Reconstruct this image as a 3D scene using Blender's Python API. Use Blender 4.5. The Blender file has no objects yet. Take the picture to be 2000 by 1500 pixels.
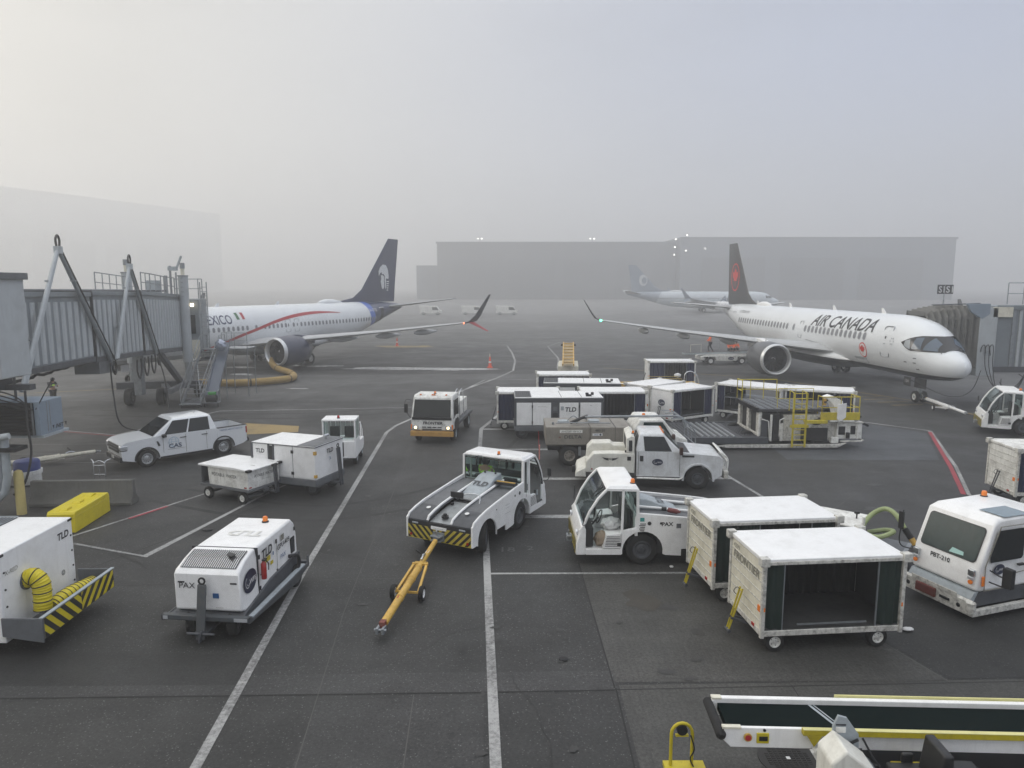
import bpy, bmesh, math, random
from mathutils import Vector, Matrix
from mathutils.geometry import tessellate_polygon
R = math.radians
SC = bpy.context.scene
COL = SC.collection
rnd = random.Random(7)
V = Vector

# ---------------------------------------------------------------- materials
MATS = {}
def mat(name, col, rough=.5, metal=0., dirt=0., dcol=(.10, .085, .07), scale=2.5, streak=0., bump=0., bscale=40., emis=0., coat=0., spec=.5, ca=None):
    if name in MATS: return MATS[name]
    m = bpy.data.materials.new(name); m.use_nodes = True
    nt = m.node_tree; N = nt.nodes; L = nt.links
    b = N['Principled BSDF']
    b.inputs['Base Color'].default_value = (*col, 1)
    b.inputs['Roughness'].default_value = rough
    b.inputs['Metallic'].default_value = metal
    b.inputs['Coat Weight'].default_value = coat
    b.inputs['Specular IOR Level'].default_value = spec
    if emis:
        b.inputs['Emission Color'].default_value = (*col, 1)
        b.inputs['Emission Strength'].default_value = emis
    tc = N.new('ShaderNodeTexCoord')
    if dirt or streak:
        n = N.new('ShaderNodeTexNoise'); n.inputs['Scale'].default_value = scale
        n.inputs['Detail'].default_value = 9; n.inputs['Roughness'].default_value = .68
        L.new(tc.outputs['Object'], n.inputs['Vector'])
        r = N.new('ShaderNodeMapRange'); r.inputs[1].default_value = .45; r.inputs[2].default_value = .78
        r.inputs[3].default_value = 0; r.inputs[4].default_value = dirt
        L.new(n.outputs['Fac'], r.inputs[0])
        fac = r.outputs[0]
        if streak:
            mp = N.new('ShaderNodeMapping'); mp.inputs['Scale'].default_value = (6, 6, .5)
            L.new(tc.outputs['Object'], mp.inputs[0])
            n2 = N.new('ShaderNodeTexNoise'); n2.inputs['Scale'].default_value = 2.5; n2.inputs['Detail'].default_value = 6
            L.new(mp.outputs[0], n2.inputs['Vector'])
            r2 = N.new('ShaderNodeMapRange'); r2.inputs[1].default_value = .5; r2.inputs[2].default_value = .8
            r2.inputs[3].default_value = 0; r2.inputs[4].default_value = streak
            L.new(n2.outputs['Fac'], r2.inputs[0])
            ad = N.new('ShaderNodeMath'); ad.operation = 'MAXIMUM'
            L.new(fac, ad.inputs[0]); L.new(r2.outputs[0], ad.inputs[1]); fac = ad.outputs[0]
        mx = N.new('ShaderNodeMix'); mx.data_type = 'RGBA'
        mx.inputs[6].default_value = (*col, 1); mx.inputs[7].default_value = (*dcol, 1)
        L.new(fac, mx.inputs[0]); L.new(mx.outputs[2], b.inputs['Base Color'])
        rr = N.new('ShaderNodeMapRange'); rr.inputs[3].default_value = rough; rr.inputs[4].default_value = min(1, rough + .35)
        L.new(fac, rr.inputs[0]); L.new(rr.outputs[0], b.inputs['Roughness'])
    if bump:
        n = N.new('ShaderNodeTexNoise'); n.inputs['Scale'].default_value = bscale; n.inputs['Detail'].default_value = 4
        L.new(tc.outputs['Object'], n.inputs['Vector'])
        bp = N.new('ShaderNodeBump'); bp.inputs['Strength'].default_value = bump; bp.inputs['Distance'].default_value = .01
        L.new(n.outputs['Fac'], bp.inputs['Height']); L.new(bp.outputs[0], b.inputs['Normal'])
    MATS[name] = m
    return m

def glassmat(name, tint, gloss=.04):
    m = bpy.data.materials.new(name); m.use_nodes = True
    nt = m.node_tree; N = nt.nodes; L = nt.links; N.clear()
    o = N.new('ShaderNodeOutputMaterial'); mx = N.new('ShaderNodeMixShader')
    t = N.new('ShaderNodeBsdfTransparent'); t.inputs[0].default_value = (*tint, 1)
    g = N.new('ShaderNodeBsdfGlossy'); g.inputs['Roughness'].default_value = gloss; g.inputs[0].default_value = (.9, .95, .95, 1)
    f = N.new('ShaderNodeFresnel'); f.inputs[0].default_value = 1.45
    L.new(f.outputs[0], mx.inputs[0]); L.new(t.outputs[0], mx.inputs[1]); L.new(g.outputs[0], mx.inputs[2])
    L.new(mx.outputs[0], o.inputs[0]); MATS[name] = m
    return m

WHITE = mat('white_paint', (.86, .86, .86), .38, dirt=.26, streak=.14, scale=2.2, coat=.15, dcol=(.22, .20, .17), bump=.35, bscale=2.2)
CHM = mat('chassis_grey', (.062, .07, .078), .5, dirt=.6, scale=5, dcol=(.12, .11, .10))
WHITED = mat('worn_white_paint', (.80, .80, .77), .45, dirt=.75, streak=.45, scale=3.2, dcol=(.16, .14, .11), bump=.5, bscale=3.)
CREAM = mat('cream_paint', (.72, .69, .58), .5, dirt=.55, streak=.4, scale=2.2, dcol=(.22, .19, .13))
WORN = mat('chipped_paint', (.62, .61, .57), .55, dirt=1.0, streak=.4, scale=9, dcol=(.06, .05, .045))
BEIGE = mat('beige_paint', (.74, .73, .67), .45, dirt=.5, streak=.3, dcol=(.2, .17, .12))
DGREY = mat('dark_grey_paint', (.065, .07, .08), .5, dirt=.5, scale=4, dcol=(.03, .03, .03))
MGREY = mat('mid_grey_paint', (.12, .128, .14), .5, dirt=.5, scale=3, dcol=(.06, .06, .06))
LGREY = mat('light_grey_paint', (.36, .40, .43), .5, dirt=.5, scale=5, dcol=(.15, .15, .15))
STEEL = mat('galvanised_steel', (.30, .32, .34), .45, metal=.6, dirt=.5, scale=5, dcol=(.1, .1, .1))
CHROME = mat('bright_metal', (.6, .62, .64), .25, metal=.9)
BLACK = mat('black_plastic', (.012, .012, .014), .5)
RUBBER = mat('tyre_rubber', (.012, .012, .013), .85, dirt=.6, scale=5, dcol=(.05, .047, .043), bump=.3)
YEL = mat('yellow_paint', (.55, .45, .02), .45, dirt=.5, streak=.3, dcol=(.12, .09, .03), scale=3)
YELO = mat('orange_yellow_paint', (.62, .38, .07), .4, dirt=.6, streak=.3, dcol=(.14, .09, .04), scale=4)
BYEL = mat('bright_yellow_plastic', (.66, .54, .008), .38, dirt=.3, dcol=(.3, .22, .02))
NAVY = mat('navy_curtain', (.006, .011, .05), .85, bump=.2)
GREENC = mat('dark_green_curtain', (.003, .016, .012), .75, bump=.2)
NAVYP = mat('navy_paint', (.014, .02, .055), .35, coat=.3)
INK = mat('black_ink', (.02, .021, .026), .6)
GREYINK = mat('worn_grey_ink', (.20, .19, .16), .7, dirt=.6, scale=14, dcol=(.5, .48, .4))
WHITEINK = mat('white_ink', (.7, .7, .7), .6)
BLUEINK = mat('blue_ink', (.02, .09, .24), .5)
REDINK = mat('red_paint', (.40, .02, .03), .45)
AMBER = mat('amber_lens', (.85, .22, .02), .25, coat=.5)
REDL = mat('red_lens', (.35, .01, .01), .2, coat=.5)
LAMP = mat('headlamp_glass', (.6, .62, .65), .12, metal=.4, coat=.8)
LAMPON = mat('lit_headlamp', (1., .78, .42), .3, emis=3.)
DARKIN = mat('dark_interior', (.02, .02, .022), .8)
FLOORM = mat('worn_deck', (.12, .12, .12), .7, dirt=.8, scale=6, dcol=(.04, .04, .04))
TREAD = mat('tread_plate', (.34, .36, .37), .4, metal=.5, dirt=.6, scale=5, bump=.8, bscale=60)
CONC = mat('concrete', (.13, .128, .12), .85, dirt=.8, streak=.5, scale=2, bump=.5, dcol=(.07, .07, .065))
SEATM = mat('black_vinyl', (.015, .015, .016), .45, bump=.2)
GLASS = glassmat('clear_glass', (.76, .86, .84))
GLASSD = mat('dark_glass', (.010, .013, .015), .06, spec=.45)
GLASSG = mat('green_tinted_glass', (.012, .028, .028), .1, spec=.22, dirt=.5, streak=.5, scale=2., dcol=(.04, .075, .07))  # teal streaks paint reflections into the glass colour
STONE = mat('tank_grey_brown', (.24, .22, .19), .45, dirt=.6, streak=.5, scale=2.2, dcol=(.08, .07, .06))
TUNNEL = mat('bridge_grey_paint_shaded', (.19, .215, .235), .45, dirt=.5, streak=.35, scale=1.2, dcol=(.13, .14, .15))  # walls darkened against paler ribs: corrugation shading put into the paint
TUNNELL = mat('pale_bridge_paint_lit_ribs', (.42, .45, .47), .5, dirt=.4, streak=.3, scale=1.5, dcol=(.2, .2, .2))
HIVIS = mat('lime_hi_vis', (.42, .85, .03), .7)
ORANGEV = mat('orange_hi_vis', (.95, .14, .03), .7)
SKIN = mat('skin', (.45, .26, .18), .6)
CLOTH = mat('dark_cloth', (.02, .022, .03), .85)
BAG = mat('clear_plastic_bag', (.62, .62, .62), .25, dirt=.3, scale=8, dcol=(.3, .3, .3))
CARD = mat('brown_paper', (.28, .22, .16), .8)

# ---------------------------------------------------------------- mesh builder
SPLIT = set('axle bumper cable corner_casting corner_plate corner_post deck_knob filler_cap fitting frame_post hinge lamp latch marker_lamp reflector rivet roller switch_panel tank_hatch valve wiper label_plate panel_seam handrail lettering door_seam name_plate corner_block gear_door'.split())
class MB:
    def __init__(s): s.v = []; s.f = []; s.m = []; s.mats = []; s.prims = []
    def mi(s, m):
        if m not in s.mats: s.mats.append(m)
        return s.mats.index(m)
    def add(s, vs, fs, m):
        o = len(s.v); s.v += [tuple(p) for p in vs]; k = s.mi(m)
        f0 = len(s.f)
        for f in fs: s.f.append([i + o for i in f]); s.m.append(k)
        s.prims.append((o, len(s.v), f0, len(s.f))); return s
    def box(s, x0, x1, y0, y1, z0, z1, m):
        vs = [(x, y, z) for x in (x0, x1) for y in (y0, y1) for z in (z0, z1)]
        return s.add(vs, [(0, 1, 3, 2), (4, 6, 7, 5), (0, 4, 5, 1), (2, 3, 7, 6), (0, 2, 6, 4), (1, 5, 7, 3)], m)
    def beam(s, a, b, w, h, m, up=(0, 0, 1)):
        a, b = V(a), V(b); d = (b - a).normalized(); u = V(up)
        r = d.cross(u)
        if r.length < 1e-3: r = d.cross(V((1, 0, 0)))
        r.normalize(); u = r.cross(d)
        vs = []
        for p in (a, b):
            for i, j in ((-1, -1), (1, -1), (1, 1), (-1, 1)): vs.append(p + r * (i * w / 2) + u * (j * h / 2))
        return s.add(vs, [(3, 2, 1, 0), (4, 5, 6, 7), (0, 1, 5, 4), (1, 2, 6, 5), (2, 3, 7, 6), (3, 0, 4, 7)], m)
    def poly(s, pts, m): return s.add(pts, [list(range(len(pts)))], m)
    def prism(s, pts, ya, yb, m, hw=None, ax='y'):
        """pts: (x,z) outline; extruded along y from ya to yb (or +-hw(x,z)); ax 'x': pts (y,z); ax 'z': pts (x,y)"""
        n = len(pts); A = []; B = []; tri = None
        if n > 12: tri = tessellate_polygon([[V((p[0], p[1], 0)) for p in pts]])
        for p, q in pts:
            w = hw(p, q) if hw else None
            a_, b_ = (-w, w) if hw else (ya, yb)
            if ax == 'y': A.append((p, a_, q)); B.append((p, b_, q))
            elif ax == 'x': A.append((a_, p, q)); B.append((b_, p, q))
            else: A.append((p, q, a_)); B.append((p, q, b_))
        fs = [list(range(n)), list(range(2 * n - 1, n - 1, -1))] if tri is None else [tuple(q) for q in tri] + [tuple(x + n for x in q)[::-1] for q in tri]
        for i in range(n):
            j = (i + 1) % n; fs.append((i, i + n, j + n, j))
        return s.add(A + B, fs, m)
    def lathe(s, prof, o, d, m, n=24, up=(0, 0, 1), cap=True):
        o, d = V(o), V(d).normalized(); r = d.cross(V(up))
        if r.length < 1e-3: r = d.cross(V((1, 0, 0)))
        r.normalize(); u = r.cross(d)
        vs = []
        for a, rad in prof:
            for k in range(n):
                t = 2 * math.pi * k / n
                vs.append(o + d * a + (r * math.cos(t) + u * math.sin(t)) * max(rad, 1e-4))
        fs = []
        for i in range(len(prof) - 1):
            for k in range(n):
                k2 = (k + 1) % n
                fs.append((i * n + k, i * n + k2, (i + 1) * n + k2, (i + 1) * n + k))
        if cap and prof[0][1] > 1e-3: fs.append(list(range(n))[::-1])
        if cap and prof[-1][1] > 1e-3: fs.append([(len(prof) - 1) * n + k for k in range(n)])
        return s.add(vs, fs, m)
    def cyl(s, a, b, r, m, n=16, r2=None):
        a, b = V(a), V(b); L = (b - a).length
        return s.lathe([(0, r), (L, r if r2 is None else r2)], a, b - a, m, n)
    def tube(s, pts, r, m, n=8, closed=False):
        P = [V(p) for p in pts]; k = len(P)
        vs = []; fs = []; ref = None
        for i in range(k):
            if closed: d = P[(i + 1) % k] - P[i - 1]
            else: d = P[min(i + 1, k - 1)] - P[max(i - 1, 0)]
            d = d.normalized() if d.length > 1e-9 else V((0, 0, 1))
            if ref is None:
                ref = d.cross(V((0, 0, 1)))
                if ref.length < .1: ref = d.cross(V((1, 0, 0)))
            ref = (ref - d * ref.dot(d)).normalized(); u = d.cross(ref)
            for j in range(n):
                t = 2 * math.pi * j / n; rr = r[i] if isinstance(r, (list, tuple)) else r
                vs.append(P[i] + (ref * math.cos(t) + u * math.sin(t)) * rr)
        for i in range(k if closed else k - 1):
            i2 = (i + 1) % k
            for j in range(n):
                j2 = (j + 1) % n; fs.append((i * n + j, i * n + j2, i2 * n + j2, i2 * n + j))
        if not closed: fs.append(list(range(n))[::-1]); fs.append([(k - 1) * n + j for j in range(n)])
        return s.add(vs, fs, m)
    def loft(s, secs, m, cap=True, closed=True):
        n = len(secs[0]); vs = [p for q in secs for p in q]; fs = []
        for i in range(len(secs) - 1):
            for k in range(n if closed else n - 1):
                k2 = (k + 1) % n; fs.append((i * n + k, i * n + k2, (i + 1) * n + k2, (i + 1) * n + k))
        if cap: fs.append(list(range(n))[::-1]); fs.append([(len(secs) - 1) * n + k for k in range(n)])
        return s.add(vs, fs, m)
    def mesh(s, name, ang=35):
        me = bpy.data.meshes.new(name); me.from_pydata(s.v, [], s.f)
        for m in s.mats: me.materials.append(m)
        me.polygons.foreach_set('material_index', s.m)
        bm = bmesh.new(); bm.from_mesh(me); bmesh.ops.recalc_face_normals(bm, faces=bm.faces); bm.to_mesh(me); bm.free()
        me.polygons.foreach_set('use_smooth', [True] * len(me.polygons)); me.set_sharp_from_angle(angle=R(ang)); me.update()
        return me
    def clusters(s, gap=.03):
        P = s.prims; bb = []
        for v0, v1, f0, f1 in P:
            vs = s.v[v0:v1]; bb.append(([min(v[i] for v in vs) for i in range(3)], [max(v[i] for v in vs) for i in range(3)]))
        g = list(range(len(P)))
        def root(i):
            while g[i] != i: i = g[i]
            return i
        for i in range(len(P)):
            for j in range(i):
                if all(bb[i][0][k] - gap < bb[j][1][k] and bb[j][0][k] - gap < bb[i][1][k] for k in range(3)): g[root(i)] = root(j)
        out = {}
        for i in range(len(P)): out.setdefault(root(i), []).append(i)
        return list(out.values())
    def out(s, name, parent=None, bev=0., seg=2, ang=35, loc=None, rz=0, label=None):
        if name in SPLIT and len(s.prims) > 1:
            cl = s.clusters()
            if len(cl) > 1:
                first = None
                for c in cl:
                    m = MB()
                    for i in c:
                        v0, v1, f0, f1 = s.prims[i]
                        for f in range(f0, f1): m.f.append([x - v0 + len(m.v) for x in s.f[f]]); m.m.append(m.mi(s.mats[s.m[f]]))
                        m.v += s.v[v0:v1]
                    o = m.out(name, parent, bev, seg, ang, loc, rz, label); first = first or o
                return first
        o = bpy.data.objects.new(name, s.mesh(name, ang)); COL.objects.link(o)
        if parent: o.parent = parent
        if loc: o.location = loc
        if rz: o.rotation_euler.z = rz
        if bev: bevel(o, bev, seg)
        if label: o['label'] = label
        return o

def bevel(o, w, seg=2):
    b = o.modifiers.new('bevel', 'BEVEL'); b.width = w; b.segments = seg; b.limit_method = 'ANGLE'; b.angle_limit = R(40)
    b.use_clamp_overlap = True; b.harden_normals = False

def tag(o, label=None, cat=None, group=None, kind=None):
    if label: o['label'] = label
    if cat: o['category'] = cat
    if group: o['group'] = group
    if kind: o['kind'] = kind
    return o
def thing(name, label, cat, loc=(0, 0, 0), deg=0, group=None, scale=1):
    o = bpy.data.objects.new(name, None); COL.objects.link(o); o.empty_display_size = .2
    o.location = loc; o.rotation_euler.z = R(deg); o.scale = (scale,) * 3
    return tag(o, label, cat, group)
def tree_copy(o, parent=None):
    c = o.copy(); COL.objects.link(c); c.parent = parent
    for ch in list(o.children): tree_copy(ch, c)
    return c
def dup(o, label, loc, deg, group=None):
    c = tree_copy(o); c.location = loc; c.rotation_euler.z = R(deg); c['label'] = label
    if group: c['group'] = group
    return c
def stretch(o, L=None): return o

# ---------------------------------------------------------------- decals
TXT = {}
def glyphs(s, bold=0., shear=0.):
    k = (s, bold, shear)
    if k in TXT: return TXT[k]
    cu = bpy.data.curves.new('t', 'FONT'); cu.body = s; cu.size = 1; cu.shear = shear; cu.offset = bold; cu.resolution_u = 3
    o = bpy.data.objects.new('t', cu); COL.objects.link(o); bpy.context.view_layer.update()
    dg = bpy.context.evaluated_depsgraph_get()
    me = bpy.data.meshes.new_from_object(o.evaluated_get(dg))
    vs = [(v.co.x, v.co.y) for v in me.vertices]; fs = [list(p.vertices) for p in me.polygons]
    bpy.data.objects.remove(o); bpy.data.meshes.remove(me); bpy.data.curves.remove(cu)
    xs = [v[0] for v in vs] or [0]
    TXT[k] = (vs, fs, min(xs), max(xs)); return TXT[k]
def text_mb(mb, s, h, m, o, u, v, bold=.0, shear=0., sx=1., align=.5, off=.004):
    """capital height h; o = centre of the baseline-to-cap box; u right, v up (unit vectors)"""
    vs, fs, a, b = glyphs(s, bold, shear); k = h / .70
    u, v, o = V(u).normalized(), V(v).normalized(), V(o); n = u.cross(v)
    mb.add([o + u * ((x - a - (b - a) * align) * k * sx) + v * ((y - .35) * k) + n * off for x, y in vs], fs, m); return mb
def text(parent, s, h, m, o, u, v, name='lettering', **kw):
    mb = MB(); text_mb(mb, s, h, m, o, u, v, **kw); return mb.out(name, parent)
def tld(mb, h, o, u, v, m=None, off=.004):
    m = m or INK; text_mb(mb, 'TLD', h, m, o, u, v, bold=.03, shear=.12, off=off)
    k = h
    U, Vv, O = V(u).normalized(), V(v).normalized(), V(o); n = U.cross(Vv)
def ell(mb, o, u, v, a, b, m, n=28, off=.003, a0=0, a1=2 * math.pi):
    u, v, o = V(u).normalized(), V(v).normalized(), V(o); w = u.cross(v)
    mb.poly([o + u * a * math.cos(a0 + (a1 - a0) * i / n) + v * b * math.sin(a0 + (a1 - a0) * i / n) + w * off for i in range(n)], m)
def ring(mb, o, u, v, a, b, t, m, n=28, off=.004, a0=0., a1=2 * math.pi):
    u, v, o = V(u).normalized(), V(v).normalized(), V(o); w = u.cross(v); P = []; Q = []
    for i in range(n + 1):
        t_ = a0 + (a1 - a0) * i / n; P.append(o + u * a * math.cos(t_) + v * b * math.sin(t_) + w * off)
        Q.append(o + u * (a - t) * math.cos(t_) + v * (b - t) * math.sin(t_) + w * off)
    mb.add(P + Q, [(i, i + 1, n + 2 + i, n + 1 + i) for i in range(n)], m)
def wfs(parent, o, u, v, a, b=None):
    b = b or a * .62; mb = MB(); U, W = V(u).normalized(), V(v).normalized()
    ell(mb, o, u, v, a, b, NAVYP)
    ring(mb, V(o) - U * a * .36, u, v, a * .36, b * .48, a * .05, WHITEINK, off=.006, a0=1.9, a1=6.0)
    ring(mb, V(o) - U * a * .30, u, v, a * .22, b * .30, a * .04, WHITEINK, off=.006, a0=3.3, a1=5.8)
    text_mb(mb, 'WFS', b * .42, WHITEINK, V(o) + U * a * .38 - W * b * .05, u, v, bold=.02, off=.006)
    return mb.out('logo', parent)
def clip(poly, x0, x1, y0, y1):
    for ax, lim, sg in ((0, x0, 1), (0, x1, -1), (1, y0, 1), (1, y1, -1)):
        out = []
        for i in range(len(poly)):
            p, q = poly[i - 1], poly[i]; a = (p[ax] - lim) * sg; b = (q[ax] - lim) * sg
            if (a >= 0) != (b >= 0):
                t = a / (a - b); out.append((p[0] + (q[0] - p[0]) * t, p[1] + (q[1] - p[1]) * t))
            if b >= 0: out.append(q)
        poly = out
        if not poly: return []
    return poly
def chevrons(mb, o, u, v, W, H, pitch, ma, mb_, off=.004, split=True, dirn=1):
    """yellow/black hazard stripes, mirrored about the middle, lower-left corner at o"""
    u, v, o = V(u).normalized(), V(v).normalized(), V(o); n = u.cross(v)
    mb.poly([o + n * off * .5, o + u * W + n * off * .5, o + u * W + v * H + n * off * .5, o + v * H + n * off * .5], ma)
    halves = ((0, W / 2, dirn), (W / 2, W, -dirn)) if split else ((0, W, dirn),)
    for x0, x1, sg in halves:
        k = -int(H / pitch) - 2
        while k * pitch < W + H:
            b = k * pitch
            q = [(b, 0), (b + pitch / 2, 0), (b + pitch / 2 - sg * H, H), (b - sg * H, H)]
            q = clip(q, x0, x1, 0, H)
            if len(q) > 2: mb.poly([o + u * x + v * y + n * off for x, y in q], mb_)
            k += 1

# ---------------------------------------------------------------- wheels
WM = {}
def wheel(parent, x, y, R_, w, rim, m=WHITE, steer=0, holes=0, z=None, hub=None):
    k = (R_, w, rim, m.name, holes)
    if k not in WM:
        a = MB(); h = w / 2
        a.lathe([(-h * .8, rim), (-h * .96, rim * 1.06), (-h, (rim + R_) / 2), (-h * .86, R_ * .95), (-h * .6, R_ * .995), (-h * .22, R_), (-h * .2, R_ * .975), (-h * .1, R_ * .975), (-h * .08, R_), (h * .08, R_), (h * .1, R_ * .975), (h * .2, R_ * .975), (h * .22, R_), (h * .6, R_ * .995), (h * .86, R_ * .95), (h, (rim + R_) / 2), (h * .96, rim * 1.06), (h * .8, rim), (-h * .8, rim)], (0, 0, 0), (0, 1, 0), RUBBER, 28, cap=False)
        t = a.mesh('wheel', 50)
        b = MB()
        for s in (-1, 1):
            b.lathe([(s * h * .86, rim * 1.02), (s * h * .9, rim * .93), (s * h * .5, rim * .80), (s * h * .42, rim * .55), (s * h * .6, rim * .42), (s * h * .62, rim * .22), (s * h * .8, rim * .2), (s * h * .82, 0)], (0, 0, 0), (0, 1, 0), m, 24, cap=False)
            for i in range(holes):
                t_ = 2 * math.pi * i / holes; cx, cz = math.cos(t_) * rim * .66, math.sin(t_) * rim * .66
                b.cyl((cx, s * h * .40, cz), (cx, s * h * .53, cz), rim * .09, BLACK, 8)
            for i in range(5):
                t_ = 2 * math.pi * i / 5; cx, cz = math.cos(t_) * rim * .33, math.sin(t_) * rim * .33
                b.cyl((cx, s * h * .55, cz), (cx, s * h * .68, cz), rim * .045, DGREY, 6)
        WM[k] = (t, b.mesh('rim', 40))
    t, r = WM[k]
    o = bpy.data.objects.new('wheel', t); COL.objects.link(o); o.parent = parent; o.location = (x, y, R_ if z is None else z); o.rotation_euler.z = R(steer)
    q = bpy.data.objects.new('rim', r); COL.objects.link(q); q.parent = o
    return o
def beacon(parent, x, y, z, m=AMBER, s=1.):
    a = MB(); a.lathe([(0, .075 * s), (.03 * s, .07 * s)], (x, y, z), (0, 0, 1), BLACK, 14)
    a.lathe([(.03 * s, .055 * s), (.10 * s, .055 * s), (.13 * s, .04 * s), (.14 * s, 0)], (x, y, z), (0, 0, 1), m, 14); return a.out('beacon', parent)
def arc(cx, cz, r, a0, a1, n=12): return [(cx + r * math.cos(R(a0 + (a1 - a0) * i / n)), cz + r * math.sin(R(a0 + (a1 - a0) * i / n))) for i in range(n + 1)]
def rrect(x0, x1, y0, y1, r, n=4):
    p = []
    for cx, cy, a in ((x1 - r, y1 - r, 0), (x0 + r, y1 - r, 90), (x0 + r, y0 + r, 180), (x1 - r, y0 + r, 270)):
        p += [(cx + r * math.cos(R(a + 90 * i / n)), cy + r * math.sin(R(a + 90 * i / n))) for i in range(n + 1)]
    return p
def hang(a, b, sag, n=14):
    a, b = V(a), V(b); return [a.lerp(b, i / n) - V((0, 0, sag * 4 * (i / n) * (1 - i / n))) for i in range(n + 1)]
def smooth(pts, n=6, closed=False):
    P = [V(p) for p in pts]; k = len(P); out = []
    rg = range(k) if closed else range(k - 1)
    for i in rg:
        g = (lambda j: P[j % k]) if closed else (lambda j: P[max(0, min(k - 1, j))])
        a, b, c, d = g(i - 1), g(i), g(i + 1), g(i + 2)
        for j in range(n):
            t = j / n
            out.append(.5 * ((2 * b) + (c - a) * t + (2 * a - 5 * b + 4 * c - d) * t * t + (3 * b - a - 3 * c + d) * t ** 3))
    if not closed: out.append(P[-1])
    return out
# ---------------------------------------------------------------- camera, light, air
HC = 7.24
cam = bpy.data.cameras.new('camera'); co = bpy.data.objects.new('camera', cam); COL.objects.link(co)
cam.sensor_width = 36; cam.lens = 36 * 1390 / 2000; cam.clip_start = .1; cam.clip_end = 3000
co.location = (0, 0, HC); co.rotation_euler = (R(90 - 7.95), 0, 0); SC.camera = co
SC.view_settings.view_transform = 'Standard'; SC.view_settings.look = 'None'; SC.view_settings.exposure = 0; SC.view_settings.gamma = 1
SC.cycles.use_denoising = True
try: SC.cycles.denoiser = 'OPENIMAGEDENOISE'
except Exception: pass
SC.cycles.max_bounces = 6; SC.cycles.diffuse_bounces = 3; SC.cycles.glossy_bounces = 3; SC.cycles.transparent_max_bounces = 12; SC.cycles.volume_bounces = 2
SC.cycles.sample_clamp_indirect = 4

SUN_EL, SUN_AZ = 24, -68   # azimuth clockwise from +Y
w = bpy.data.worlds.new('World'); SC.world = w; w.use_nodes = True
nt = w.node_tree; N = nt.nodes; L = nt.links; bg = N['Background']
sky = N.new('ShaderNodeTexSky'); sky.sky_type = 'NISHITA'; sky.sun_disc = False
sky.sun_elevation = R(SUN_EL); sky.sun_rotation = R(SUN_AZ); sky.dust_density = 4; sky.air_density = 1.5
tc = N.new('ShaderNodeTexCoord'); sx = N.new('ShaderNodeSeparateXYZ'); L.new(tc.outputs['Generated'], sx.inputs[0])
def mr(src, a, b, c, d):
    n = N.new('ShaderNodeMapRange'); n.interpolation_type = 'SMOOTHSTEP'
    for i, q in enumerate((a, b, c, d)): n.inputs[i + 1].default_value = q
    L.new(src, n.inputs[0]); return n.outputs[0]
def mixc(f, a, b, ty='MIX'):
    n = N.new('ShaderNodeMix'); n.data_type = 'RGBA'; n.blend_type = ty; n.clamp_result = False
    for s_, q in ((0, f), (6, a), (7, b)):
        if isinstance(q, (tuple, float)): n.inputs[s_].default_value = q if isinstance(q, float) else (*q, 1)
        else: L.new(q, n.inputs[s_])
    return n.outputs[2]
lr = mr(sx.outputs['X'], -.75, .55, 0, 1)
hor = mixc(lr, (11.0, 10.7, 9.9), (6.4, 7.0, 8.2))
mid = mixc(lr, (8.8, 8.5, 7.7), (4.9, 5.6, 7.5))
zen = mixc(lr, (21.5, 21.5, 21), (18.5, 19.2, 20.2))
fog = mixc(mr(sx.outputs['Z'], 0, .28, 0, 1), hor, mid)
fog = mixc(mr(sx.outputs['Z'], .32, .95, 0, 1), fog, zen)
nz = N.new('ShaderNodeTexNoise'); nz.inputs['Scale'].default_value = 1.7; nz.inputs['Detail'].default_value = 5; nz.inputs['Roughness'].default_value = .5
mpp = N.new('ShaderNodeMapping'); mpp.inputs['Scale'].default_value = (1, 1, 2.4); L.new(tc.outputs['Generated'], mpp.inputs[0]); L.new(mpp.outputs[0], nz.inputs['Vector'])
pf = mr(nz.outputs['Fac'], .32, .68, .87, 1.10)
cb = N.new('ShaderNodeCombineXYZ'); [L.new(pf, cb.inputs[i]) for i in range(3)]
fog = mixc(1., fog, cb.outputs[0], 'MULTIPLY')
allc = mixc(.90, sky.outputs[0], fog)
L.new(allc, bg.inputs[0]); bg.inputs[1].default_value = .086

sl = bpy.data.lights.new('sun', 'SUN'); sl.energy = .75; sl.angle = R(18); sl.color = (1, .95, .87)
so = bpy.data.objects.new('sun', sl); COL.objects.link(so)
az = R(SUN_AZ); d = V((math.sin(az) * math.cos(R(SUN_EL)), math.cos(az) * math.cos(R(SUN_EL)), math.sin(R(SUN_EL))))
so.rotation_euler = d.to_track_quat('Z', 'Y').to_euler(); so.location = (-30, 10, 40)

hm = bpy.data.materials.new('haze'); hm.use_nodes = True; hn = hm.node_tree; hn.nodes.clear()
ho = hn.nodes.new('ShaderNodeOutputMaterial'); pv = hn.nodes.new('ShaderNodeVolumePrincipled')
pv.inputs['Color'].default_value = (.99, .985, .98, 1); pv.inputs['Density'].default_value = .0033; pv.inputs['Anisotropy'].default_value = .6
hn.links.new(pv.outputs[0], ho.inputs['Volume'])
hz = MB().box(-1100, 1100, -90, 1400, -1, 84, hm).out('haze'); tag(hz, kind='stuff')

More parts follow.
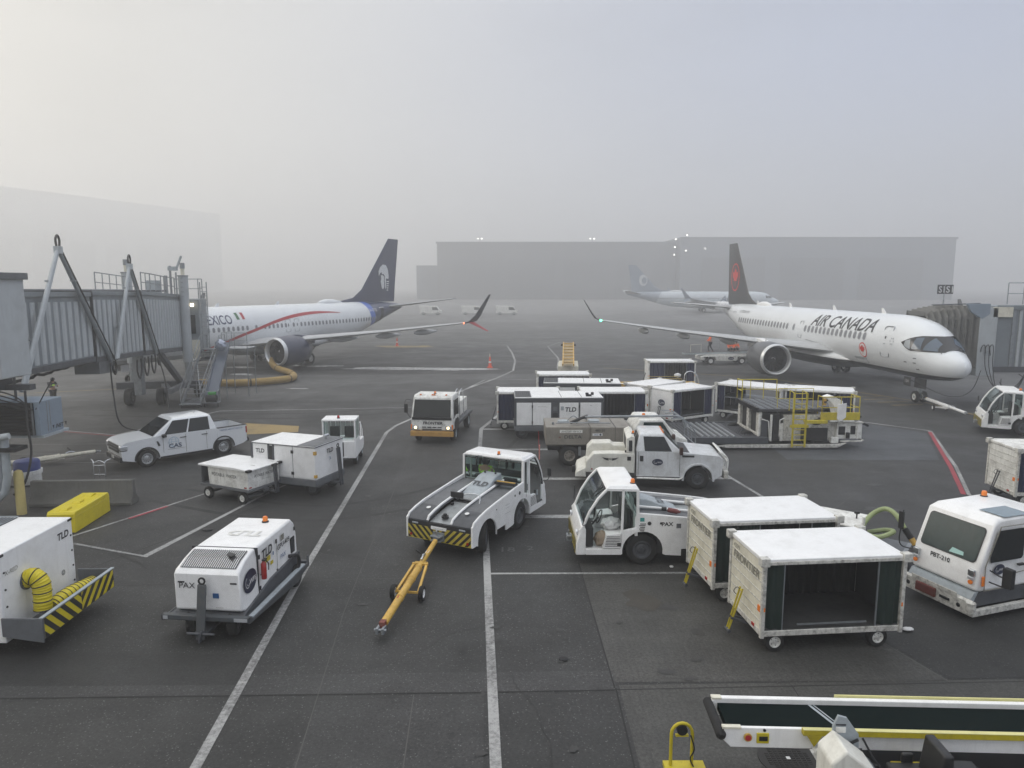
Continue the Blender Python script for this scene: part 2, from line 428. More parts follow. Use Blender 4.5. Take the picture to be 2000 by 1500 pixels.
# ---------------------------------------------------------------- ground
def asphalt(name, base, speck=.10, tint=(1, 1, 1), brushed=False):
    m = bpy.data.materials.new(name); m.use_nodes = True; nt = m.node_tree; N = nt.nodes; L = nt.links; b = N['Principled BSDF']
    tc = N.new('ShaderNodeTexCoord'); C_ = tc.outputs['Object']
    def noise(sc, det=5, ro=.6, vec=C_):
        n = N.new('ShaderNodeTexNoise'); n.inputs['Scale'].default_value = sc; n.inputs['Detail'].default_value = det; n.inputs['Roughness'].default_value = ro
        L.new(vec, n.inputs['Vector']); return n.outputs['Fac']
    def mrr(s, a, b_, c, d):
        n = N.new('ShaderNodeMapRange'); [setattr(n.inputs[i + 1], 'default_value', q) for i, q in enumerate((a, b_, c, d))]; L.new(s, n.inputs[0]); return n.outputs[0]
    def mul(a, b_):
        n = N.new('ShaderNodeMath'); n.operation = 'MULTIPLY'; L.new(a, n.inputs[0])
        L.new(b_, n.inputs[1]) if not isinstance(b_, float) else setattr(n.inputs[1], 'default_value', b_); return n.outputs[0]
    f = mul(mrr(noise(.11, 6, .6), .3, .7, .68, 1.32), mrr(noise(.9, 8, .7), .3, .72, .78, 1.22))
    mp = N.new('ShaderNodeMapping'); mp.inputs['Scale'].default_value = (.12, 2.2, 1); mp.inputs['Rotation'].default_value = (0, 0, R(4)); L.new(C_, mp.inputs[0])
    f = mul(f, mrr(noise(1., 5, .6, mp.outputs[0]), .3, .7, .88, 1.12))       # tyre-worn streaks
    f = mul(f, mrr(noise(.5, 3, .5), .66, .78, 1., .62))                        # oil stains
    f = mul(f, mrr(noise(2.3, 2, .4), .70, .76, 1., .6))
    if brushed:
        mp = N.new('ShaderNodeMapping'); mp.inputs['Scale'].default_value = (14, .25, 1); mp.inputs['Rotation'].default_value = (0, 0, R(6)); L.new(C_, mp.inputs[0])
        f = mul(f, mrr(noise(1.6, 4, .6, mp.outputs[0]), .3, .7, .86, 1.12))
    vo = N.new('ShaderNodeTexVoronoi'); vo.inputs['Scale'].default_value = 21; L.new(C_, vo.inputs['Vector'])
    sp = mrr(vo.outputs['Distance'], .10, .34, 1., 0.)
    wn = N.new('ShaderNodeTexWhiteNoise'); L.new(vo.outputs['Position'], wn.inputs['Vector'])
    sp = mul(sp, mrr(wn.outputs['Value'], .35, 1., 0., speck))
    n = N.new('ShaderNodeMath'); n.operation = 'MULTIPLY_ADD'; L.new(f, n.inputs[0]); n.inputs[1].default_value = base; L.new(sp, n.inputs[2])
    g = mrr(noise(17, 4, .8), .32, .68, .50, 1.50); val = mul(n.outputs[0], g)
    cb = N.new('ShaderNodeCombineXYZ')
    for i in range(3): L.new(mul(val, float(tint[i])), cb.inputs[i])
    L.new(cb.outputs[0], b.inputs['Base Color'])
    L.new(mrr(noise(.35, 6, .65), .3, .7, .50, .78), b.inputs['Roughness']); b.inputs['Specular IOR Level'].default_value = .45
    bp = N.new('ShaderNodeBump'); bp.inputs['Strength'].default_value = .5; bp.inputs['Distance'].default_value = .006
    L.new(noise(45, 4, .7), bp.inputs['Height']); L.new(bp.outputs[0], b.inputs['Normal'])
    return m
ASPH = asphalt('asphalt', .027, .13, (.99, .99, .98))
SLAB = asphalt('smooth_concrete', .054, .03, (1, .98, .92), True)
SLABB = asphalt('blue_grey_patch', .062, .03, (.90, .97, 1.08))
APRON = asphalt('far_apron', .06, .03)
gm = MB(); gm.poly([(-1050, -70, 0), (1050, -70, 0), (1050, 1350, 0), (-1050, 1350, 0)], ASPH)
tag(gm.out('ground'), kind='structure')
def patch(name, pts, m, z): o = MB().poly([(x, y, z) for x, y in pts], m).out(name); return tag(o, kind='structure')
patch('pavement', [(1.75, 17.85), (1.86, 12.2), (8.03, 12.24), (7.0, 15.2), (6.6, 17.9)], SLAB, .004)
patch('pavement', [(1.95, 12.1), (1.9, 3), (14, 3), (13.5, 12.4)], SLAB, .004)
PAT = [asphalt('repaired_asphalt', .021, .06), asphalt('weathered_asphalt', .037, .10), asphalt('resealed_asphalt', .024, .03)]
for i, (P, m_) in enumerate((([(-30, 11.1), (1.9, 11.95), (1.9, 12.6), (-30, 11.8)], 1), ([(-9.6, 20.1), (-8.1, 23.3), (-5.2, 25.2), (-4.1, 20), (-3.8, 18.1)], 0), ([(-3.3, 9), (-.4, 9), (-.5, 11.8), (-3.4, 11.6)], 1), ([(-4.4, 25.4), (-1.4, 25.5), (-1.5, 32.4), (-4.7, 32.2)], 1), ([(9.0, 17.8), (14.8, 18.0), (13, 25), (9.4, 21.3)], 2), ([(8.1, 12.3), (13.6, 12.5), (12.5, 14.0), (7.2, 15.0)], 0), ([(-20, 26.8), (-15.4, 26.4), (-14, 32), (-22, 33)], 2), ([(2, 20.4), (8.7, 20.5), (8.6, 25.7), (2.2, 25.8)], 0), ([(-16, 12), (-5, 12.1), (-5.2, 13.2), (-16, 13.4)], 2), ([(-14, 44), (3, 44), (2, 52), (-12, 52)], 1))): patch('pavement', P, PAT[m_], .0045 + i * .00007)
patch('pavement', [(11.5, 29.0), (17.8, 28.9), (20.4, 34.4), (18.6, 36.8), (12, 38)], SLABB, .004)
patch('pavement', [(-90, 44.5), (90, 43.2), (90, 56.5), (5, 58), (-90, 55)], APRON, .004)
for i, (y0, y1, b_) in enumerate(((72, 84, .040), (84, 98, .052), (98, 116, .068), (116, 140, .088), (140, 175, .112), (175, 1340, .145))): patch('pavement', [(-300 if i < 5 else -1040, y0), (300 if i < 5 else 1040, y0), (300 if i < 5 else 1040, y1), (-300 if i < 5 else -1040, y1)], asphalt('far_ground_painted_haze', b_, .0), .004)  # ground painted paler with distance to imitate haze

def paint(name, col, wear=.55):
    m = bpy.data.materials.new(name); m.use_nodes = True; nt = m.node_tree; N = nt.nodes; L = nt.links; b = N['Principled BSDF']; b.inputs['Roughness'].default_value = .7
    tc = N.new('ShaderNodeTexCoord')
    n = N.new('ShaderNodeTexNoise'); n.inputs['Scale'].default_value = 9; n.inputs['Detail'].default_value = 12; n.inputs['Roughness'].default_value = .8; L.new(tc.outputs['Object'], n.inputs['Vector'])
    n2 = N.new('ShaderNodeTexNoise'); n2.inputs['Scale'].default_value = .5; n2.inputs['Detail'].default_value = 3; L.new(tc.outputs['Object'], n2.inputs['Vector'])
    a = N.new('ShaderNodeMath'); a.operation = 'MULTIPLY_ADD'; L.new(n2.outputs['Fac'], a.inputs[0]); a.inputs[1].default_value = .6; L.new(n.outputs['Fac'], a.inputs[2])
    r = N.new('ShaderNodeMapRange'); r.inputs[1].default_value = 1.08 - wear * .5; r.inputs[2].default_value = 1.18 - wear * .28; r.inputs[3].default_value = 0; r.inputs[4].default_value = .9; L.new(a.outputs[0], r.inputs[0])
    mx = N.new('ShaderNodeMix'); mx.data_type = 'RGBA'; mx.inputs[6].default_value = (*col, 1); mx.inputs[7].default_value = (.05, .05, .05, 1)
    L.new(r.outputs[0], mx.inputs[0]); L.new(mx.outputs[2], b.inputs['Base Color']); return m
PW = paint('line_white', (.36, .36, .355), .75); PWF = paint('faded_line_white', (.24, .24, .24), .9); PR = paint('line_red', (.30, .035, .05), .5); PY = paint('line_yellow', (.34, .25, .09), .8); PYB = paint('yellow_box', (.30, .21, .08), .45)
JOINT = mat('joint_filler', (.018, .018, .018), .8); JOINTL = mat('pale_joint', (.085, .083, .08), .9)
def line(name, pts, wd, m, z=.008, closed=False):
    P = [V((x, y, 0)) for x, y in pts]; mb = MB(); A = []; B = []
    for i, p in enumerate(P):
        a = P[max(i - 1, 0)]; b = P[min(i + 1, len(P) - 1)]; d = (b - a).normalized(); n = V((-d.y, d.x, 0))
        k = 1.
        if 0 < i < len(P) - 1:
            d1 = (P[i] - P[i - 1]).normalized(); k = 1 / max(.5, abs(d1.dot(d)))
        A.append(p + n * wd / 2 * k + V((0, 0, z))); B.append(p - n * wd / 2 * k + V((0, 0, z)))
    n = len(P); mb.add(A + B, [(i, i + 1, n + i + 1, n + i) for i in range(n - 1)], m)
    return tag(mb.out(name), kind='structure')
ln = lambda *a, **k: line('road_marking', *a, **k)
ln([(-4.73, 9.0), (-5.32, 17.5), (-6.2, 34.5), (-6.02, 36.2), (-4.7, 40.8), (-3.9, 47.2), (-1.2, 55.2), (.1, 60), (.3, 68), (0, 76), (-.6, 85.2)], .17, PW)
ln([(-.2, 9.0), (-.69, 18.4), (-1.44, 31.1), (-1.56, 35.4), (-.6, 40)], .18, PW, z=.0082)
ln([(-.62, 17.15), (4.9, 17.2), (9, 17.4)], .10, PW, z=.0085)
ln([(-.8, 21.6), (3.5, 21.65)], .32, PW, z=.0087)
ln([(-1.0, 26.0), (8.3, 26.1)], .30, PW, z=.0089)
ln([(-1.3, 30.8), (6, 30.9)], .28, PW, z=.0091)
ln([(-1.5, 35.3), (1.4, 35.3)], .28, PW, z=.0093)
ln([(8.1, 27.4), (8.64, 23.6), (8.7, 22.5)], .13, PW, z=.0095)
ln([(-30, 36.8), (-22.9, 35.1), (-19.2, 33.9), (-16.9, 40.5), (-6.7, 41.6), (-4.9, 42.2), (-2.1, 54.0), (2, 54.5)], .13, PW, z=.0097)
ln([(-22.9, 34.9), (-19.3, 33.7), (-18.3, 36)], .09, PR, z=.0081)
ln([(-12.4, 19.27), (-9.87, 18.31), (-8.72, 23.5), (-7.5, 28)], .11, PW, z=.0083)
ln([(-13.4, 18.6), (-12.61, 20.19), (-10.82, 23.9), (-9.8, 26)], .10, PW, z=.0084)
ln([(-11.95, 21.4), (-11.35, 22.65)], .12, PR, z=.0121)
ln([(6, 90), (4.23, 83.8), (4.6, 70), (4.0, 62), (3.9, 56)], .16, PW, z=.0086)
ln([(16.7, 38), (18.75, 37.1), (20.88, 34.9), (17.8, 27.8), (15.9, 24.0), (15.5, 22)], .13, PW, z=.0088)
ln([(20.7, 34.6), (17.58, 27.8), (15.72, 24.0)], .16, PR, z=.0125)
ln([(-60, 90.5), (60, 88.5)], .35, PWF, z=.009)
ln([(-70, 100), (70, 97)], .35, PWF, z=.0092)
ln([(8, 62), (20, 55), (25.6, 43.5), (26.2, 36)], .2, PY, z=.0094)
for i, y in enumerate((42.5, 43.6, 44.7, 45.8)): ln([(23.0 - .3 * i, y), (25.0 - .3 * i, y + .25)], .16, PY, z=.0096)
ln([(-46, 45.2), (-35, 46.3), (-27, 49.5)], .2, PY, z=.0098)
ln([(-46, 45.2), (-31, 45.4)], .16, PY, z=.0102)
for k, (x, y) in enumerate(((-30, 31.5), (-30, 29.6), (-30, 28))): ln([(x, y), (-14, y + .6)], .07, PWF, z=.0104 + .0001 * k)
ln([(-30, 66), (-18, 70), (-13.8, 75), (-8, 78)], .25, PWF, z=.0107)
patch('road_marking', [(-15.3, 37.2), (-11, 36.1), (-10.6, 34.6), (-14.7, 33.6)], PYB, .0075)
patch('road_marking', [(-16.5, 84.8), (-10, 85.4), (-9, 83), (-14.5, 82.4)], PY, .0075)
jn = lambda p, wd=.035, m=JOINT, z=.0055: line('pavement_joint', p, wd, m, z)
jn([(-30, 11.2), (0, 11.88), (13, 12.35)], .03); jn([(-3.2, 9), (-3.75, 15), (-3.9, 18), (-4.6, 34)], .02, JOINTL, .0056)
jn([(-30, 23.3), (-5, 25.3), (-1, 25.4)], .025, JOINTL, .0057); jn([(-13, 16.3), (-.6, 17.0)], .02, JOINTL, .0058); jn([(-12.5, 14.2), (-9.5, 20.3), (-8, 23.5)], .035, JOINT, .0059)
jn([(1.75, 17.85), (1.86, 12)], .03, JOINT, .0060); jn([(1.88, 12), (1.8, 5)], .03, JOINT, .0061); jn([(8.05, 12.2), (7, 15.4), (6.5, 18)], .03, JOINTL, .0062)
jn([(-1.5, 20.2), (6, 20.4)], .02, JOINTL, .0063); jn([(-30, 31.8), (-2, 32.6)], .02, JOINTL, .0064); jn([(8, 20.7), (30, 20)], .03, JOINTL, .0065); jn([(9.4, 21.3), (13, 25), (12.6, 28)], .03, JOINTL, .0066)
jn([(-1.6, 9), (-1.75, 11.8)], .02, JOINTL, .0067); jn([(-40, 43.9), (40, 43.1)], .05, JOINTL, .0068); jn([(5, 9), (5.1, 12.1)], .02, JOINT, .0069)
WET = mat('meltwater_film', (.34, .34, .34), .25, dirt=.9, scale=1.2, dcol=(.06, .06, .06))  # real water film, its wet shine put into the pale colour
def blob(cx, cy, a, b, seed, m, name='stain', z=.0072, n=40):
    r_ = random.Random(seed); ph = [r_.uniform(0, 6.28) for _ in range(6)]; P = []
    for i in range(n):
        t = 2 * math.pi * i / n; k = 1 + sum(.16 / (j + 1) ** .6 * math.sin((j + 2) * t + ph[j]) for j in range(6))
        P.append((cx + a * k * math.cos(t), cy + b * k * math.sin(t), z))
    o = MB().poly(P, m).out(name); return tag(o, kind='structure')
for i, q in enumerate(((-8.5, 61.5, 6.5, .9), (-4.5, 60.8, 3.0, .5), (-17, 63.5, 1.6, .7), (-24, 62.5, 1.4, .5), (-22, 57.5, 1.0, .5), (-15, 49.5, .8, .25), (-20, 64, 1., .6))): blob(*q, 30 + i, WET, 'puddle', .0072 + i * .0003)
OIL = mat('oil_stain', (.028, .027, .026), .5, dirt=.7, scale=4, dcol=(.06, .06, .06))
for i, q in enumerate(((3.55, 15.25, .16, .16), (3.9, 14.1, .13, .17), (3.62, 13.0, .1, .08), (2.9, 12.55, .16, .10), (3.5, 12.95, .05, .05), (1.0, 14.2, .07, .08), (3.3, 12.3, .11, .07), (.95, 12.9, .05, .04), (14.2, 27.0, .35, .15), (12, 22.3, .6, .25), (13.2, 25.2, .3, .12), (-3.4, 15.4, .10, .06), (-.35, 14.3, .1, .07))): blob(*q, 60 + i, OIL, 'stain', .0105 + i * .0002)
r_ = random.Random(17)
TARM = mat('tar_seal', (.014, .014, .014), .55); TYRE = mat('tyre_mark', (.026, .026, .026), .75, dirt=1., scale=3, dcol=(.035, .035, .034))
def crack(x, y, ang, n, st, wd, m=TARM, z=.0111):
    P = [(x, y)]
    for i in range(n): ang += r_.uniform(-.35, .35); P.append((P[-1][0] + st * math.cos(ang), P[-1][1] + st * math.sin(ang)))
    line('pavement_crack', P, wd, m, z)
for i, q in enumerate(((-3, 12.6, .2, 12, .3, .010), (-8.9, 16.5, 2.0, 10, .35, .016), (.6, 9.9, 1.4, 9, .3, .014), (-2.5, 23.5, .1, 14, .4, .02), (9.3, 19.5, .9, 12, .4, .02), (13, 13.5, 2.2, 12, .3, .016), (-16, 26.5, .4, 18, .5, .025), (12, 24.6, .2, 10, .4, .02))): crack(*q, z=.0111 + i * .0002)
def tyre(P, gap=1.5, wd=.20, z=.0092):
    for k, s in enumerate((-1, 1)):
        Q = smooth([(x, y, 0) for x, y in P], 8); O = []
        for i, p in enumerate(Q):
            d = (Q[min(i + 1, len(Q) - 1)] - Q[max(i - 1, 0)]).normalized(); n = V((-d.y, d.x, 0)); w_ = p + n * s * gap / 2; O.append((w_.x, w_.y))
        line('tyre_mark', O, wd, TYRE, z + k * .0001)
for i, P in enumerate((((-12, 24), (-6, 22), (-1, 26), (1, 33)), ((-24, 40), (-12, 39), (-3, 43), (8, 50)))): tyre(P, z=.0048 + i * .0002)
for i in range(26): blob(r_.uniform(-9, 12), r_.uniform(10, 34), r_.uniform(.03, .14), r_.uniform(.03, .10), 200 + i, OIL, 'stain', .0131 + i * .0001)
RUST = mat('rust_stain', (.050, .044, .036), .7, dirt=1., scale=1.2, dcol=(.052, .051, .048)); blob(3.0, 15.6, .4, .5, 300, RUST, 'stain', .0102)
text_mb(tm := MB(), '18', .34, PWF, (-.1, 18.8, .012), (1, 0, 0), (0, 1, 0)); text_mb(tm, '2', .3, PWF, (.5, 18.9, .012), (1, 0, 0), (0, 1, 0)); tag(tm.out('road_marking'), kind='structure')

# manhole
mh = thing('manhole_cover', 'round cast iron manhole cover beside the yellow hoop rail', 'manhole cover', (4.25, 10.05, .0))
a = MB(); a.lathe([(0, .45), (.018, .45), (.02, .37), (.02, 0)], (0, 0, 0), (0, 0, 1), mat('cast_iron', (.035, .033, .032), .6, metal=.3), 40); a.out('frame', mh)
a = MB()
for i in range(-4, 5):
    for j in range(-8, 9):
        if math.hypot(i * .075, j * .042) < .34: a.box(i * .075 - .028, i * .075 + .028, j * .042 - .012, j * .042 + .012, .02, .028, MATS['cast_iron'])
a.box(-.03, .03, -.03, .03, .028, .031, WHITEINK); a.out('lid', mh)

# ---------------------------------------------------------------- far buildings
FARW = mat('far_dark_cladding_hazed', (.14, .15, .17), .8, dirt=.3, scale=.1); FARL = mat('far_pale_cladding_hazed', (.80, .80, .77), .8, dirt=.3, scale=.06)  # cladding colours lightened to stand in for thicker fog
FARB = mat('far_blue_cladding_hazed', (.16, .18, .21), .8); DOORM = mat('far_hangar_door', (.11, .12, .14), .7); FLOOD = mat('floodlight_lens', (1, .97, .9), .4, emis=4)  # blue cladding and doors also paled towards the fog
hg = thing('hangar', 'long dark flat-roofed hangar fading into the fog behind the wingtips', 'hangar', (0, 352, 0))
K = 1.9; Kz = lambda z: 7.24 + (z - 7.24) * K
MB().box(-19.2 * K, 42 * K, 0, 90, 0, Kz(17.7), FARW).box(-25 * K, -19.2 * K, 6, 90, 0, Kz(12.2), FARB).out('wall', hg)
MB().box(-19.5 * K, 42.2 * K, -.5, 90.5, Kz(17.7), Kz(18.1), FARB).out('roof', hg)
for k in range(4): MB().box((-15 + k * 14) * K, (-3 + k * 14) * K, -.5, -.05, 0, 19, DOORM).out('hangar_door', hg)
for x in (-8.2 * K, 20.5 * K):
    a = MB(); z = Kz(18.1); a.cyl((x, 0, z), (x, 0, z + 1.4), .12, STEEL); a.box(x - 1.3, x - .5, -.4, 0, z + 1.2, z + 1.7, FLOOD); a.box(x + .5, x + 1.3, -.4, 0, z + 1.2, z + 1.7, FLOOD); a.box(x - 1.4, x + 1.4, 0, .2, z + 1.2, z + 1.7, STEEL); a.out('roof_light', hg)
hg2 = thing('hangar', 'taller blue-grey hangar fading in fog behind the black aircraft tail', 'hangar', (0, 347, 0))
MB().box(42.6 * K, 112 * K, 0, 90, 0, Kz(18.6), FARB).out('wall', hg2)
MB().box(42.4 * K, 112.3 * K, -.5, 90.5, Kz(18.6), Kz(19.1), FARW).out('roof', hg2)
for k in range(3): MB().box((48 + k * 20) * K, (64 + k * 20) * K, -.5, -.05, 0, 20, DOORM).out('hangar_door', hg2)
for x, z in ((40.7, 18.4), (43.5, 19.4), (40.5, 16.5), (43.3, 15.6), (48.1, 16.1), (40.4, 14.6)):
    x *= K; z = Kz(z); a = MB(); a.box(x - .3, x + .3, -5.2, -4.8, z - .3, z + .3, FLOOD); a.box(x - .2, x + .2, -4.8, -.3, z - .1, z + .1, STEEL); a.out('wall_light', hg2)
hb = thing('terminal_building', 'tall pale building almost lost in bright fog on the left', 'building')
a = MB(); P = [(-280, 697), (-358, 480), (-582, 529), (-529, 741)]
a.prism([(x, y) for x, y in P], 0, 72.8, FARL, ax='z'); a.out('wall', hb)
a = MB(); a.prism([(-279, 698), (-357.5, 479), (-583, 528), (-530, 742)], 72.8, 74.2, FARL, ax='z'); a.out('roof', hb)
d_ = (V((-358, 480, 0)) - V((-280, 697, 0)))
for k in range(7):
    p = V((-280, 697, 0)) + d_ * (.08 + k * .13); q = p + d_ * .09; n_ = V((d_.y, -d_.x, 0)).normalized() * -.25
    if n_.x < 0: n_ = -n_
    a = MB(); a.loft([[p, q, q + V((0, 0, 40)), p + V((0, 0, 40))], [p + n_, q + n_, q + n_ + V((0, 0, 40)), p + n_ + V((0, 0, 40))]], mat('far_door_grey', (.62, .62, .6), .8)); a.out('hangar_door', hb)
def van(x, y, label, sc=1.):
    t = thing('parked_van', label, 'van', (x, y, 0), 0, 'vans parked far off along the hangar')
    a = MB(); a.prism([(-2.6, .4), (2.5, .4), (2.6, 1.0), (2.0, 1.25), (1.5, 2.1), (-2.6, 2.2)], -.95, .95, WHITED); a.out('body', t, .06)
    MB().poly([(1.95, -.97, 1.2), (1.5, -.97, 1.9), (.4, -.97, 1.9), (.4, -.97, 1.2)], GLASSD).out('window', t)
    for wx in (-1.7, 1.7):
        for wy in (-.85, .85): wheel(t, wx, wy, .36, .22, .2, LGREY)
van(-19.5, 172, 'white van far off in fog left of the red winglet'); van(-9.5, 173, 'white van far off in fog just right of the red winglet'); van(-1.2, 172.5, 'white van far off in fog alone before the dark hangar')
# ---------------------------------------------------------------- aircraft
def cr(tab, s):
    """Catmull-Rom through rows (s, a, b, c...)"""
    n = len(tab)
    if s <= tab[0][0]: return tab[0][1:]
    if s >= tab[-1][0]: return tab[-1][1:]
    i = max(k for k in range(n - 1) if tab[k][0] <= s)
    p1, p2 = tab[i], tab[i + 1]; p0 = tab[max(i - 1, 0)]; p3 = tab[min(i + 2, n - 1)]; h = p2[0] - p1[0]; t = (s - p1[0]) / h; o = []
    for k in range(1, len(p1)):
        m1 = (p2[k] - p0[k]) / max(p2[0] - p0[0], 1e-6) * h if i > 0 else (p2[k] - p1[k])
        m2 = (p3[k] - p1[k]) / max(p3[0] - p1[0], 1e-6) * h if i + 2 < n else (p2[k] - p1[k])
        if i == 0: m1 = (p2[k] - p1[k]) * 1.0
        t2, t3 = t * t, t ** 3; o.append((2 * t3 - 3 * t2 + 1) * p1[k] + (t3 - 2 * t2 + t) * m1 + (-2 * t3 + 3 * t2) * p2[k] + (t3 - t2) * m2)
    return tuple(o)
class Fus:
    """tab rows: station aft of the nose, z top, z bottom, half width. local x = X0 - s"""
    def __init__(s, tab, x0): s.t = tab; s.x0 = x0
    def sec(s, st):
        zt, zb, hw = cr(s.t, st); return (zt + zb) / 2, max((zt - zb) / 2, .01), max(hw, .01)
    def pt(s, st, a, off=0.):
        zc, hh, hw = s.sec(st); return (s.x0 - st, (hw + off) * math.cos(a), zc + (hh + off) * math.sin(a))
    def at(s, st, z, side, off=.012):
        zc, hh, hw = s.sec(st); q = max(-1, min(1, (z - zc) / hh)); return s.pt(st, math.asin(q) if side > 0 else math.pi - math.asin(q), off)
    def wrap(s, st, v, side, zref, off=.014):
        """arc length v above reference height zref"""
        zc, hh, hw = s.sec(st); a = math.asin(max(-1, min(1, (zref - zc) / hh))) + v / ((hh + hw) / 2)
        return s.pt(st, a if side > 0 else math.pi - a, off)
    def shell(s, mb, m, n=56, rings=90, st0=0, st1=None):
        st1 = st1 or s.t[-1][0]; S = [st0 + (st1 - st0) * (1 - math.cos(math.pi * .5 * i / 18)) * .18 for i in range(18)]
        q = S[-1]; S += [q + (st1 - q) * (i + 1) / (rings - 18) for i in range(rings - 18)]
        mb.loft([[s.pt(t, 2 * math.pi * k / n) for k in range(n)] for t in S], m)
    def text(s, mb, str_, h, m, st, z, side, bold=.0, shear=0., sx=1., off=.014):
        """centred at station st; side +1 port, -1 starboard"""
        vs, fs, a, b = glyphs(str_, bold, shear); k = h / .70
        me = bpy.data.meshes.new('t'); me.from_pydata([((x - (a + b) / 2) * k * sx, (y - .35) * k, 0) for x, y in vs], [], fs)
        bm = bmesh.new(); bm.from_mesh(me); bpy.data.meshes.remove(me)
        for i in range(1, 8):
            c = (i / 8 - .5) * h; bmesh.ops.bisect_plane(bm, geom=bm.verts[:] + bm.edges[:] + bm.faces[:], plane_co=(0, c, 0), plane_no=(0, 1, 0))
        bm.verts.index_update()
        vv = [s.wrap(st + (v.co.x if side > 0 else -v.co.x), v.co.y, side, z, off) for v in bm.verts]
        mb.add(vv, [[v.index for v in f.verts] for f in bm.faces], m); bm.free()
    def patch(s, mb, m, pts, side, off=.012, nx=4, ny=6):
        """pts: function (u,v)->(station,z)"""
        vs = []; fs = []
        for i in range(nx + 1):
            for j in range(ny + 1): st, z = pts(i / nx, j / ny); vs.append(s.at(st, z, side, off))
        for i in range(nx):
            for j in range(ny): q = i * (ny + 1) + j; fs.append((q, q + 1, q + ny + 2, q + ny + 1))
        mb.add(vs, fs, m)
    def outline(s, mb, m, loop, side, w=.03, off=.016):
        P = [V(s.at(st, z, side, off)) for st, z in loop]; mb.tube(P, w, m, 4, True)
    def band(s, mb, m, path, side, off=.013):
        """path rows (station, z centre, half thickness)"""
        vs = []
        for st, z, h in path: vs += [s.at(st, z - h, side, off), s.at(st, z, side, off), s.at(st, z + h, side, off)]
        fs = []
        for i in range(len(path) - 1): fs += [(3 * i, 3 * i + 1, 3 * i + 4, 3 * i + 3), (3 * i + 1, 3 * i + 2, 3 * i + 5, 3 * i + 4)]
        mb.add(vs, fs, m)
    def poly(s, mb, m, pts, side, off=.014):
        """flat polygon (ds, z) fan-triangulated from its centroid and wrapped"""
        c = (sum(p[0] for p in pts) / len(pts), sum(p[1] for p in pts) / len(pts)); vs = [s.at(*c, side, off)]; n = len(pts)
        mid = [s.at((p[0] + c[0]) / 2, (p[1] + c[1]) / 2, side, off) for p in pts]; out = [s.at(*p, side, off) for p in pts]
        mb.add(vs + mid + out, [(0, 1 + i, 1 + (i + 1) % n) for i in range(n)] + [(1 + i, 1 + n + i, 1 + n + (i + 1) % n, 1 + (i + 1) % n) for i in range(n)], m)
AF = [(0, 0), (.02, .30), (.08, .62), (.2, .92), (.36, 1), (.55, .86), (.78, .45), (1, .04), (.78, -.22), (.55, -.42), (.36, -.55), (.2, -.55), (.08, -.42), (.02, -.24)]
def wing(mb, secs, m, vert=False):
    """secs: (x_le, y, z, chord, thickness, tilt deg) thickness along z, or along y for fins / tilted winglets"""
    L_ = []
    for x, y, z, c, t, tl in secs:
        r = []
        for a, b in AF: o = b * t / 2; r.append((x - a * c, y - o * math.sin(R(tl)), z + o * math.cos(R(tl))))
        L_.append(r)
    mb.loft(L_, m)
def tear(mb, a, b, r, m, flat=1.):
    a, b = V(a), V(b); L_ = (b - a).length
    mb.lathe([(L_ * t, r * k) for t, k in ((0, 0), (.04, .35), (.15, .75), (.35, 1), (.6, .85), (.85, .4), (1, 0))], a, b - a, m, 14)
def engine(root, x, y, z, Rr, Ln, cowl, lip, core=True, name='engine'):
    a = MB(); R1 = Rr
    a.lathe([(0, R1 * .91), (.10 * R1, R1 * .965), (.24 * R1, R1 * 1.0)], (x, y, z), (-1, 0, 0), lip, 44, cap=False)
    a.lathe([(.24 * R1, R1 * 1.0), (.5 * R1, R1 * 1.045), (Ln * .45, R1 * 1.07), (Ln * .72, R1 * .98), (Ln * .88, R1 * .80), (Ln * .885, R1 * .76), (Ln * .7, R1 * .8)], (x, y, z), (-1, 0, 0), cowl, 44, cap=False)
    e = a.out(name, root, ang=50)
    a = MB(); a.lathe([(0, R1 * .91), (.03 * R1, R1 * .86), (.2 * R1, R1 * .81), (.35 * R1, R1 * .80)], (x, y, z), (-1, 0, 0), lip, 44, cap=False); a.lathe([(.35 * R1, R1 * .80), (1.0 * R1, R1 * .81), (1.02 * R1, .01)], (x, y, z), (-1, 0, 0), DARKIN, 44, cap=False); a.out('intake', e, ang=50)
    a = MB(); fm = mat('fan_blade', (.030, .030, .033), .5, metal=.3)
    for k in range(20):
        t = 2 * math.pi * k / 20; t2 = t + .30; r0, r1 = R1 * .24, R1 * .795
        p = lambda r, an, xx: (x - xx, y + r * math.cos(an), z + r * math.sin(an))
        a.add([p(r0, t, .72 * R1), p(r1, t + .10, .74 * R1), p(r1, t2 + .06, .92 * R1), p(r0, t2, .86 * R1)], [(0, 1, 2, 3)], fm)
    a.out('fan', e)
    a = MB(); a.lathe([(.36 * R1, 0), (.42 * R1, .06 * R1), (.55 * R1, .15 * R1), (.72 * R1, .235 * R1), (.8 * R1, .25 * R1)], (x, y, z), (-1, 0, 0), BLACK, 24)
    a.tube([(x - (.38 + .32 * i / 10) * R1, y + (.02 + .2 * i / 10) * R1 * math.cos(i * .55), z + (.02 + .2 * i / 10) * R1 * math.sin(i * .55)) for i in range(6)], .028 * R1, WHITEINK, 5); a.out('spinner', e)
    if core:
        a = MB(); a.lathe([(Ln * .7, R1 * .62), (Ln * .95, R1 * .5), (Ln * 1.06, R1 * .36), (Ln * 1.06, R1 * .3)], (x, y, z), (-1, 0, 0), mat('hot_metal', (.16, .15, .14), .4, metal=.8), 32)
        a.lathe([(Ln * .95, R1 * .27), (Ln * 1.1, R1 * .2), (Ln * 1.25, .02)], (x, y, z), (-1, 0, 0), MATS['hot_metal'], 24); a.out('exhaust', e)
    return e
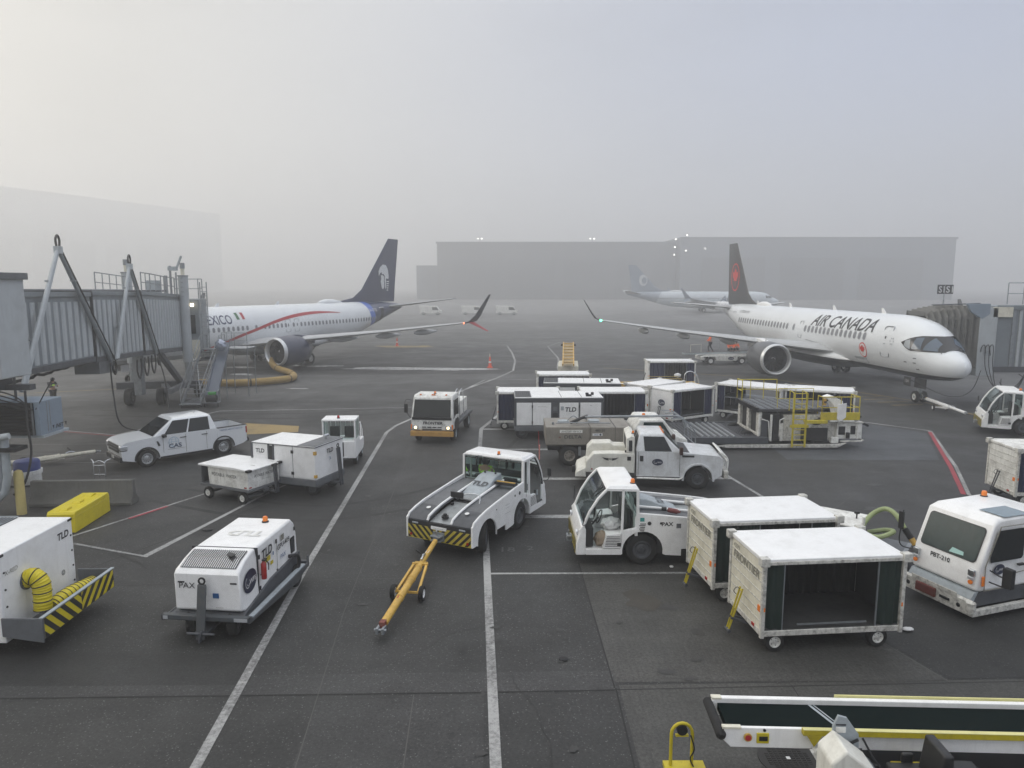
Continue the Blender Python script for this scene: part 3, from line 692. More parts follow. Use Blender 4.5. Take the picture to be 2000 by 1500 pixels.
def gear(root, x, y, h, Rw, ww, gap, name='main_gear', col=LGREY, steer=0):
    a = MB(); a.cyl((x, y, Rw), (x, y, h), .11, col, 12); a.cyl((x, y, Rw), (x, y, h * .55 + Rw * .4), .075, CHROME, 12); a.cyl((x, y - gap - .1, Rw), (x, y + gap + .1, Rw), .07, col, 10)
    a.beam((x, y, h * .55), (x + .9, y, h), .08, .08, col); a.beam((x, y, Rw + .1), (x + .22, y, Rw + .32), .05, .05, col); a.beam((x + .22, y, Rw + .32), (x + .05, y, Rw + .62), .05, .05, col)
    a.tube([(x, y + .12, Rw + .1), (x - .15, y + .14, Rw + .5), (x - .05, y + .12, h)], .02, BLACK, 6); g = a.out(name, root)
    for s in (-1, 1): wheel(g, x, y + s * gap, Rw, ww, Rw * .52, WHITED, holes=8)
    return g
def fus_livery(name, base, rules, rough=.3):
    """rules: list of (colour, (kx, ky_abs, kz, c)) - colour where kx*x + ky*|y| + kz*z > c (object space paint edge)"""
    m = bpy.data.materials.new(name); m.use_nodes = True; nt = m.node_tree; N = nt.nodes; L = nt.links; b = N['Principled BSDF']; b.inputs['Roughness'].default_value = rough; b.inputs['Coat Weight'].default_value = .3
    tc = N.new('ShaderNodeTexCoord'); s = N.new('ShaderNodeSeparateXYZ'); L.new(tc.outputs['Object'], s.inputs[0]); ab = N.new('ShaderNodeMath'); ab.operation = 'ABSOLUTE'; L.new(s.outputs[1], ab.inputs[0])
    ns = N.new('ShaderNodeTexNoise'); ns.inputs['Scale'].default_value = .8; ns.inputs['Detail'].default_value = 8; L.new(tc.outputs['Object'], ns.inputs['Vector'])
    r = N.new('ShaderNodeMapRange'); r.inputs[1].default_value = .4; r.inputs[2].default_value = .8; r.inputs[3].default_value = 0; r.inputs[4].default_value = .22; L.new(ns.outputs['Fac'], r.inputs[0])
    mx = N.new('ShaderNodeMix'); mx.data_type = 'RGBA'; mx.inputs[6].default_value = (*base, 1); mx.inputs[7].default_value = (base[0] * .6, base[1] * .6, base[2] * .58, 1); L.new(r.outputs[0], mx.inputs[0]); cur = mx.outputs[2]
    for col, (kx, ky, kz, c, cv) in rules:
        acc = None
        # cv * x^2 curves the paint edge
        for out_, k in ((s.outputs[0], kx), (ab.outputs[0], ky), (s.outputs[2], kz)):
            n = N.new('ShaderNodeMath'); n.operation = 'MULTIPLY'; L.new(out_, n.inputs[0]); n.inputs[1].default_value = k
            if acc is None: acc = n.outputs[0]
            else: q = N.new('ShaderNodeMath'); q.operation = 'ADD'; L.new(acc, q.inputs[0]); L.new(n.outputs[0], q.inputs[1]); acc = q.outputs[0]
        q = N.new('ShaderNodeMath'); q.operation = 'SUBTRACT'; L.new(acc, q.inputs[0]); q.inputs[1].default_value = c
        if cv:
            z2 = N.new('ShaderNodeMath'); z2.operation = 'POWER'; zz = N.new('ShaderNodeMath'); zz.operation = 'SUBTRACT'; L.new(s.outputs[2], zz.inputs[0]); zz.inputs[1].default_value = 2.0
            za = N.new('ShaderNodeMath'); za.operation = 'MAXIMUM'; L.new(zz.outputs[0], za.inputs[0]); za.inputs[1].default_value = 0.
            L.new(za.outputs[0], z2.inputs[0]); z2.inputs[1].default_value = 2.; zm = N.new('ShaderNodeMath'); zm.operation = 'MULTIPLY_ADD'; L.new(z2.outputs[0], zm.inputs[0]); zm.inputs[1].default_value = cv; L.new(q.outputs[0], zm.inputs[2]); q = zm
        g = N.new('ShaderNodeMapRange'); g.inputs[1].default_value = -.015; g.inputs[2].default_value = .015; L.new(q.outputs[0], g.inputs[0])
        mx = N.new('ShaderNodeMix'); mx.data_type = 'RGBA'; mx.inputs[7].default_value = (*col, 1); L.new(cur, mx.inputs[6]); L.new(g.outputs[0], mx.inputs[0]); cur = mx.outputs[2]
    L.new(cur, b.inputs['Base Color']); return m
WINGM = mat('wing_grey', (.42, .43, .44), .4, dirt=.3, scale=1., dcol=(.25, .25, .25)); WLE = mat('wing_leading_edge', (.62, .63, .65), .3, metal=.3)
PLW = (.72, .74, .76)
def cabin_windows(root, F, s0, s1, pitch, z, side, w, h, skip=(), m=None):
    m = m or mat('cabin_window', (.22, .23, .25), .2); st = s0; first = None
    fr = mat('window_surround', (.45, .46, .48), .4)
    while st <= s1:
        if not any(a <= st <= b for a, b in skip):
            mb = MB(); p = [(st + x, z + y) for x, y in rrect(-w / 2, w / 2, -h / 2, h / 2, w * .45, 3)]; F.poly(mb, fr, [(st + x * 1.25, z + y * 1.2) for x, y in rrect(-w / 2, w / 2, -h / 2, h / 2, w * .45, 3)], side, .010); F.poly(mb, m, p, side, .015); mb.out('window', root)
        st += pitch
LEAF = [(0, 1), (.13, .72), (.33, .80), (.26, .42), (.52, .62), (.60, .46), (.92, .50), (.80, .24), (.92, .12), (.48, -.22), (.53, -.40), (.06, -.34), (.06, -.82)]
LEAF = LEAF + [(-x, y) for x, y in LEAF[::-1][:-1]]

def b737(label, loc, deg, liv):
    t = thing('airliner', label, 'aircraft', loc, deg)
    X0 = 19.6
    F = Fus([(0, 2.75, 2.45, .05), (.25, 3.12, 2.12, .45), (.9, 3.55, 1.83, .83), (2.0, 4.10, 1.60, 1.22), (3.0, 4.75, 1.48, 1.48), (4.3, 5.22, 1.42, 1.72), (6, 5.40, 1.40, 1.86), (8, 5.42, 1.40, 1.88), (26.0, 5.42, 1.40, 1.88), (28.5, 5.42, 1.62, 1.86), (31.5, 5.42, 2.35, 1.62), (34.5, 5.36, 3.20, 1.20), (37, 5.24, 3.90, .80), (38.6, 5.10, 4.32, .48), (39.4, 4.95, 4.50, .22)], X0)
    navy = (.012, .022, .072)
    if liv == 'mex': fm = fus_livery('mexican_fuselage', PLW, [((.40, .41, .42), (0, 0, -1, -1.85, 0)), ((.05, .13, .50), (-1, 0, 0.55, 13.75, -.06)), (navy, (-1, 0, 0.55, 14.75, -.06))])
    else: fm = fus_livery('hazed_alaskan_fuselage', (.55, .60, .65), [((.28, .32, .38), (-1, 0, .5, 13.5, 0))])  # far livery painted paler to stand in for fog
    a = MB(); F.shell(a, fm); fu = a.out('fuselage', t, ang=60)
    MB().loft([[(F.x0 - s, 1.75 * w_ * math.cos(R(an)), 1.75 + .72 * hh * math.sin(R(an))) for an in range(0, 360, 20)] for s, w_, hh in ((12.6, .1, .1), (14, .8, .75), (16, 1.1, .95), (20, 1.15, 1), (23, 1.0, .9), (25.5, .5, .4), (26.5, .1, .1))], mat('belly_fairing', (.38, .39, .40), .4)).out('belly_fairing', t, ang=60)
    fin = mat('navy_tail', navy, .35) if liv == 'mex' else mat('hazed_blue_tail', (.26, .30, .36), .35)  # far tail blue lightened so it looks fogged
    for sg in ((-1, 1)):
        a = MB(); wing(a, [(6.6, sg * 1.2, 2.15, 7.9, 1.05, 0), (3.4, sg * 5.2, 2.55, 4.6, .62, 0), (-.6, sg * 11, 3.15, 3.0, .36, 0), (-4.6, sg * 16.8, 3.85, 1.7, .18, 0)], WINGM); wg = a.out('wing', t, ang=50)
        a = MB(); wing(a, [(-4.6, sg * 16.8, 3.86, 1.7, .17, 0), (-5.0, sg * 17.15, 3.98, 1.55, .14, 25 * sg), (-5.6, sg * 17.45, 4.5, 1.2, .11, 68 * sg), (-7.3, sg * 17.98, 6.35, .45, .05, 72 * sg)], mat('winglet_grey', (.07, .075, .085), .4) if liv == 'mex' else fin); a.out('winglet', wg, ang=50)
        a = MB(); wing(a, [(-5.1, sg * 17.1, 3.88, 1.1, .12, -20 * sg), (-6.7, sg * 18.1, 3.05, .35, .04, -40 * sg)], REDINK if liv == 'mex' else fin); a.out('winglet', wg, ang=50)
        for yy, x_, zz in ((7.0, .4, 2.45), (10.2, -1.8, 2.72), (13.0, -3.6, 3.0)):
            a = MB(); tear(a, (x_ + 1.2, sg * yy, zz), (x_ - 3.0, sg * yy, zz - .05), .28, WINGM); a.out('flap_fairing', wg)
        a = MB(); a.cyl((-4.55, sg * 16.9, 3.86), (-4.45, sg * 16.95, 3.86), .06, mat('red_nav_light', (1, .12, .03), .3, emis=8) if liv == 'mex' and sg > 0 else LAMP, 8); a.out('navigation_light', wg)
        e = engine(t, 6.0, sg * 4.83, 1.68, 1.20, 4.0, NAVYP if liv == 'mex' else WHITE, mat('engine_lip', (.60, .61, .62), .35, metal=.5))
        a = MB(); a.prism([(5.0, 2.82), (3.4, 3.0), (1.0, 2.7), (1.2, 2.1), (3.5, 1.9), (4.6, 2.6)], sg * 4.83 - .2, sg * 4.83 + .2, NAVYP if liv == 'mex' else WHITE); a.out('pylon', e, .08, 3)
        a = MB(); wing(a, [(-15.9, sg * .3, 4.75, 4.2, .42, 0), (-19.4, sg * 7.15, 5.65, 1.35, .13, 0)], WINGM); a.out('tailplane', t, ang=50)
        gear(t, 0, sg * 2.86, 2.4, .56, .40, .43)
        a = MB(); a.cyl((0, sg * 2.2, 2.0), (.3, sg * 2.2, 2.0), .7, DARKIN, 20); a.out('wheel_well', t)
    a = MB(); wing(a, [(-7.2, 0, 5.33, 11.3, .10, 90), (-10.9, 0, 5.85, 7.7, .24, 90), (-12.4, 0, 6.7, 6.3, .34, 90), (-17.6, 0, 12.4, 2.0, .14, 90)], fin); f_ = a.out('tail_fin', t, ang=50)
    gear(t, 15.6, 0, 1.7, .345, .2, .2, 'nose_gear')
    for sg in (-1, 1): MB().box(14.6, 16.6, sg * .35 - .02, sg * .35 + .02, .95, 1.5, mat('gear_door_white', (.55, .55, .55), .5)).out('gear_door', t)
    a = MB(); tear(a, (-5.2, 0, 5.38), (-9.2, 0, 5.42), .42, mat('antenna_white', PLW, .4)); a.out('antenna_dome', t)
    for s in (6, 12, 19): a = MB(); a.prism([(X0 - s, 5.38), (X0 - s - .5, 5.38), (X0 - s - .55, 5.72), (X0 - s - .35, 5.72)], -.02, .02, MATS['antenna_white']); a.out('antenna', t)
    # cockpit glass
    for sg in (-1, 1):
        for (s0, s1, s2, s3, z0, z1) in ((1.75, 2.35, 2.55, 2.0, 3.75, 4.32), (2.1, 2.6, 3.15, 2.9, 3.72, 4.35), (3.0, 3.25, 3.75, 3.75, 3.75, 4.38)):
            a = MB(); F.patch(a, GLASSD, lambda u_, v_: ((s0 + (s3 - s0) * u_) * (1 - v_) + (s1 + (s2 - s1) * u_) * v_, z0 + (z1 - z0) * v_), sg, .02); a.out('cockpit_window', t)
    side = 1 if liv == 'mex' else -1
    cabin_windows(t, F, 7.6, 32.6, .508, 3.62, side, .24, .36, ((18.4, 18.8), (19.5, 20.0), (13.9, 14.3), (15.1, 15.5)))
    def door(st, w, z0, z1, nm='door'):
        a = MB(); F.outline(a, mat('door_seam', (.22, .23, .25), .5), [(st + x, z) for x, z in rrect(-w / 2, w / 2, z0, z1, .12, 4)], side, .018, .01); F.poly(a, mat('cabin_window', (.1, .1, .1)), [(st + x, 3.62 + y) for x, y in rrect(-.08, .08, -.13, .13, .06)], side, .02); a.out(nm, t)
    for st in (18.6, 19.75): door(st, .62, 3.0, 4.12, 'emergency_exit')
    door(5.0, .86, 2.62, 4.45)
    if liv == 'mex':
        a = MB(); F.patch(a, DARKIN, lambda u_, v_: (33.6 + .75 * u_, 2.95 + 1.75 * v_), 1, .02, 4, 8); F.outline(a, WHITE, [(33.55, 2.9), (34.4, 2.9), (34.4, 4.75), (33.55, 4.75)], 1, .05, .03); a.out('rear_door', t, label='open rear door with a dark opening')
        a = MB(); F.text(a, 'AEROMEXICO', .80, mat('title_navy', (.02, .03, .09), .4), 9.5, 4.42, 1, bold=.012, sx=.76)
        a.out('lettering', t)
        a = MB(); F.text(a, 'XA-OTB', .34, WHITEINK, 31.9, 4.55, 1, bold=.01, off=.02); a.out('lettering', t)
        a = MB()
        for i, m_ in enumerate((mat('flag_green', (.03, .14, .06), .5), WHITEINK, REDINK)): F.patch(a, m_, lambda u_, v_: (12.8 + i * .30 + .30 * u_, 4.35 + .55 * v_ - u_ * .0), 1, .016, 1, 3)
        a.out('flag', t)
        pth = [(9.5, 2.05, .10), (11, 2.45, .11), (13, 3.02, .12), (15, 3.5, .12), (17, 3.98, .12), (19, 4.32, .13), (21, 4.52, .13), (23, 4.60, .11), (25, 4.55, .06), (26.6, 4.44, .012)]
        a = MB(); F.band(a, REDINK, [(st, *cr([(p[0], p[1], p[2]) for p in pth], st)) for st in [9.5 + i * .35 for i in range(49)]], 1, .02); a.out('red_swoosh', t)
        # eagle-head emblem on both faces of the fin
        EM = mat('emblem_white', (.62, .64, .66), .4)
        head = [(-.9, 1.25), (-.2, 1.55), (.6, 1.5), (1.1, 1.05), (1.3, .35), (1.28, -.1), (.55, -.1), (.55, -1.15), (.35, -1.35), (.2, -.3), (.25, .25), (-.05, .45), (-.45, .4), (-.55, .65), (-.95, .55), (-1.3, .15), (-1.35, .75)]
        face = [(-.75, .3), (-.2, .3), (.05, .1), (.05, -1.1), (-.25, -1.35), (-.6, -1.2), (-.75, -.75), (-.9, -.5), (-.72, -.2)]
        a = MB()
        for sg in (1, -1):
            u_, o_ = V((-1, 0, 0)) , V((-16.35, sg * .19, 8.0))
            for P_ in (head, face): a.poly([o_ + u_ * x * .72 + V((0, 0, z * .95)) for x, z in P_], EM)
            for k in range(5): x1 = 1.35 - k * .07; a.poly([o_ + u_ * x + V((0, 0, z)) for x, z in ((.5, -.35 - k * .24), (x1 * .75, -.35 - k * .24), (x1 * .72, -.47 - k * .24), (.5, -.47 - k * .24))], EM)
        a.out('emblem', f_)
        a = MB(); a.box(14.9, 16.3, .375, .38, 1.0, 1.45, MATS['gear_door_white']); text_mb(a, 'OTB', .28, INK, (15.6, .38, 1.22), (-1, 0, 0), (0, 0, 1)); a.out('lettering', t)
    else:
        a = MB(); F.text(a, 'Alaska', 1.5, mat('title_blue', (.03, .06, .14), .4), 12.5, 3.6, -1, bold=.02, shear=.35); a.out('lettering', t)
        a = MB(); o_ = V((-15.6, -.2, 8.4)); ell(a, o_, (1, 0, 0), (0, 0, 1), 1.1, 1.5, mat('emblem_white', (.6, .6, .6)), off=.02); ell(a, o_ + V((.25, 0, -.1)), (1, 0, 0), (0, 0, 1), .65, .85, fin, off=.04); a.out('emblem', f_)
    return t

def a220(label, loc, deg):
    t = thing('airliner', label, 'aircraft', loc, deg); X0 = 19.2
    F = Fus([(0, 2.62, 2.42, .05), (.15, 2.92, 2.10, .42), (.6, 3.22, 1.86, .80), (1.2, 3.54, 1.71, 1.09), (2.1, 4.26, 1.61, 1.39), (3.1, 4.88, 1.55, 1.60), (4.6, 5.26, 1.52, 1.71), (6.5, 5.33, 1.52, 1.75), (25.5, 5.33, 1.52, 1.75), (28, 5.33, 1.72, 1.72), (31, 5.33, 2.35, 1.5), (34, 5.28, 3.2, 1.1), (36.5, 5.12, 3.95, .68), (38.0, 4.92, 4.35, .34), (38.6, 4.75, 4.5, .12)], X0)
    blk = (.012, .013, .016)
    fm = fus_livery('white_fuselage_black_belly', (.76, .785, .81), [(blk, (.0, 0, -1, -1.98, 0))])
    a = MB(); F.shell(a, fm); a.out('fuselage', t, ang=60)
    MB().loft([[(X0 - s, 1.7 * w_ * math.cos(R(an)), 2.0 + .85 * hh * math.sin(R(an))) for an in range(0, 360, 15)] for s, w_, hh in ((9.3, .5, .3), (11, .92, .72), (13, 1.1, .98), (16, 1.24, 1.1), (20, 1.26, 1.12), (23, 1.08, .95), (25.5, .7, .5), (26.6, .2, .1))], fm).out('belly_fairing', t, ang=60)
    blkm = mat('black_tail', (.03, .032, .036), .35); char = mat('charcoal_cowl', (.075, .078, .085), .38, coat=.3)
    for sg in (-1, 1):
        a = MB(); wing(a, [(7.6, sg * 1.3, 2.45, 7.2, .95, 0), (4.0, sg * 4.6, 2.75, 4.9, .6, 0), (-.4, sg * 10.5, 3.4, 2.9, .34, 0), (-3.9, sg * 16.4, 4.15, 1.55, .17, 0)], WINGM); wg = a.out('wing', t, ang=50)
        a = MB(); wing(a, [(-3.9, sg * 16.4, 4.16, 1.55, .16, 0), (-4.3, sg * 16.75, 4.3, 1.35, .13, 30 * sg), (-4.8, sg * 17.0, 4.7, 1.05, .1, 55 * sg), (-6.3, sg * 17.55, 5.9, .45, .05, 60 * sg)], blkm); a.out('winglet', wg, ang=50)
        for yy, x_, zz in ((6.6, .6, 2.62), (9.8, -1.2, 2.95), (12.8, -2.9, 3.3)): a = MB(); tear(a, (x_ + 1.1, sg * yy, zz), (x_ - 2.8, sg * yy, zz), .27, WINGM); a.out('flap_fairing', wg)
        a = MB(); a.cyl((-3.85, sg * 16.45, 4.17), (-3.75, sg * 16.5, 4.17), .09, mat('green_nav_light', (.08, 1, .35), .3, emis=10) if sg < 0 else LAMP, 8); a.out('navigation_light', wg)
        e = engine(t, 6.4, sg * 5.2, 1.74, 1.17, 4.0, char, mat('engine_lip', (.6, .6, .6), .35, metal=.5))
        a = MB(); a.prism([(5.4, 2.82), (3.4, 3.15), (1.2, 2.85), (1.2, 2.3), (3.4, 2.1), (4.8, 2.6)], sg * 5.2 - .24, sg * 5.2 + .24, WHITE); a.out('pylon', e, .1, 3)
        a = MB(); a.box(-.05, .05, -.02, .02, 0, .3, WHITE); q = a.out('strake', e); q.location = (5.2, sg * 5.2 - .4, 2.98)
        a = MB(); wing(a, [(-14.8, sg * .3, 4.85, 3.6, .4, 0), (-17.4, sg * 6.1, 5.35, 1.4, .13, 0)], WINGM); a.out('tailplane', t, ang=50)
        gear(t, 0, sg * 3.3 * .95, 2.4, .53, .38, .40)
    a = MB(); wing(a, [(-9.8, 0, 5.2, 8.2, .12, 90), (-11.6, 0, 5.75, 6.6, .28, 90), (-12.6, 0, 6.4, 5.6, .34, 90), (-16.2, 0, 11.5, 2.3, .15, 90)], blkm); fn = a.out('tail_fin', t, ang=50)
    a = MB()
    for sg in (1, -1):
        o_ = V((-16.0, sg * .168, 8.0)); u_ = V((-sg, 0, 0)) * (1 if sg > 0 else 1)
        n = V((0, sg, 0))
        lm = mat('bright_red', (.62, .03, .02), .4)
        ring(a, o_, u_, (0, 0, 1), 1.15, 1.45, .16, lm, off=0)
        a.poly([o_ + u_ * x * .85 + V((0, 0, z * 1.05)) for x, z in LEAF], lm)
    a.out('emblem', fn)
    gear(t, 15.3, 0, 1.75, .36, .22, .24, 'nose_gear')
    a = MB(); a.box(14.5, 15.15, -.55, -.51, 1.0, 1.55, BLACK); text_mb(a, '134', .2, WHITEINK, (14.8, -.55, 1.3), (1, 0, 0), (0, 0, 1)); a.box(15.5, 16.6, -.5, -.46, 1.0, 1.6, BLACK); a.out('gear_door', t)
    a = MB(); tear(a, (-7.2, 0, 5.3), (-10.6, 0, 5.35), .36, WHITE); a.out('antenna_dome', t)
    for s in (8, 14.5, 22, 29): a = MB(); a.prism([(X0 - s, 5.3), (X0 - s - .5, 5.3), (X0 - s - .6, 5.68), (X0 - s - .4, 5.68)], -.02, .02, WHITE); a.out('antenna', t)
    # cockpit: black mask with side windows and windscreens
    def ztop(s_): zc, hh, hw = F.sec(s_); return zc + hh
    def mlo(s_): return 3.33 + (0 if s_ < 2.7 else .46 * ((s_ - 2.7) / .9) ** 1.5)
    def mhi(s_): return min(ztop(s_), 4.20 - (0 if s_ < 2.4 else .44 * ((s_ - 2.4) / 1.2) ** 1.6))
    a = MB(); gb = mat('gloss_black', (.010, .010, .012), .2, spec=.5)
    for sg in (-1, 1): F.patch(a, gb, lambda u_, v_: ((lambda s_: (s_, mlo(s_) + (max(mhi(s_), mlo(s_) + .02) - mlo(s_)) * v_))(1.05 + 2.55 * u_)), sg, .035, 40, 16)
    a.out('cockpit_mask', t, ang=60)
    wm = mat('cockpit_glass', (.07, .10, .14), .1, spec=.6); wl = mat('lit_cockpit_pane', (.30, .33, .36), .25)  # rear pane painted pale to show a lit cockpit inside
    for sg in (-1, 1):
        for (s0, s1, m_, lo, hi) in ((1.3, 1.98, wm, .10, .9), (2.1, 2.68, wm, .12, .88), (2.76, 3.28, wl, .10, .86)):
            def f_(u_, v_):
                s_ = s0 + (s1 - s0) * u_ + (.22 * v_ * (1 - u_)); l_ = mlo(s_); h_ = mhi(s_); return (s_, l_ + (h_ - l_) * (lo + (hi - lo) * v_ * (1 if s0 < 3 else 1 - .25 * u_)))
            a = MB(); F.patch(a, m_, f_, sg, .05, 10, 10); a.out('cockpit_window', t, ang=60)
    a = MB()
    for sg in (-1, 1): a.tube([F.at(1.1, 3.26, sg, .03), F.at(1.25, 3.4, sg, .04), F.at(1.5, 3.55, sg, .05)], .02, BLACK, 5)
    a.out('wiper', t)
    cabin_windows(t, F, 7.5, 15.9, .60, 3.86, -1, .32, .46); cabin_windows(t, F, 17.9, 30.4, .60, 3.86, -1, .32, .46, ((18.4, 19.0),))
    seam = mat('door_seam', (.25, .25, .26), .5)
    for st, w, z0, z1, nm in ((5.15, .86, 2.75, 4.62, 'door'), (16.7, .55, 3.1, 4.4, 'emergency_exit'), (31.9, .8, 2.9, 4.6, 'door')):
        a = MB(); F.outline(a, seam if nm != 'door' or st > 10 else mat('door_rim', (.40, .41, .43), .3, metal=.4), [(st + x, z) for x, z in rrect(-w / 2, w / 2, z0, z1, .14, 4)], -1, .042 if st < 10 else .02, .015)
        if st < 10: F.poly(a, INK, [(st + x, 3.95 + y) for x, y in rrect(-.06, .06, -.09, .09, .05)], -1, .02); F.poly(a, LGREY, [(st + x, 3.55 + y) for x, y in rrect(-.12, .12, -.03, .03, .02)], -1, .02)
        a.out(nm, t)
    a = MB(); F.outline(a, seam, [(7.5, 2.35), (8.9, 2.35), (8.9, 2.42), (7.5, 2.42)], -1, .02, .01); F.outline(a, seam, [(7.5, 2.3), (8.9, 2.3), (8.85, 2.05), (7.55, 2.05)], -1, .01, .01); a.out('cargo_door', t)
    gT, gA, gC = (glyphs(q, .012, .2) for q in ('AIR CANADA', 'AIR', 'CANADA')); wT, wA, wC = (g[3] - g[2] for g in (gT, gA, gC)); kx = .98 / .70
    for w_, wd_, sg_ in (('AIR', wA, 1), ('CANADA', wC, -1)): a = MB(); F.text(a, w_, 1.0, INK, 11.0 + sg_ * (wT - wd_) / 2 * kx, 4.62, -1, bold=.012, shear=.2, sx=.98); a.out('lettering', t)
    a = MB(); F.text(a, 'C-FTGW 419', .3, INK, 29.3, 4.65, -1, shear=.2); a.out('lettering', t)
    a = MB(); lm = MATS['bright_red']
    o1 = [(7.6 + .46 * math.cos(t_ * .2618), 2.95 + .50 * math.sin(t_ * .2618)) for t_ in range(24)]; F.poly(a, lm, o1, -1, .012); F.poly(a, WHITE, [(7.6 + (x - 7.6) * .84, 2.95 + (z - 2.95) * .84) for x, z in o1], -1, .016)
    a.poly([F.at(7.6 - x * .33, 2.98 + z * .34, -1, .045) for x, z in LEAF], lm); a.out('emblem', t)
    a = MB(); r_ = random.Random(3)
    for i in range(6):
        an = i * 1.047; F.poly(a, LGREY, [(4.45 - .16 * math.cos(an) + x, 3.75 + .2 * math.sin(an) + z) for x, z in ((-.05, 0), (0, .06), (.06, .02), (.02, -.05))], -1, .016)
    a.out('star_ring_decal', t)
    for st, z in ((2.4, 2.9), (2.45, 2.62), (2.35, 2.25), (3.2, 2.62)): a = MB(); F.poly(a, MGREY, [(st + x, z + y) for x, y in rrect(-.12, .12, -.03, .03, .02)], -1, .014); a.out('probe', t)
    a = MB(); F.outline(a, seam, [(14.7 + .0 * i, 3.0 - i * .0) for i in range(0)] or [(15.8, 3.05), (14.0, 2.92), (12.4, 2.5), (11, 1.95), (11.02, 1.94), (12.42, 2.48), (14.02, 2.90), (15.8, 3.03)], -1, .012, .012); a.out('fairing_seam', t)
    return t
b737('white airliner with navy tail, red swoosh and eagle-head emblem at the left gate', (-21.5, 66.2, 0), -115.0, 'mex')
a220('white airliner with black tail, red leaf roundel and black engines at the right gate', (24.35, 58.9, 0), -86.6)
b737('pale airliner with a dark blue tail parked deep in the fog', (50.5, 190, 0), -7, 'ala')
# ---------------------------------------------------------------- baggage carts
CARTSHADE = mat('cart_inner_shade', (.010, .010, .011), .9)  # near-black colour stands in for shade inside the carts
def folds(mb, x0, x1, y, z0, z1, m, amp=.03, n=None, ax='x'):
    n = n or max(6, int(abs(x1 - x0) / .035)); A = []
    for i in range(n + 1):
        t = i / n; x = x0 + (x1 - x0) * t; o = amp * math.sin(t * n * 1.25) + amp * .5 * math.sin(t * n * .47 + 1)
        A.append((x, y + o) if ax == 'x' else (y + o, x))
    B = [(p[0], p[1] + .012) if ax == 'x' else (p[0] + .012, p[1]) for p in A][::-1]
    mb.prism(A + B, z0, z1, m, ax='z')
def make_cart(name, label, L=2.9, W=1.6, H=1.97, skin=WHITE, post=WHITED, cur=NAVY, name_txt=None, num=None, logo=False, shelf=False, mirror=False, group='covered baggage carts', open_near=(.2, .8), bar=YEL, back_open=False, tieb=True, solid_near=False):
    if not name_txt and bar is YEL: bar = DGREY
    """x along the cart, drawbar at -x, near (camera) side -y"""
    t = thing(name, label, 'baggage cart', group=group); h, w = L / 2, W / 2; zf = .46
    a = MB(); a.box(-h, h, -w, w, zf, zf + .05, mat('cart_floor', (.045, .045, .045), .8, dirt=.6, scale=5, dcol=(.02, .02, .02))); a.box(-h, h, -w - .02, -w + .05, zf - .09, zf + .03, post); a.box(-h, h, w - .05, w + .02, zf - .09, zf + .03, post)  # floor colour darkened as painted shade under the cart roof
    a.box(-h - .02, -h + .05, -w, w, zf - .1, zf + .02, post); a.box(h - .05, h + .02, -w, w, zf - .1, zf + .02, post)
    for x in (-h * .6, 0, h * .6): a.box(x - .05, x + .05, -w + .06, w - .06, zf - .12, zf - .01, DGREY)
    a.out('deck', t, .012)
    a = MB(); sg = -1
    # ribbed end panels
    for x0, x1 in ((-h - .01, -h + .03), (h - .03, h + .01)):
        a2 = MB(); a2.box(x0, x1, -w + .03, w - .03, zf, H - .12, skin); n = 7
        for i in range(1, n):
            z = zf + (H - .12 - zf) * i / n
            if not (logo and not name_txt): a2.box(x0 - (.012 if x0 < 0 else -.04), x1 - (.04 if x0 < 0 else -.012), -w + .05, w - .05, z - .012, z + .012, post)
        a2.box(x1 if x0 < 0 else x0 - .008, x1 + .008 if x0 < 0 else x0, -w + .05, w - .05, zf + .05, H - .13, CARTSHADE); a2.out('end_panel', t, .005)  # thin dark sheet added on the inner face as painted shade
    for sx_ in (-1, 1):
        for sy in (-1, 1): a.box(sx_ * h - .04, sx_ * h + .04, sy * w - .04, sy * w + .04, zf - .12, H - .1, post)
    a.out('corner_post', t, .012)
    a = MB(); a.prism([(-h - .03, H - .10), (h + .03, H - .10), (h + .03, H - .015), (h - .1, H), (-h + .1, H), (-h - .03, H - .015)], -w - .04, w + .04, skin); a.box(-h + .04, h - .04, -w + .04, w - .04, H - .13, H - .101, CARTSHADE); r = a.out('roof', t, .018)
    a = MB(); a.box(-h, h, -w - .055, -w - .035, H - .12, H - .05, post); a.box(-h, h, w + .035, w + .055, H - .12, H - .05, post)
    for sx_ in (-1, 1):
        for sy in (-1, 1): a.box(sx_ * (h + .02) - .09, sx_ * (h + .02) + .09, sy * (w + .01) - .08, sy * (w + .01) + .08, H - .14, H + .03, WORN)
    a.out('corner_casting', r, .03)
    # curtains near side, closed back
    x0, x1 = -h + .05 + (L - .1) * open_near[0], -h + .05 + (L - .1) * open_near[1]
    if x0 > -h + .12: a = MB(); folds(a, -h + .05, x0, -w + .02, zf + .05, H - .12, cur); a.box(x0 - .012, x0 + .012, -w, -w + .03, zf, H - .12, STEEL); a.out('curtain', t, ang=80)
    if x1 < h - .12: a = MB(); folds(a, x1, h - .05, -w + .02, zf + .05, H - .12, cur); a.box(x1 - .012, x1 + .012, -w, -w + .03, zf, H - .12, STEEL); a.out('curtain', t, ang=80)
    if not back_open: a = MB(); folds(a, -h + .05, h - .05, w - .04, zf + .05, H - .12, CARTSHADE); a.out('curtain', t, ang=80)
    else: a = MB(); folds(a, -h + .05, -h + .05 + .25 * L, w - .04, zf + .05, H - .12, cur); a.out('curtain', t, ang=80)
    a = MB(); a.box(-h * .5, h * .5, -w - .01, -w + .015, zf + .12, zf + .15, STEEL); a.out('safety_rail', t)
    if shelf: a = MB(); a.box(-h + .05, h - .05, -w + .05, w - .05, (zf + H) / 2 - .02, (zf + H) / 2 + .02, STEEL); a.out('shelf', t)
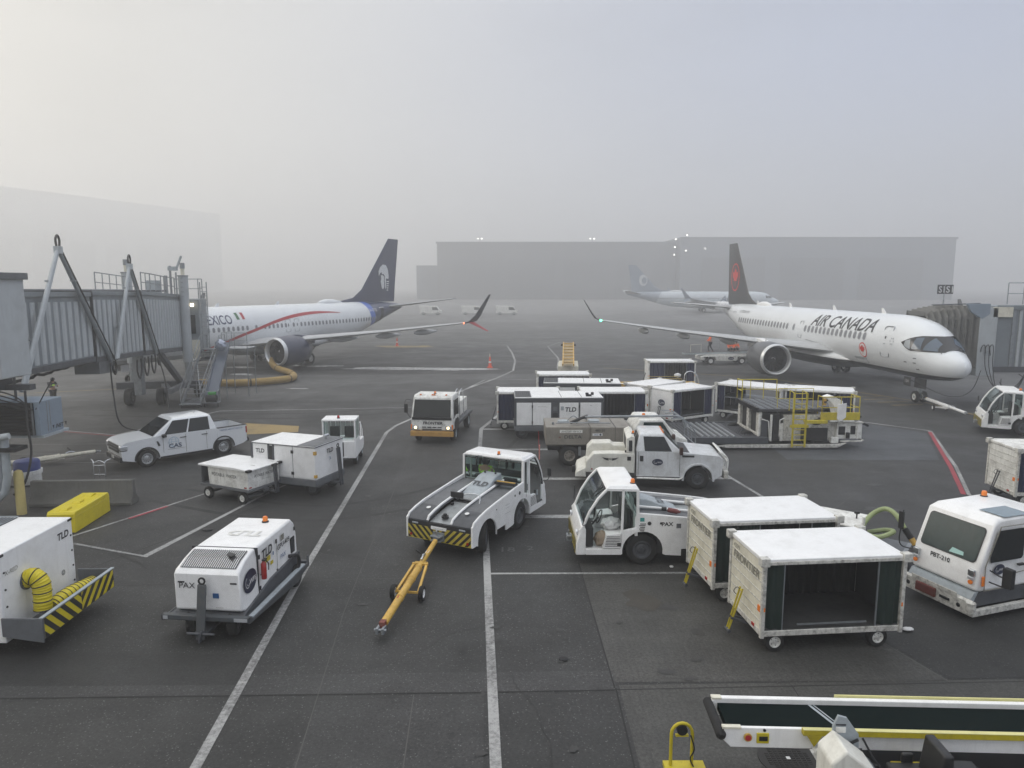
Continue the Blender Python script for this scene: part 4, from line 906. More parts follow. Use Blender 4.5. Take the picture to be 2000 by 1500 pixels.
    for x in (-h * .78, h * .72):
        for y in (-w + .12, w - .12):
            wheel(t, x, y, .205, .14, .115, WHITED, holes=5)
    a = MB()
    for x in (-h * .78, h * .72):
        a.box(x - .06, x + .06, -w + .2, w - .2, .17, .25, DGREY)
        for y in (-w + .25, w - .25): a.box(x - .08, x + .08, y - .03, y + .03, .2, zf - .05, DGREY)
    a.lathe([(0, .3), (.05, .3)], (-h * .78, 0, .27), (0, 0, 1), DGREY, 18); a.out('axle', t, .01)
    a = MB(); a.beam((-h * .9, -.12, .28), (-h - .32, -.05, .42), .04, .05, DGREY); a.beam((-h * .9, .12, .28), (-h - .32, .05, .42), .04, .05, DGREY)
    a.beam((-h - .36, -.04, .14), (-h - .10, -.06, 1.04), .022, .04, bar); a.beam((-h - .36, .04, .14), (-h - .10, .06, 1.04), .022, .04, bar); a.cyl((-h - .12, -.08, 1.0), (-h - .12, .08, 1.0), .018, bar); a.cyl((-h - .36, -.1, .14), (-h - .36, .1, .14), .04, DGREY)
    a.tube(smooth([(-h - .12, 0, 1.0), (-h - .2, 0, 1.06), (-h - .26, 0, .98), (-h - .2, 0, .9)]), .010, DGREY, 6); a.out('drawbar', t, .006)
    a = MB(); a.box(-h - .035, -h - .015, -w + .05, -w + .17, .85, .97, AMBER); a.box(-h - .03, -h - .01, -w + .3, -w + .42, zf - .03, zf + .03, REDL); a.box(-h + .0, -h + .03, -w - .045, -w - .035, .9, .98, AMBER); a.box(h - .03, h, -w - .045, -w - .035, .9, .98, AMBER); a.out('reflector', t)
    if name_txt: text(t, name_txt, .17, GREYINK, (-h - .012, 0, H - .40), (0, -1, 0), (0, 0, 1), bold=.02, shear=.1, sx=1.12, off=.012)
    if num: text(t, num, .10, GREYINK, (-h - .012, w - .3, H - .22), (0, -1, 0), (0, 0, 1), sx=1.1, off=.012)
    if logo: wfs(t, (-h - .012, 0, H * .62), (0, -1, 0), (0, 0, 1), .25, .17)
    return t
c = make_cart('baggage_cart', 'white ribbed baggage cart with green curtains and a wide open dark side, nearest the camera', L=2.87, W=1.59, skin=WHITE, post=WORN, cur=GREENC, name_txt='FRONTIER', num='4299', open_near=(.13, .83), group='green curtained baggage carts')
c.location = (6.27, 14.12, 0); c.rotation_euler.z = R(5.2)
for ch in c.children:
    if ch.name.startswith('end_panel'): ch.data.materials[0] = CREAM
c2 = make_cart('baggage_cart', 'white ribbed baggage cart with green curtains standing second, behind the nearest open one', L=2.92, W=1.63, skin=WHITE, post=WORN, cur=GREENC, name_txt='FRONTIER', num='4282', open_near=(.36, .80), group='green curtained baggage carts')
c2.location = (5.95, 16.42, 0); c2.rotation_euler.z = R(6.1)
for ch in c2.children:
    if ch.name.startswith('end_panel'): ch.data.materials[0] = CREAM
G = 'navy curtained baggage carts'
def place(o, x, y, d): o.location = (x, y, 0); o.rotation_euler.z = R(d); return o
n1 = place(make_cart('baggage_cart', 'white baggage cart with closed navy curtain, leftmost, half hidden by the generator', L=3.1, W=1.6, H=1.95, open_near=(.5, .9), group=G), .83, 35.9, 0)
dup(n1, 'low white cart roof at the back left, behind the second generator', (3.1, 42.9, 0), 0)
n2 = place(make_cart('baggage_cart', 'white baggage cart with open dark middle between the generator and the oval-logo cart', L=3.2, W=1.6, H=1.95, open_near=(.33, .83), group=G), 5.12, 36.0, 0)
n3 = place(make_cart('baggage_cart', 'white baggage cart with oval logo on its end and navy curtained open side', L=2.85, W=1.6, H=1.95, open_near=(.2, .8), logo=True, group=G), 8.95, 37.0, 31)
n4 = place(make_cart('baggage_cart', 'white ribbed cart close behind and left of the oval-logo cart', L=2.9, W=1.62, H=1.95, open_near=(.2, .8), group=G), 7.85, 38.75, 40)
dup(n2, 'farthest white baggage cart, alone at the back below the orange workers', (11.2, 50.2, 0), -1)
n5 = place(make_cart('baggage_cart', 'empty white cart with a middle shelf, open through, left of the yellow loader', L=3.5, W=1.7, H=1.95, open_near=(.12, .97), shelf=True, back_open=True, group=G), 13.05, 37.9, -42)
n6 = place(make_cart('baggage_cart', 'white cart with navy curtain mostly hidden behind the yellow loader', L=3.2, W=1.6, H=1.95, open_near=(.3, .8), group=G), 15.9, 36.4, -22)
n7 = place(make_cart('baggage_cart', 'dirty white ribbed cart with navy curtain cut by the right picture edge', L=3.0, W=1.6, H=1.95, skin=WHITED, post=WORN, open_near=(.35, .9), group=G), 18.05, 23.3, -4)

# ---------------------------------------------------------------- potable water cart
t = thing('water_cart', 'low white POTABLE WATER cart on a grey wheeled frame', 'water cart', (-9.35, 23.86, 0), 333.8)
a = MB(); a.box(-1.12, 1.12, -.74, .74, .44, .52, MGREY); a.box(-1.2, 1.2, -.1, .1, .34, .44, DGREY); a.out('deck', t, .01)
a = MB(); a.prism([(-.72, .52), (1.08, .52), (1.08, 1.14), (-.78, 1.14)], -.70, .70, WHITED); bd = a.out('tank_body', t, .015)
a = MB(); a.prism([(-1.16, 1.14), (1.16, 1.15), (1.16, 1.19), (.5, 1.23), (-1.16, 1.19)], -.76, .76, WHITE); a.box(.1, .9, -.2, -.19, 1.215, 1.222, GREYINK); a.out('lid', t, .01)
a = MB(); a.box(1.05, 1.18, -.78, -.6, 1.12, 1.20, BLACK); a.box(1.05, 1.18, .6, .78, 1.12, 1.2, BLACK); a.box(-1.1, -1.04, -.7, .7, .52, 1.14, DGREY); a.box(-1.0, -.8, -.5, .5, .55, .95, DARKIN); a.out('corner_block', t, .01)
MBt = MB(); text_mb(MBt, 'POTABLE  WATER', .11, INK, (-.0, -.702, .90), (1, 0, 0), (0, 0, 1), sx=.9); text_mb(MBt, 'POTABLE  WATER', .10, INK, (1.082, .0, .92), (0, 1, 0), (0, 0, 1), sx=.72); text_mb(MBt, '~~~~~~~', .05, INK, (1.082, .05, .76), (0, 1, 0), (0, 0, 1), shear=.3); MBt.out('lettering', t)
MB().box(1.08, 1.09, -.66, -.56, .56, .6, REDL).box(1.08, 1.09, .5, .6, .56, .6, REDL).box(.9, 1.0, -.71, -.70, .56, .6, REDL).out('reflector', t)
for x in (-.82, .78):
    for y in (-.66, .66): wheel(t, x, y, .20, .12, .11, WHITED, holes=5, steer=0)
a = MB(); a.box(-.9, -.75, -.6, .6, .18, .26, DGREY); a.box(.7, .86, -.6, .6, .18, .26, DGREY); a.out('axle', t)
a = MB(); a.beam((.85, .3, .28), (1.35, .3, .24), .10, .06, MGREY); a.beam((1.35, .26, .22), (1.28, .26, 1.16), .06, .05, DGREY); a.beam((1.35, .36, .22), (1.28, .36, 1.16), .06, .05, DGREY); a.cyl((1.27, .2, 1.18), (1.27, .42, 1.18), .05, BLACK); a.out('drawbar', t, .008)

# ---------------------------------------------------------------- towable generators (long box on wheels)
def make_gpu(label, L, W, H, drawbar=True, dark_top=False, grille=False, cat='generator', mids=None, name='ground_power_unit', group='boxy towable generators'):
    t = thing(name, label, cat, group=group); h, w = L / 2, W / 2; zb = .62
    a = MB(); a.box(-h, h, -w, w, .38, zb, MGREY); a.box(-h + .1, h - .1, -w + .2, w - .2, .28, .4, DGREY); a.out('chassis', t, .02)
    zt = H - (.22 if dark_top else .02)
    a = MB(); a.box(-h + .03, h - .03, -w + .03, w - .03, zb, zt, WHITE); b = a.out('housing', t, .02)
    a = MB(); a.box(-h, h, -w, w, zt, H - .05, DGREY); a.box(-h + .02, h - .02, -w + .02, w - .02, H - .05, H, WHITE); a.out('roof', t, .02)
    return t, b, h, w, zb, zt
# big one behind the potable water cart
t, b, h, w, zb, zt = make_gpu('large white box generator with black corner posts beside the low water cart', 2.65, 1.76, 1.79)
t.location = (-7.63, 24.83, 0); t.rotation_euler.z = R(340.6)
a = MB(); a.box(h * .45, h - .02, -w + .02, w - .02, 1.79, 1.797, MGREY); a.cyl((h * .7, .35, 1.79), (h * .7, .35, 1.92), .05, CHROME); a.cyl((h * .7, .25, 1.92), (h * .7, .5, 1.92), .05, CHROME); a.out('exhaust', t)
a = MB()
for x in (-h, -.62, -.42): a.box(x - .0, x + .06, -w - .006, -w + .03, zb, 1.76, DGREY)
for x in (-.62, ): a.box(x, x + .22, -w - .004, -w + .03, zb, 1.70, BLACK)
a.box(.38, .395, -w - .004 + .03, -w + .035, zb, zt, INK); a.out('frame_post', t)
a = MB(); a.box(-h + .08, -.66, -w + .018, -w + .035, .66, 1.66, WHITE); a.out('access_door', t, .01)
a = MB(); a.box(-.38, .36, -w + .018, -w + .035, .66, 1.68, WHITE); a.out('access_door', t, .01)
a = MB(); a.box(.40, h - .04, -w + .018, -w + .035, .66, 1.68, WHITE); a.out('access_door', t, .01)
for z in (.8, 1.55): MB().box(.33, .43, -w + .0, -w + .02, z - .05, z + .05, BLACK).out('hinge', t)
MB().box(h - .09, h - .01, -w + .005, -w + .03, 1.5, 1.62, YELO).box(h - .09, h - .01, -w + .005, -w + .03, .7, .8, YELO).box(h - .04, h + .01, -w + .0, -w + .08, 1.5, 1.62, YELO).box(h - .04, h + .01, -w, -w + .08, .7, .8, YELO).out('hinge', t)
m_ = MB(); tld(m_, .14, (-h + .38, -w + .015, 1.5), (1, 0, 0), (0, 0, 1)); text_mb(m_, '~~~~~~~', .045, INK, (-h + .38, -w + .015, 1.38), (1, 0, 0), (0, 0, 1), shear=.3); tld(m_, .15, (h - .02, 0, 1.5), (0, 1, 0), (0, 0, 1), off=.02); text_mb(m_, '~~~~~~~', .045, INK, (h - .02, 0, 1.37), (0, 1, 0), (0, 0, 1), shear=.3, off=.02); text_mb(m_, 'X', .12, BLUEINK, (h - .02, 0, 1.22), (0, 1, 0), (0, 0, 1), off=.02); m_.out('lettering', t)
for x, st in ((-h + .45, 0), (h - .35, 20)):
    for y in (-w + .3, w - .3): wheel(t, x, y, .24, .16, .13, DGREY, steer=st)
a = MB(); a.beam((h - .3, .1, .3), (h + .28, .25, .3), .12, .07, DGREY); a.beam((h + .27, .2, .2), (h + .16, .2, 1.55), .07, .06, DGREY); a.beam((h + .27, .32, .2), (h + .16, .32, 1.55), .07, .06, DGREY); ring(a, (h + .15, .26, 1.63), (0, 1, 0), (0, 0, 1), .08, .08, .03, BLACK); a.tube([(h + .15, .26 + .06 * math.cos(i * .6), 1.62 + .06 * math.sin(i * .6)) for i in range(10)], .02, BLACK, 6, True); a.out('drawbar', t, .008)
# main generator of the cart cluster
def cluster_gpu(label, L, W, H):
    t, b, h, w, zb, zt = make_gpu(label, L, W, H, dark_top=True)
    b.data.materials[0] = MGREY
    a = MB()
    for i in range(7):
        for j in range(5): a.box(-h + .1 + i * .095, -h + .16 + i * .095, -w + .18 + j * .36 * W / 2.1, -w + .48 + j * .36 * W / 2.1, H + .001, H + .012, BLACK)
    a.box(-h + .03, -h + .8, -w + .06, w - .06, H - .001, H + .003, DGREY); a.out('grille', t)
    a = MB()
    for x in (.1, 1.05): a.box(x * L / 4.2, x * L / 4.2 + .02, -w + .02, w - .02, H, H + .006, INK)
    a.box(1.3, 1.55, -.75 * w, -.55 * w, H, H + .08, BLACK); a.cyl((1.35, -.65 * w, H + .08), (1.35, -.65 * w, H + .16), .08, BLACK, 12); a.cyl((1.6, -.65 * w, H + .06), (1.6, -.65 * w, H + .18), .07, BLACK, 12); a.out('exhaust', t)
    k = L / 4.2
    for x0, x1 in ((-2.0, -1.28), (-1.24, -.38), (.02, .92), (1.0, 1.98)): MB().box(x0 * k, x1 * k, -w + .012, -w + .04, .66, zt - .04, WHITE).out('access_door', t, .012)
    MB().box(-.36 * k, .0, -w + .01, -w + .035, .66, zt - .02, DGREY).box(-.3 * k, -.06 * k, -w, -w + .02, 1.05, 1.25, BLACK).box(-.28 * k, -.1 * k, -w, -w + .02, 1.35, 1.55, MGREY).cyl((-.15, -w - .02, .95), (-.15, -w + .02, .95), .04, REDL).out('control_panel', t)
    MB().box(-h - .005, -h + .05, -w - .006, -w + .05, zb, zt, DGREY).box(h - .04, h + .006, -w - .006, -w + .05, zb, zt, DGREY).out('frame_post', t)
    for x in (-1.26, .96): MB().box(x * k - .03, x * k + .03, -w - .012, -w + .02, 1.5, 1.62, BLACK).box(x * k - .03, x * k + .03, -w - .012, -w + .02, .75, .87, BLACK).out('hinge', t)
    m_ = MB(); tld(m_, .2, (.55 * k, -w + .01, 1.42), (1, 0, 0), (0, 0, 1)); text_mb(m_, '~~~~~~~', .07, GREYINK, (-.8 * k, -w + .01, 1.56), (1, 0, 0), (0, 0, 1), shear=.3); m_.box(.08, .22, -w + .004, -w + .01, 1.38, 1.56, LGREY); text_mb(m_, '43', .05, INK, (1.5 * k, -w + .01, 1.6), (1, 0, 0), (0, 0, 1)); m_.out('lettering', t)
    for x in (-h + .35, h - .6):
        for y in (-w + .22, w - .22): wheel(t, x, y, .30, .2, .15, DGREY)
    return t
g1 = cluster_gpu('long white box generator with roof grille and control panel among the baggage carts', 4.2, 2.1, 2.0); place(g1, 2.2, 34.05, 1)
g2 = dup(g1, 'second long white box generator, only its roof showing behind the first', (3.85, 39.0, 0), -4)

# ---------------------------------------------------------------- rounded generator with drawbar, near left (front towards -y)
t = thing('ground_power_unit', 'rounded white generator with raised drawbar, PAX stencil and red extinguisher, near left', 'generator', (-6.12, 15.35, 0), 264.5, None)
L, W = 2.95, 1.50
prof = [(-1.45, .60), (-1.45, 1.25), (-1.40, 1.52), (-1.25, 1.64), (.80, 1.64), (1.14, 1.56), (1.40, 1.45), (1.47, 1.36), (1.45, .58), (1.30, .52)]
a = MB(); a.prism(prof, 0, 0, WHITE, hw=lambda x, z: .72 - (.05 if z > 1.4 else 0)); a.out('housing', t, .045, 3)
a = MB(); a.poly([(1.39, -.60, 1.472), (1.39, .60, 1.472), (1.14, .60, 1.578), (.84, .60, 1.648), (.84, -.60, 1.648), (1.14, -.60, 1.578)], BLACK)
for i in range(26):
    y = -.57 + i * 1.14 / 25; a.beam((1.39, y, 1.48), (1.14, y, 1.587), .016, .012, CHROME); a.beam((1.14, y, 1.587), (.84, y, 1.656), .016, .012, CHROME)
a.out('radiator_grille', t)
a = MB(); a.box(.66, .675, -.735, .735, .60, 1.652, INK); a.box(-.3, -.29, .722, .728, .65, 1.5, GREYINK); a.out('panel_seam', t)
a = MB(); a.prism([(-1.5, .40), (-1.5, .78), (.1, .74), (1.4, .52), (1.50, .40)], -.76, .76, DGREY); a.out('base', t, .02)
a = MB(); a.prism([(-1.60, .36), (-1.60, .62), (-1.55, .62), (-1.50, .45), (1.45, .46), (1.55, .53), (1.62, .53), (1.62, .40), (-.9, .22), (-1.2, .3)], .90, .95, CHM); a.prism([(-1.60, .36), (-1.60, .62), (-1.55, .62), (-1.50, .45), (1.45, .46), (1.55, .53), (1.62, .53), (1.62, .40), (-.9, .22), (-1.2, .3)], -.95, -.90, CHM)
a.box(-1.5, 1.5, -.93, .93, .40, .44, CHM); a.box(1.5, 1.62, -.95, .95, .42, .53, CHM); a.box(-1.60, -1.5, -.95, .95, .34, .5, CHM); a.box(-1.4, 1.4, .82, .93, .44, .48, LGREY); a.out('chassis', t, .015)
MB().box(1.6, 1.63, -.9, -.80, .44, .51, LAMP).box(1.6, 1.63, .62, .9, .44, .51, LAMP).out('marker_lamp', t)
for x, st in ((-1.15, 0), (1.28, 12)):
    for y in (-.60, .60): wheel(t, x, y * (1.25 if x < 0 else .74), .27, .20, .14, LGREY if x < 0 else DGREY, steer=st, holes=6)
a = MB(); a.box(.95, 1.15, -.5, .5, .2, .34, DGREY); a.box(-1.2, -1.05, -.7, .7, .2, .3, DGREY); a.beam((1.1, -.04, .22), (1.75, -.04, .2), .28, .06, DGREY); a.out('axle', t)
a = MB(); a.beam((1.78, -.10, .12), (1.60, -.10, 1.17), .045, .04, CHM); a.beam((1.78, .04, .12), (1.60, .04, 1.17), .045, .04, CHM); a.prism([(1.74, .1), (1.80, .1), (1.62, 1.2), (1.57, 1.2)], -.12, .05, CHM); a.tube([(1.59, -.035 + .065 * math.cos(i * .6), 1.27 + .065 * math.sin(i * .6)) for i in range(10)], .022, BLACK, 6, True); a.cyl((1.8, -.3, .24), (1.8, .28, .24), .025, DGREY); a.beam((1.8, -.04, .06), (1.8, .02, .3), .1, .05, DGREY); a.out('drawbar', t, .008)
beacon(t, -1.0, .15, 1.64, s=1.1)
wfs(t, (1.05, .722, 1.08), (-1, 0, 0), (0, 0, 1), .30, .25)
m_ = MB(); text_mb(m_, 'PAX', .12, INK, (1.468, -.42, 1.12), (0, 1, 0), (-.04, 0, 1), sx=1.1, off=.014); tld(m_, .20, (.20, .722, 1.40), (-1, 0, 0), (0, 0, 1)); m_.box(.05, .34, .722, .726, 1.16, 1.27, YEL); text_mb(m_, 'GPU-409', .115, INK, (-.66, .722, 1.27), (-1, 0, 0), (0, 0, 1), bold=.02, sx=1.1)
text_mb(m_, 'PAX', .11, BLUEINK, (-.62, .722, 1.0), (-1, 0, 0), (0, 0, 1)); m_.box(-.08, .05, .722, .726, 1.02, 1.1, YEL); m_.box(-.12, -.08, .722, .727, 1.2, 1.28, BLUEINK); m_.box(-.7, -.55, .722, .727, 1.36, 1.5, GREYINK); m_.box(1.452, 1.478, .12, .24, .86, .96, BLUEINK); text_mb(m_, '~~~~', .05, GREYINK, (1.45, .25, .66), (0, 1, 0), (0, 0, 1), off=.02)
m_.out('lettering', t)
ZM = MB(); text_mb(ZM, 'TLD', .30, WHITED, (-.2, .05, 1.645), (0, -1, 0), (1, 0, 0), bold=.05, shear=.1); ZM.out('embossed_lettering', t)
a = MB(); a.box(-1.28, -1.08, .70, .73, .85, 1.22, BLACK); a.box(-1.2, -1.17, .73, .74, .9, 1.18, CHM); a.box(-1.12, -1.09, .73, .74, .9, 1.18, CHM); a.out('vent', t)
for x, z in ((.6, 1.42), (.6, .72), (-.28, 1.45), (-.28, .75), (-1.3, 1.4)): MB().box(x - .025, x + .025, .715, .735, z - .045, z + .045, BLACK).out('hinge', t)
MB().box(1.44, 1.475, -.62, -.48, 1.17, 1.20, BLACK).box(1.44, 1.475, .5, .64, 1.17, 1.20, BLACK).box(1.30, 1.44, .67, .685, 1.22, 1.25, BLACK).cyl((.58, -.1, 1.61), (.58, .06, 1.61), .02, BLACK).out('latch', t)
a = MB(); a.tube(smooth([(-.9, .74, .85), (-1.1, .85, .8), (-1.2, .86, .6), (-1.1, .84, .42)]), .045, BLACK); a.prism([(.95, .25), (1.12, .28), (1.2, .42), (1.05, .46)], 1.645, 1.655, BLACK, ax='z'); a.out('cable', t)
a = MB(); a.lathe([(0, 0), (0, .055), (.02, .06), (.34, .06), (.38, .035), (.41, .02), (.43, .02)], (.56, .80, .92), (0, 0, 1), REDL, 14); a.box(.50, .62, .79, .86, 1.34, 1.37, BLACK); a.tube(smooth([(.56, .83, 1.35), (.5, .88, 1.25), (.5, .88, 1.1)]), .012, BLACK); a.box(.54, .58, .725, .8, 1.0, 1.02, BLACK); a.out('fire_extinguisher', t)

# ---------------------------------------------------------------- air start / heater unit at the left edge
t = thing('heater_unit', 'large white box unit with yellow duct in a hazard-striped tray, bottom left', 'air heater', (-11.95, 14.33, 0), 0)
h, w = 2.0, 1.17
a = MB(); a.box(-h, h, -w, w, .38, 2.05, WHITE); a.out('housing', t, .03, 3)
a = MB(); a.box(-h, h + .02, -w - .01, w + .01, .25, .40, WHITED); a.out('chassis', t, .02)
a = MB(); a.box(-1.9, .85, .1, w - .08, 2.052, 2.06, BLACK)
for i in range(36): a.cyl((-1.9 + i * .078, .1, 2.075), (-1.9 + i * .078, w - .08, 2.075), .008, LGREY, 5)
for y in (.1, .6, w - .08): a.cyl((-1.9, y, 2.085), (.86, y, 2.085), .012, LGREY, 5)
a.out('grille', t)
m_ = MB(); tld(m_, .30, (.75, -.55, 2.055), (1, 0, 0), (0, 1, 0)); tld(m_, .15, (h, .82, 1.75), (0, 1, 0), (0, 0, 1), off=.006); text_mb(m_, 'X-RED', .09, GREYINK, (h, -.85, 1.62), (0, 1, 0), (0, 0, 1), shear=.2, off=.006); ring(m_, (h, .72, .92), (0, 1, 0), (0, 0, 1), .06, .06, .015, DGREY, off=.006); ring(m_, (h, .72, .92), (0, 1, 0), (0, 0, 1), .03, .03, .012, DGREY, off=.006); m_.out('lettering', t)
a = MB()
for y in (-1.05, 1.08):
    for z in (.6, .95, 1.3, 1.65): a.cyl((h, y, z), (h + .015, y, z), .022, BLACK, 8)
a.box(h - .12, h + .01, 1.02, 1.16, 1.98, 2.03, BLACK); a.box(h - .12, h + .01, -1.17, -1.02, 1.98, 2.03, BLACK); a.out('rivet', t)
a = MB(); a.box(h, h + .8, -w, w + .02, .36, .40, DGREY); a.box(h + .76, h + .80, -w - .06, w + .08, .36, .80, MGREY); a.prism([(h, .42), (h + .80, .30), (h + .80, .80), (h, .80)], -w - .08, -w - .04, MGREY); a.prism([(h, .42), (h + .80, .36), (h + .80, .80), (h, .80)], w + .04, w + .08, MGREY); a.box(h + .74, h + .82, -w - .08, w + .1, .79, .82, LGREY); a.out('tray', t, .008)
m_ = MB(); chevrons(m_, (h + .80, -w - .02, .37), (0, 1, 0), (0, 0, 1), 2 * w + .08, .40, .30, BYEL, BLACK); m_.out('hazard_stripes', t)
for x in (-1.4, 1.3):
    for y in (-.95, .95): wheel(t, x, y, .24, .18, .13, DGREY)
def duct(pts, r, m=None, wire=BLACK, n=90, turns=9):
    m = m or BYEL; P = smooth(pts, 16); a = MB(); k = len(P)
    rr = [r * (1 + .035 * math.sin(i * 6.283 / (k / (turns * 3)))) for i in range(k)]; a.tube(P, rr, m, 18)
    W_ = []
    T = [(P[min(i + 1, k - 1)] - P[max(i - 1, 0)]).normalized() for i in range(k)]
    for i in range(0, k, max(1, k // turns)):
        a.lathe([(-.012, r * 1.02), (0, r * 1.075), (.012, r * 1.02)], P[i], T[i], wire, 18, cap=False)
    return a
a = duct([(h - .02, -.45, 1.25), (h + .15, -.45, 1.33), (h + .28, -.44, 1.2), (h + .30, -.44, .95), (h + .30, -.46, .62)], .17, turns=7); a.lathe([(0, .19), (.05, .19)], (h - .01, -.45, 1.25), (1, 0, 0), DGREY, 20); a.out('duct', t)
a = duct([(h + .32, -.22, .55), (h + .36, .1, .62), (h + .38, .5, .6), (h + .40, .85, .56), (h + .42, 1.05, .55)], .15, turns=12); a.lathe([(0, .16), (.02, .155), (.02, .12)], (h + .31, -.26, .54), (-.1, 1, .1), BLACK, 18, cap=False); a.out('duct', t)
# ---------------------------------------------------------------- low tow tractor (deck end +x, cab end -x)
def make_tug(label, open_door=False, detail=True, n=0, scale=1.):
    t = thing('pushback_tractor', label, 'tow tractor', group='white low-deck tow tractors', scale=scale); W = 1.06
    wd, wc, Rw = 1.50, -.58, .41
    top = [(2.31, .92), (2.2, .99), (1.9, 1.08), (1.5, 1.16), (1.0, 1.22), (.4, 1.28), (-.2, 1.34), (-.68, 1.38)]
    side = top + [(-.68, .80), (-1.0, .80), (-1.0, .42), (-1.25, .42), (-1.25, .30)][0:0]
    side = top + [(-.70, .86)] + [(-1.15, .80), (-1.20, .30)] + [(wc - .54, .30)] + arc(wc, .42, .54, 193, -13, 14)[0:0]
    # outline with both wheel arches cut out
    ac = arc(wc, .40, .53, 188, -8, 14); ad = arc(wd, .40, .53, 188, -8, 14)
    side = top + [(-.70, 1.0), (-1.16, .94), (-1.16, .30)] + ac + [(.02, .30), (.42, .28), (.42, .46), (wd - .53, .46)] + ad + [(wd + .55, .36), (2.31, .36)]
    for sg in (-1, 1):
        a = MB(); a.prism(side, sg * W - (.05 if sg > 0 else 0), sg * W + (.05 if sg < 0 else 0), WHITE); b = a.out('side_panel', t, .012)
        if detail:
            a = MB()
            for i in range(5): a.box(-.95, -.93, sg * W - .01, sg * W + .01, 1.10 + i * .04, 1.13 + i * .04, INK)
            a.cyl((-.42, sg * (W - .01), 1.15), (-.42, sg * (W + .012), 1.15), .05, BLACK, 14); a.cyl((-.12, sg * (W - .01), 1.15), (-.12, sg * (W + .012), 1.15), .03, BLACK, 12); a.cyl((1.0, sg * (W - .01), 1.05), (1.0, sg * (W + .012), 1.05), .018, BLACK, 12)
            u_ = (sg, 0, 0) if sg < 0 else (-1, 0, 0); u_ = (1, 0, 0) if sg < 0 else (-1, 0, 0)
            a.out('filler_cap', b)
    for x, nm in ((wc, 0), (wd, 24 if not open_door else 0)):
        for y in (-1, 1): wheel(t, x, y * (W - .20), Rw, .30, .24, DGREY, steer=nm, holes=0)
    a = MB(); a.box(-1.15, .98, -W + .36, W - .36, .30, .8, DARKIN); a.box(.3, .95, -W + .06, W - .06, .42, 1.1, DARKIN); a.box(1.9, 2.3, -W + .06, W - .06, .38, .86, DARKIN); a.box(-1.1, 2.2, -W + .40, W - .40, .5, .72, DARKIN); a.box(-.2, .3, -W + .06, W - .06, .32, 1.1, DARKIN); a.out('chassis', t)
    # deck covers
    def strip(y0, y1, m, dz, x0=2.28, x1=-.66, nm='deck_cover'):
        P = [(x, z + dz) for x, z in [(2.29, .90)] + top[1:] if x1 <= x <= x0 + .02]; P = [(x0, P[0][1])] + P[1:-1] + [(x1, P[-1][1])]
        a = MB(); a.prism(P + [(x, z - .05) for x, z in P[::-1]], y0, y1, m); return a.out(nm, t, .01)
    strip(-W + .06, -.36, mat('deck_grey', (.12, .125, .135), .5, dirt=.5, scale=4, dcol=(.06, .06, .06)), -.03); strip(.36, W - .06, MATS['deck_grey'], -.03)
    for sg in (-1, 1):
        P = [(x, z) for x, z in top if x < 2.3]; a = MB(); a.tube([(2.27, sg * .38, .90)] + [(x, sg * .38, z + .015) for x, z in P], .035, WHITE, 8); a.tube([(2.29, sg * (W - .03), .86)] + [(x, sg * (W - .03), z + .015) for x, z in P], .03, WHITE, 8); a.out('rail', t)
        a = MB(); a.prism([(2.29, .72), (2.30, .90), (2.18, 1.0), (1.62, 1.13), (1.60, 1.0)], sg * .70 - .29, sg * .70 + .29, DGREY); a.box(2.28, 2.31, sg * .75 - .12, sg * .75 + .08, .77, .82, LGREY); l_ = a.out('deck_locker', t, .02)
        a = MB(); ell(a, (1.85, sg * .62, 1.093), (0, 1, 0), (-1, 0, .22), .065, .065, WHITEINK, 16, off=.03); a.out('tie_down_ring', l_)
    strip(-.35, .35, TREAD, -.14, 2.25, .9, 'tread_deck'); strip(-.35, .35, TREAD, -.09, .9, .25, 'tread_deck')
    a = MB(); a.cyl((1.98, .0, .95), (1.98, .0, 1.0), .10, BLACK, 16); a.cyl((1.98, 0, 1.0), (1.98, 0, 1.06), .05, BLACK, 12); a.cyl((1.2, -.26, 1.06), (1.2, -.26, 1.12), .05, BLACK); a.cyl((.9, -.24, 1.1), (.9, -.24, 1.17), .05, BLACK); a.cyl((.62, -.24, 1.14), (.62, -.24, 1.2), .05, BLACK); a.out('deck_knob', t)
    a = MB(); a.prism([(.55, 1.16), (.5, 1.24), (-.35, 1.56), (-.72, 1.60), (-.72, 1.2)], -.34, .34, LGREY, hw=lambda x, z: .34 - (.05 if z > 1.5 else 0)); hd = a.out('hood', t, .03)
    m_ = MB(); text_mb(m_, 'TLD', .20, DGREY, (.06, 0, 1.42), (0, 1, 0), (-.93, 0, .36), bold=.03, shear=.1, off=.012); m_.cyl((-.55, -.18, 1.59), (-.55, -.18, 1.63), .03, BLACK); m_.cyl((-.55, .18, 1.59), (-.55, .18, 1.63), .03, BLACK); m_.out('lettering', hd)
    # end plate with hazard stripes and hitch
    a = MB(); a.box(2.26, 2.30, -W + .04, W - .04, .36, .74, BYEL); ep = a.out('bumper', t)
    m_ = MB(); chevrons(m_, (2.30, -W + .06, .37), (0, 1, 0), (0, 0, 1), 2 * W - .12, .37, .20, mat('stripe_yellow', (.5, .40, .04), .5, dirt=.5, dcol=(.1, .08, .04), scale=6), BLACK); m_.out('hazard_stripes', ep)
    m_ = MB(); m_.box(2.30, 2.325, -.24, .24, .70, .78, WHITE); text_mb(m_, '~~~~~~~', .045, INK, (2.325, 0, .74), (0, 1, 0), (0, 0, 1), shear=.2, sx=1.2); m_.cyl((2.3, -.9, .46), (2.33, -.9, .46), .035, REDL, 12); m_.cyl((2.3, .9, .46), (2.33, .9, .46), .035, REDL, 12); m_.out('name_plate', ep)
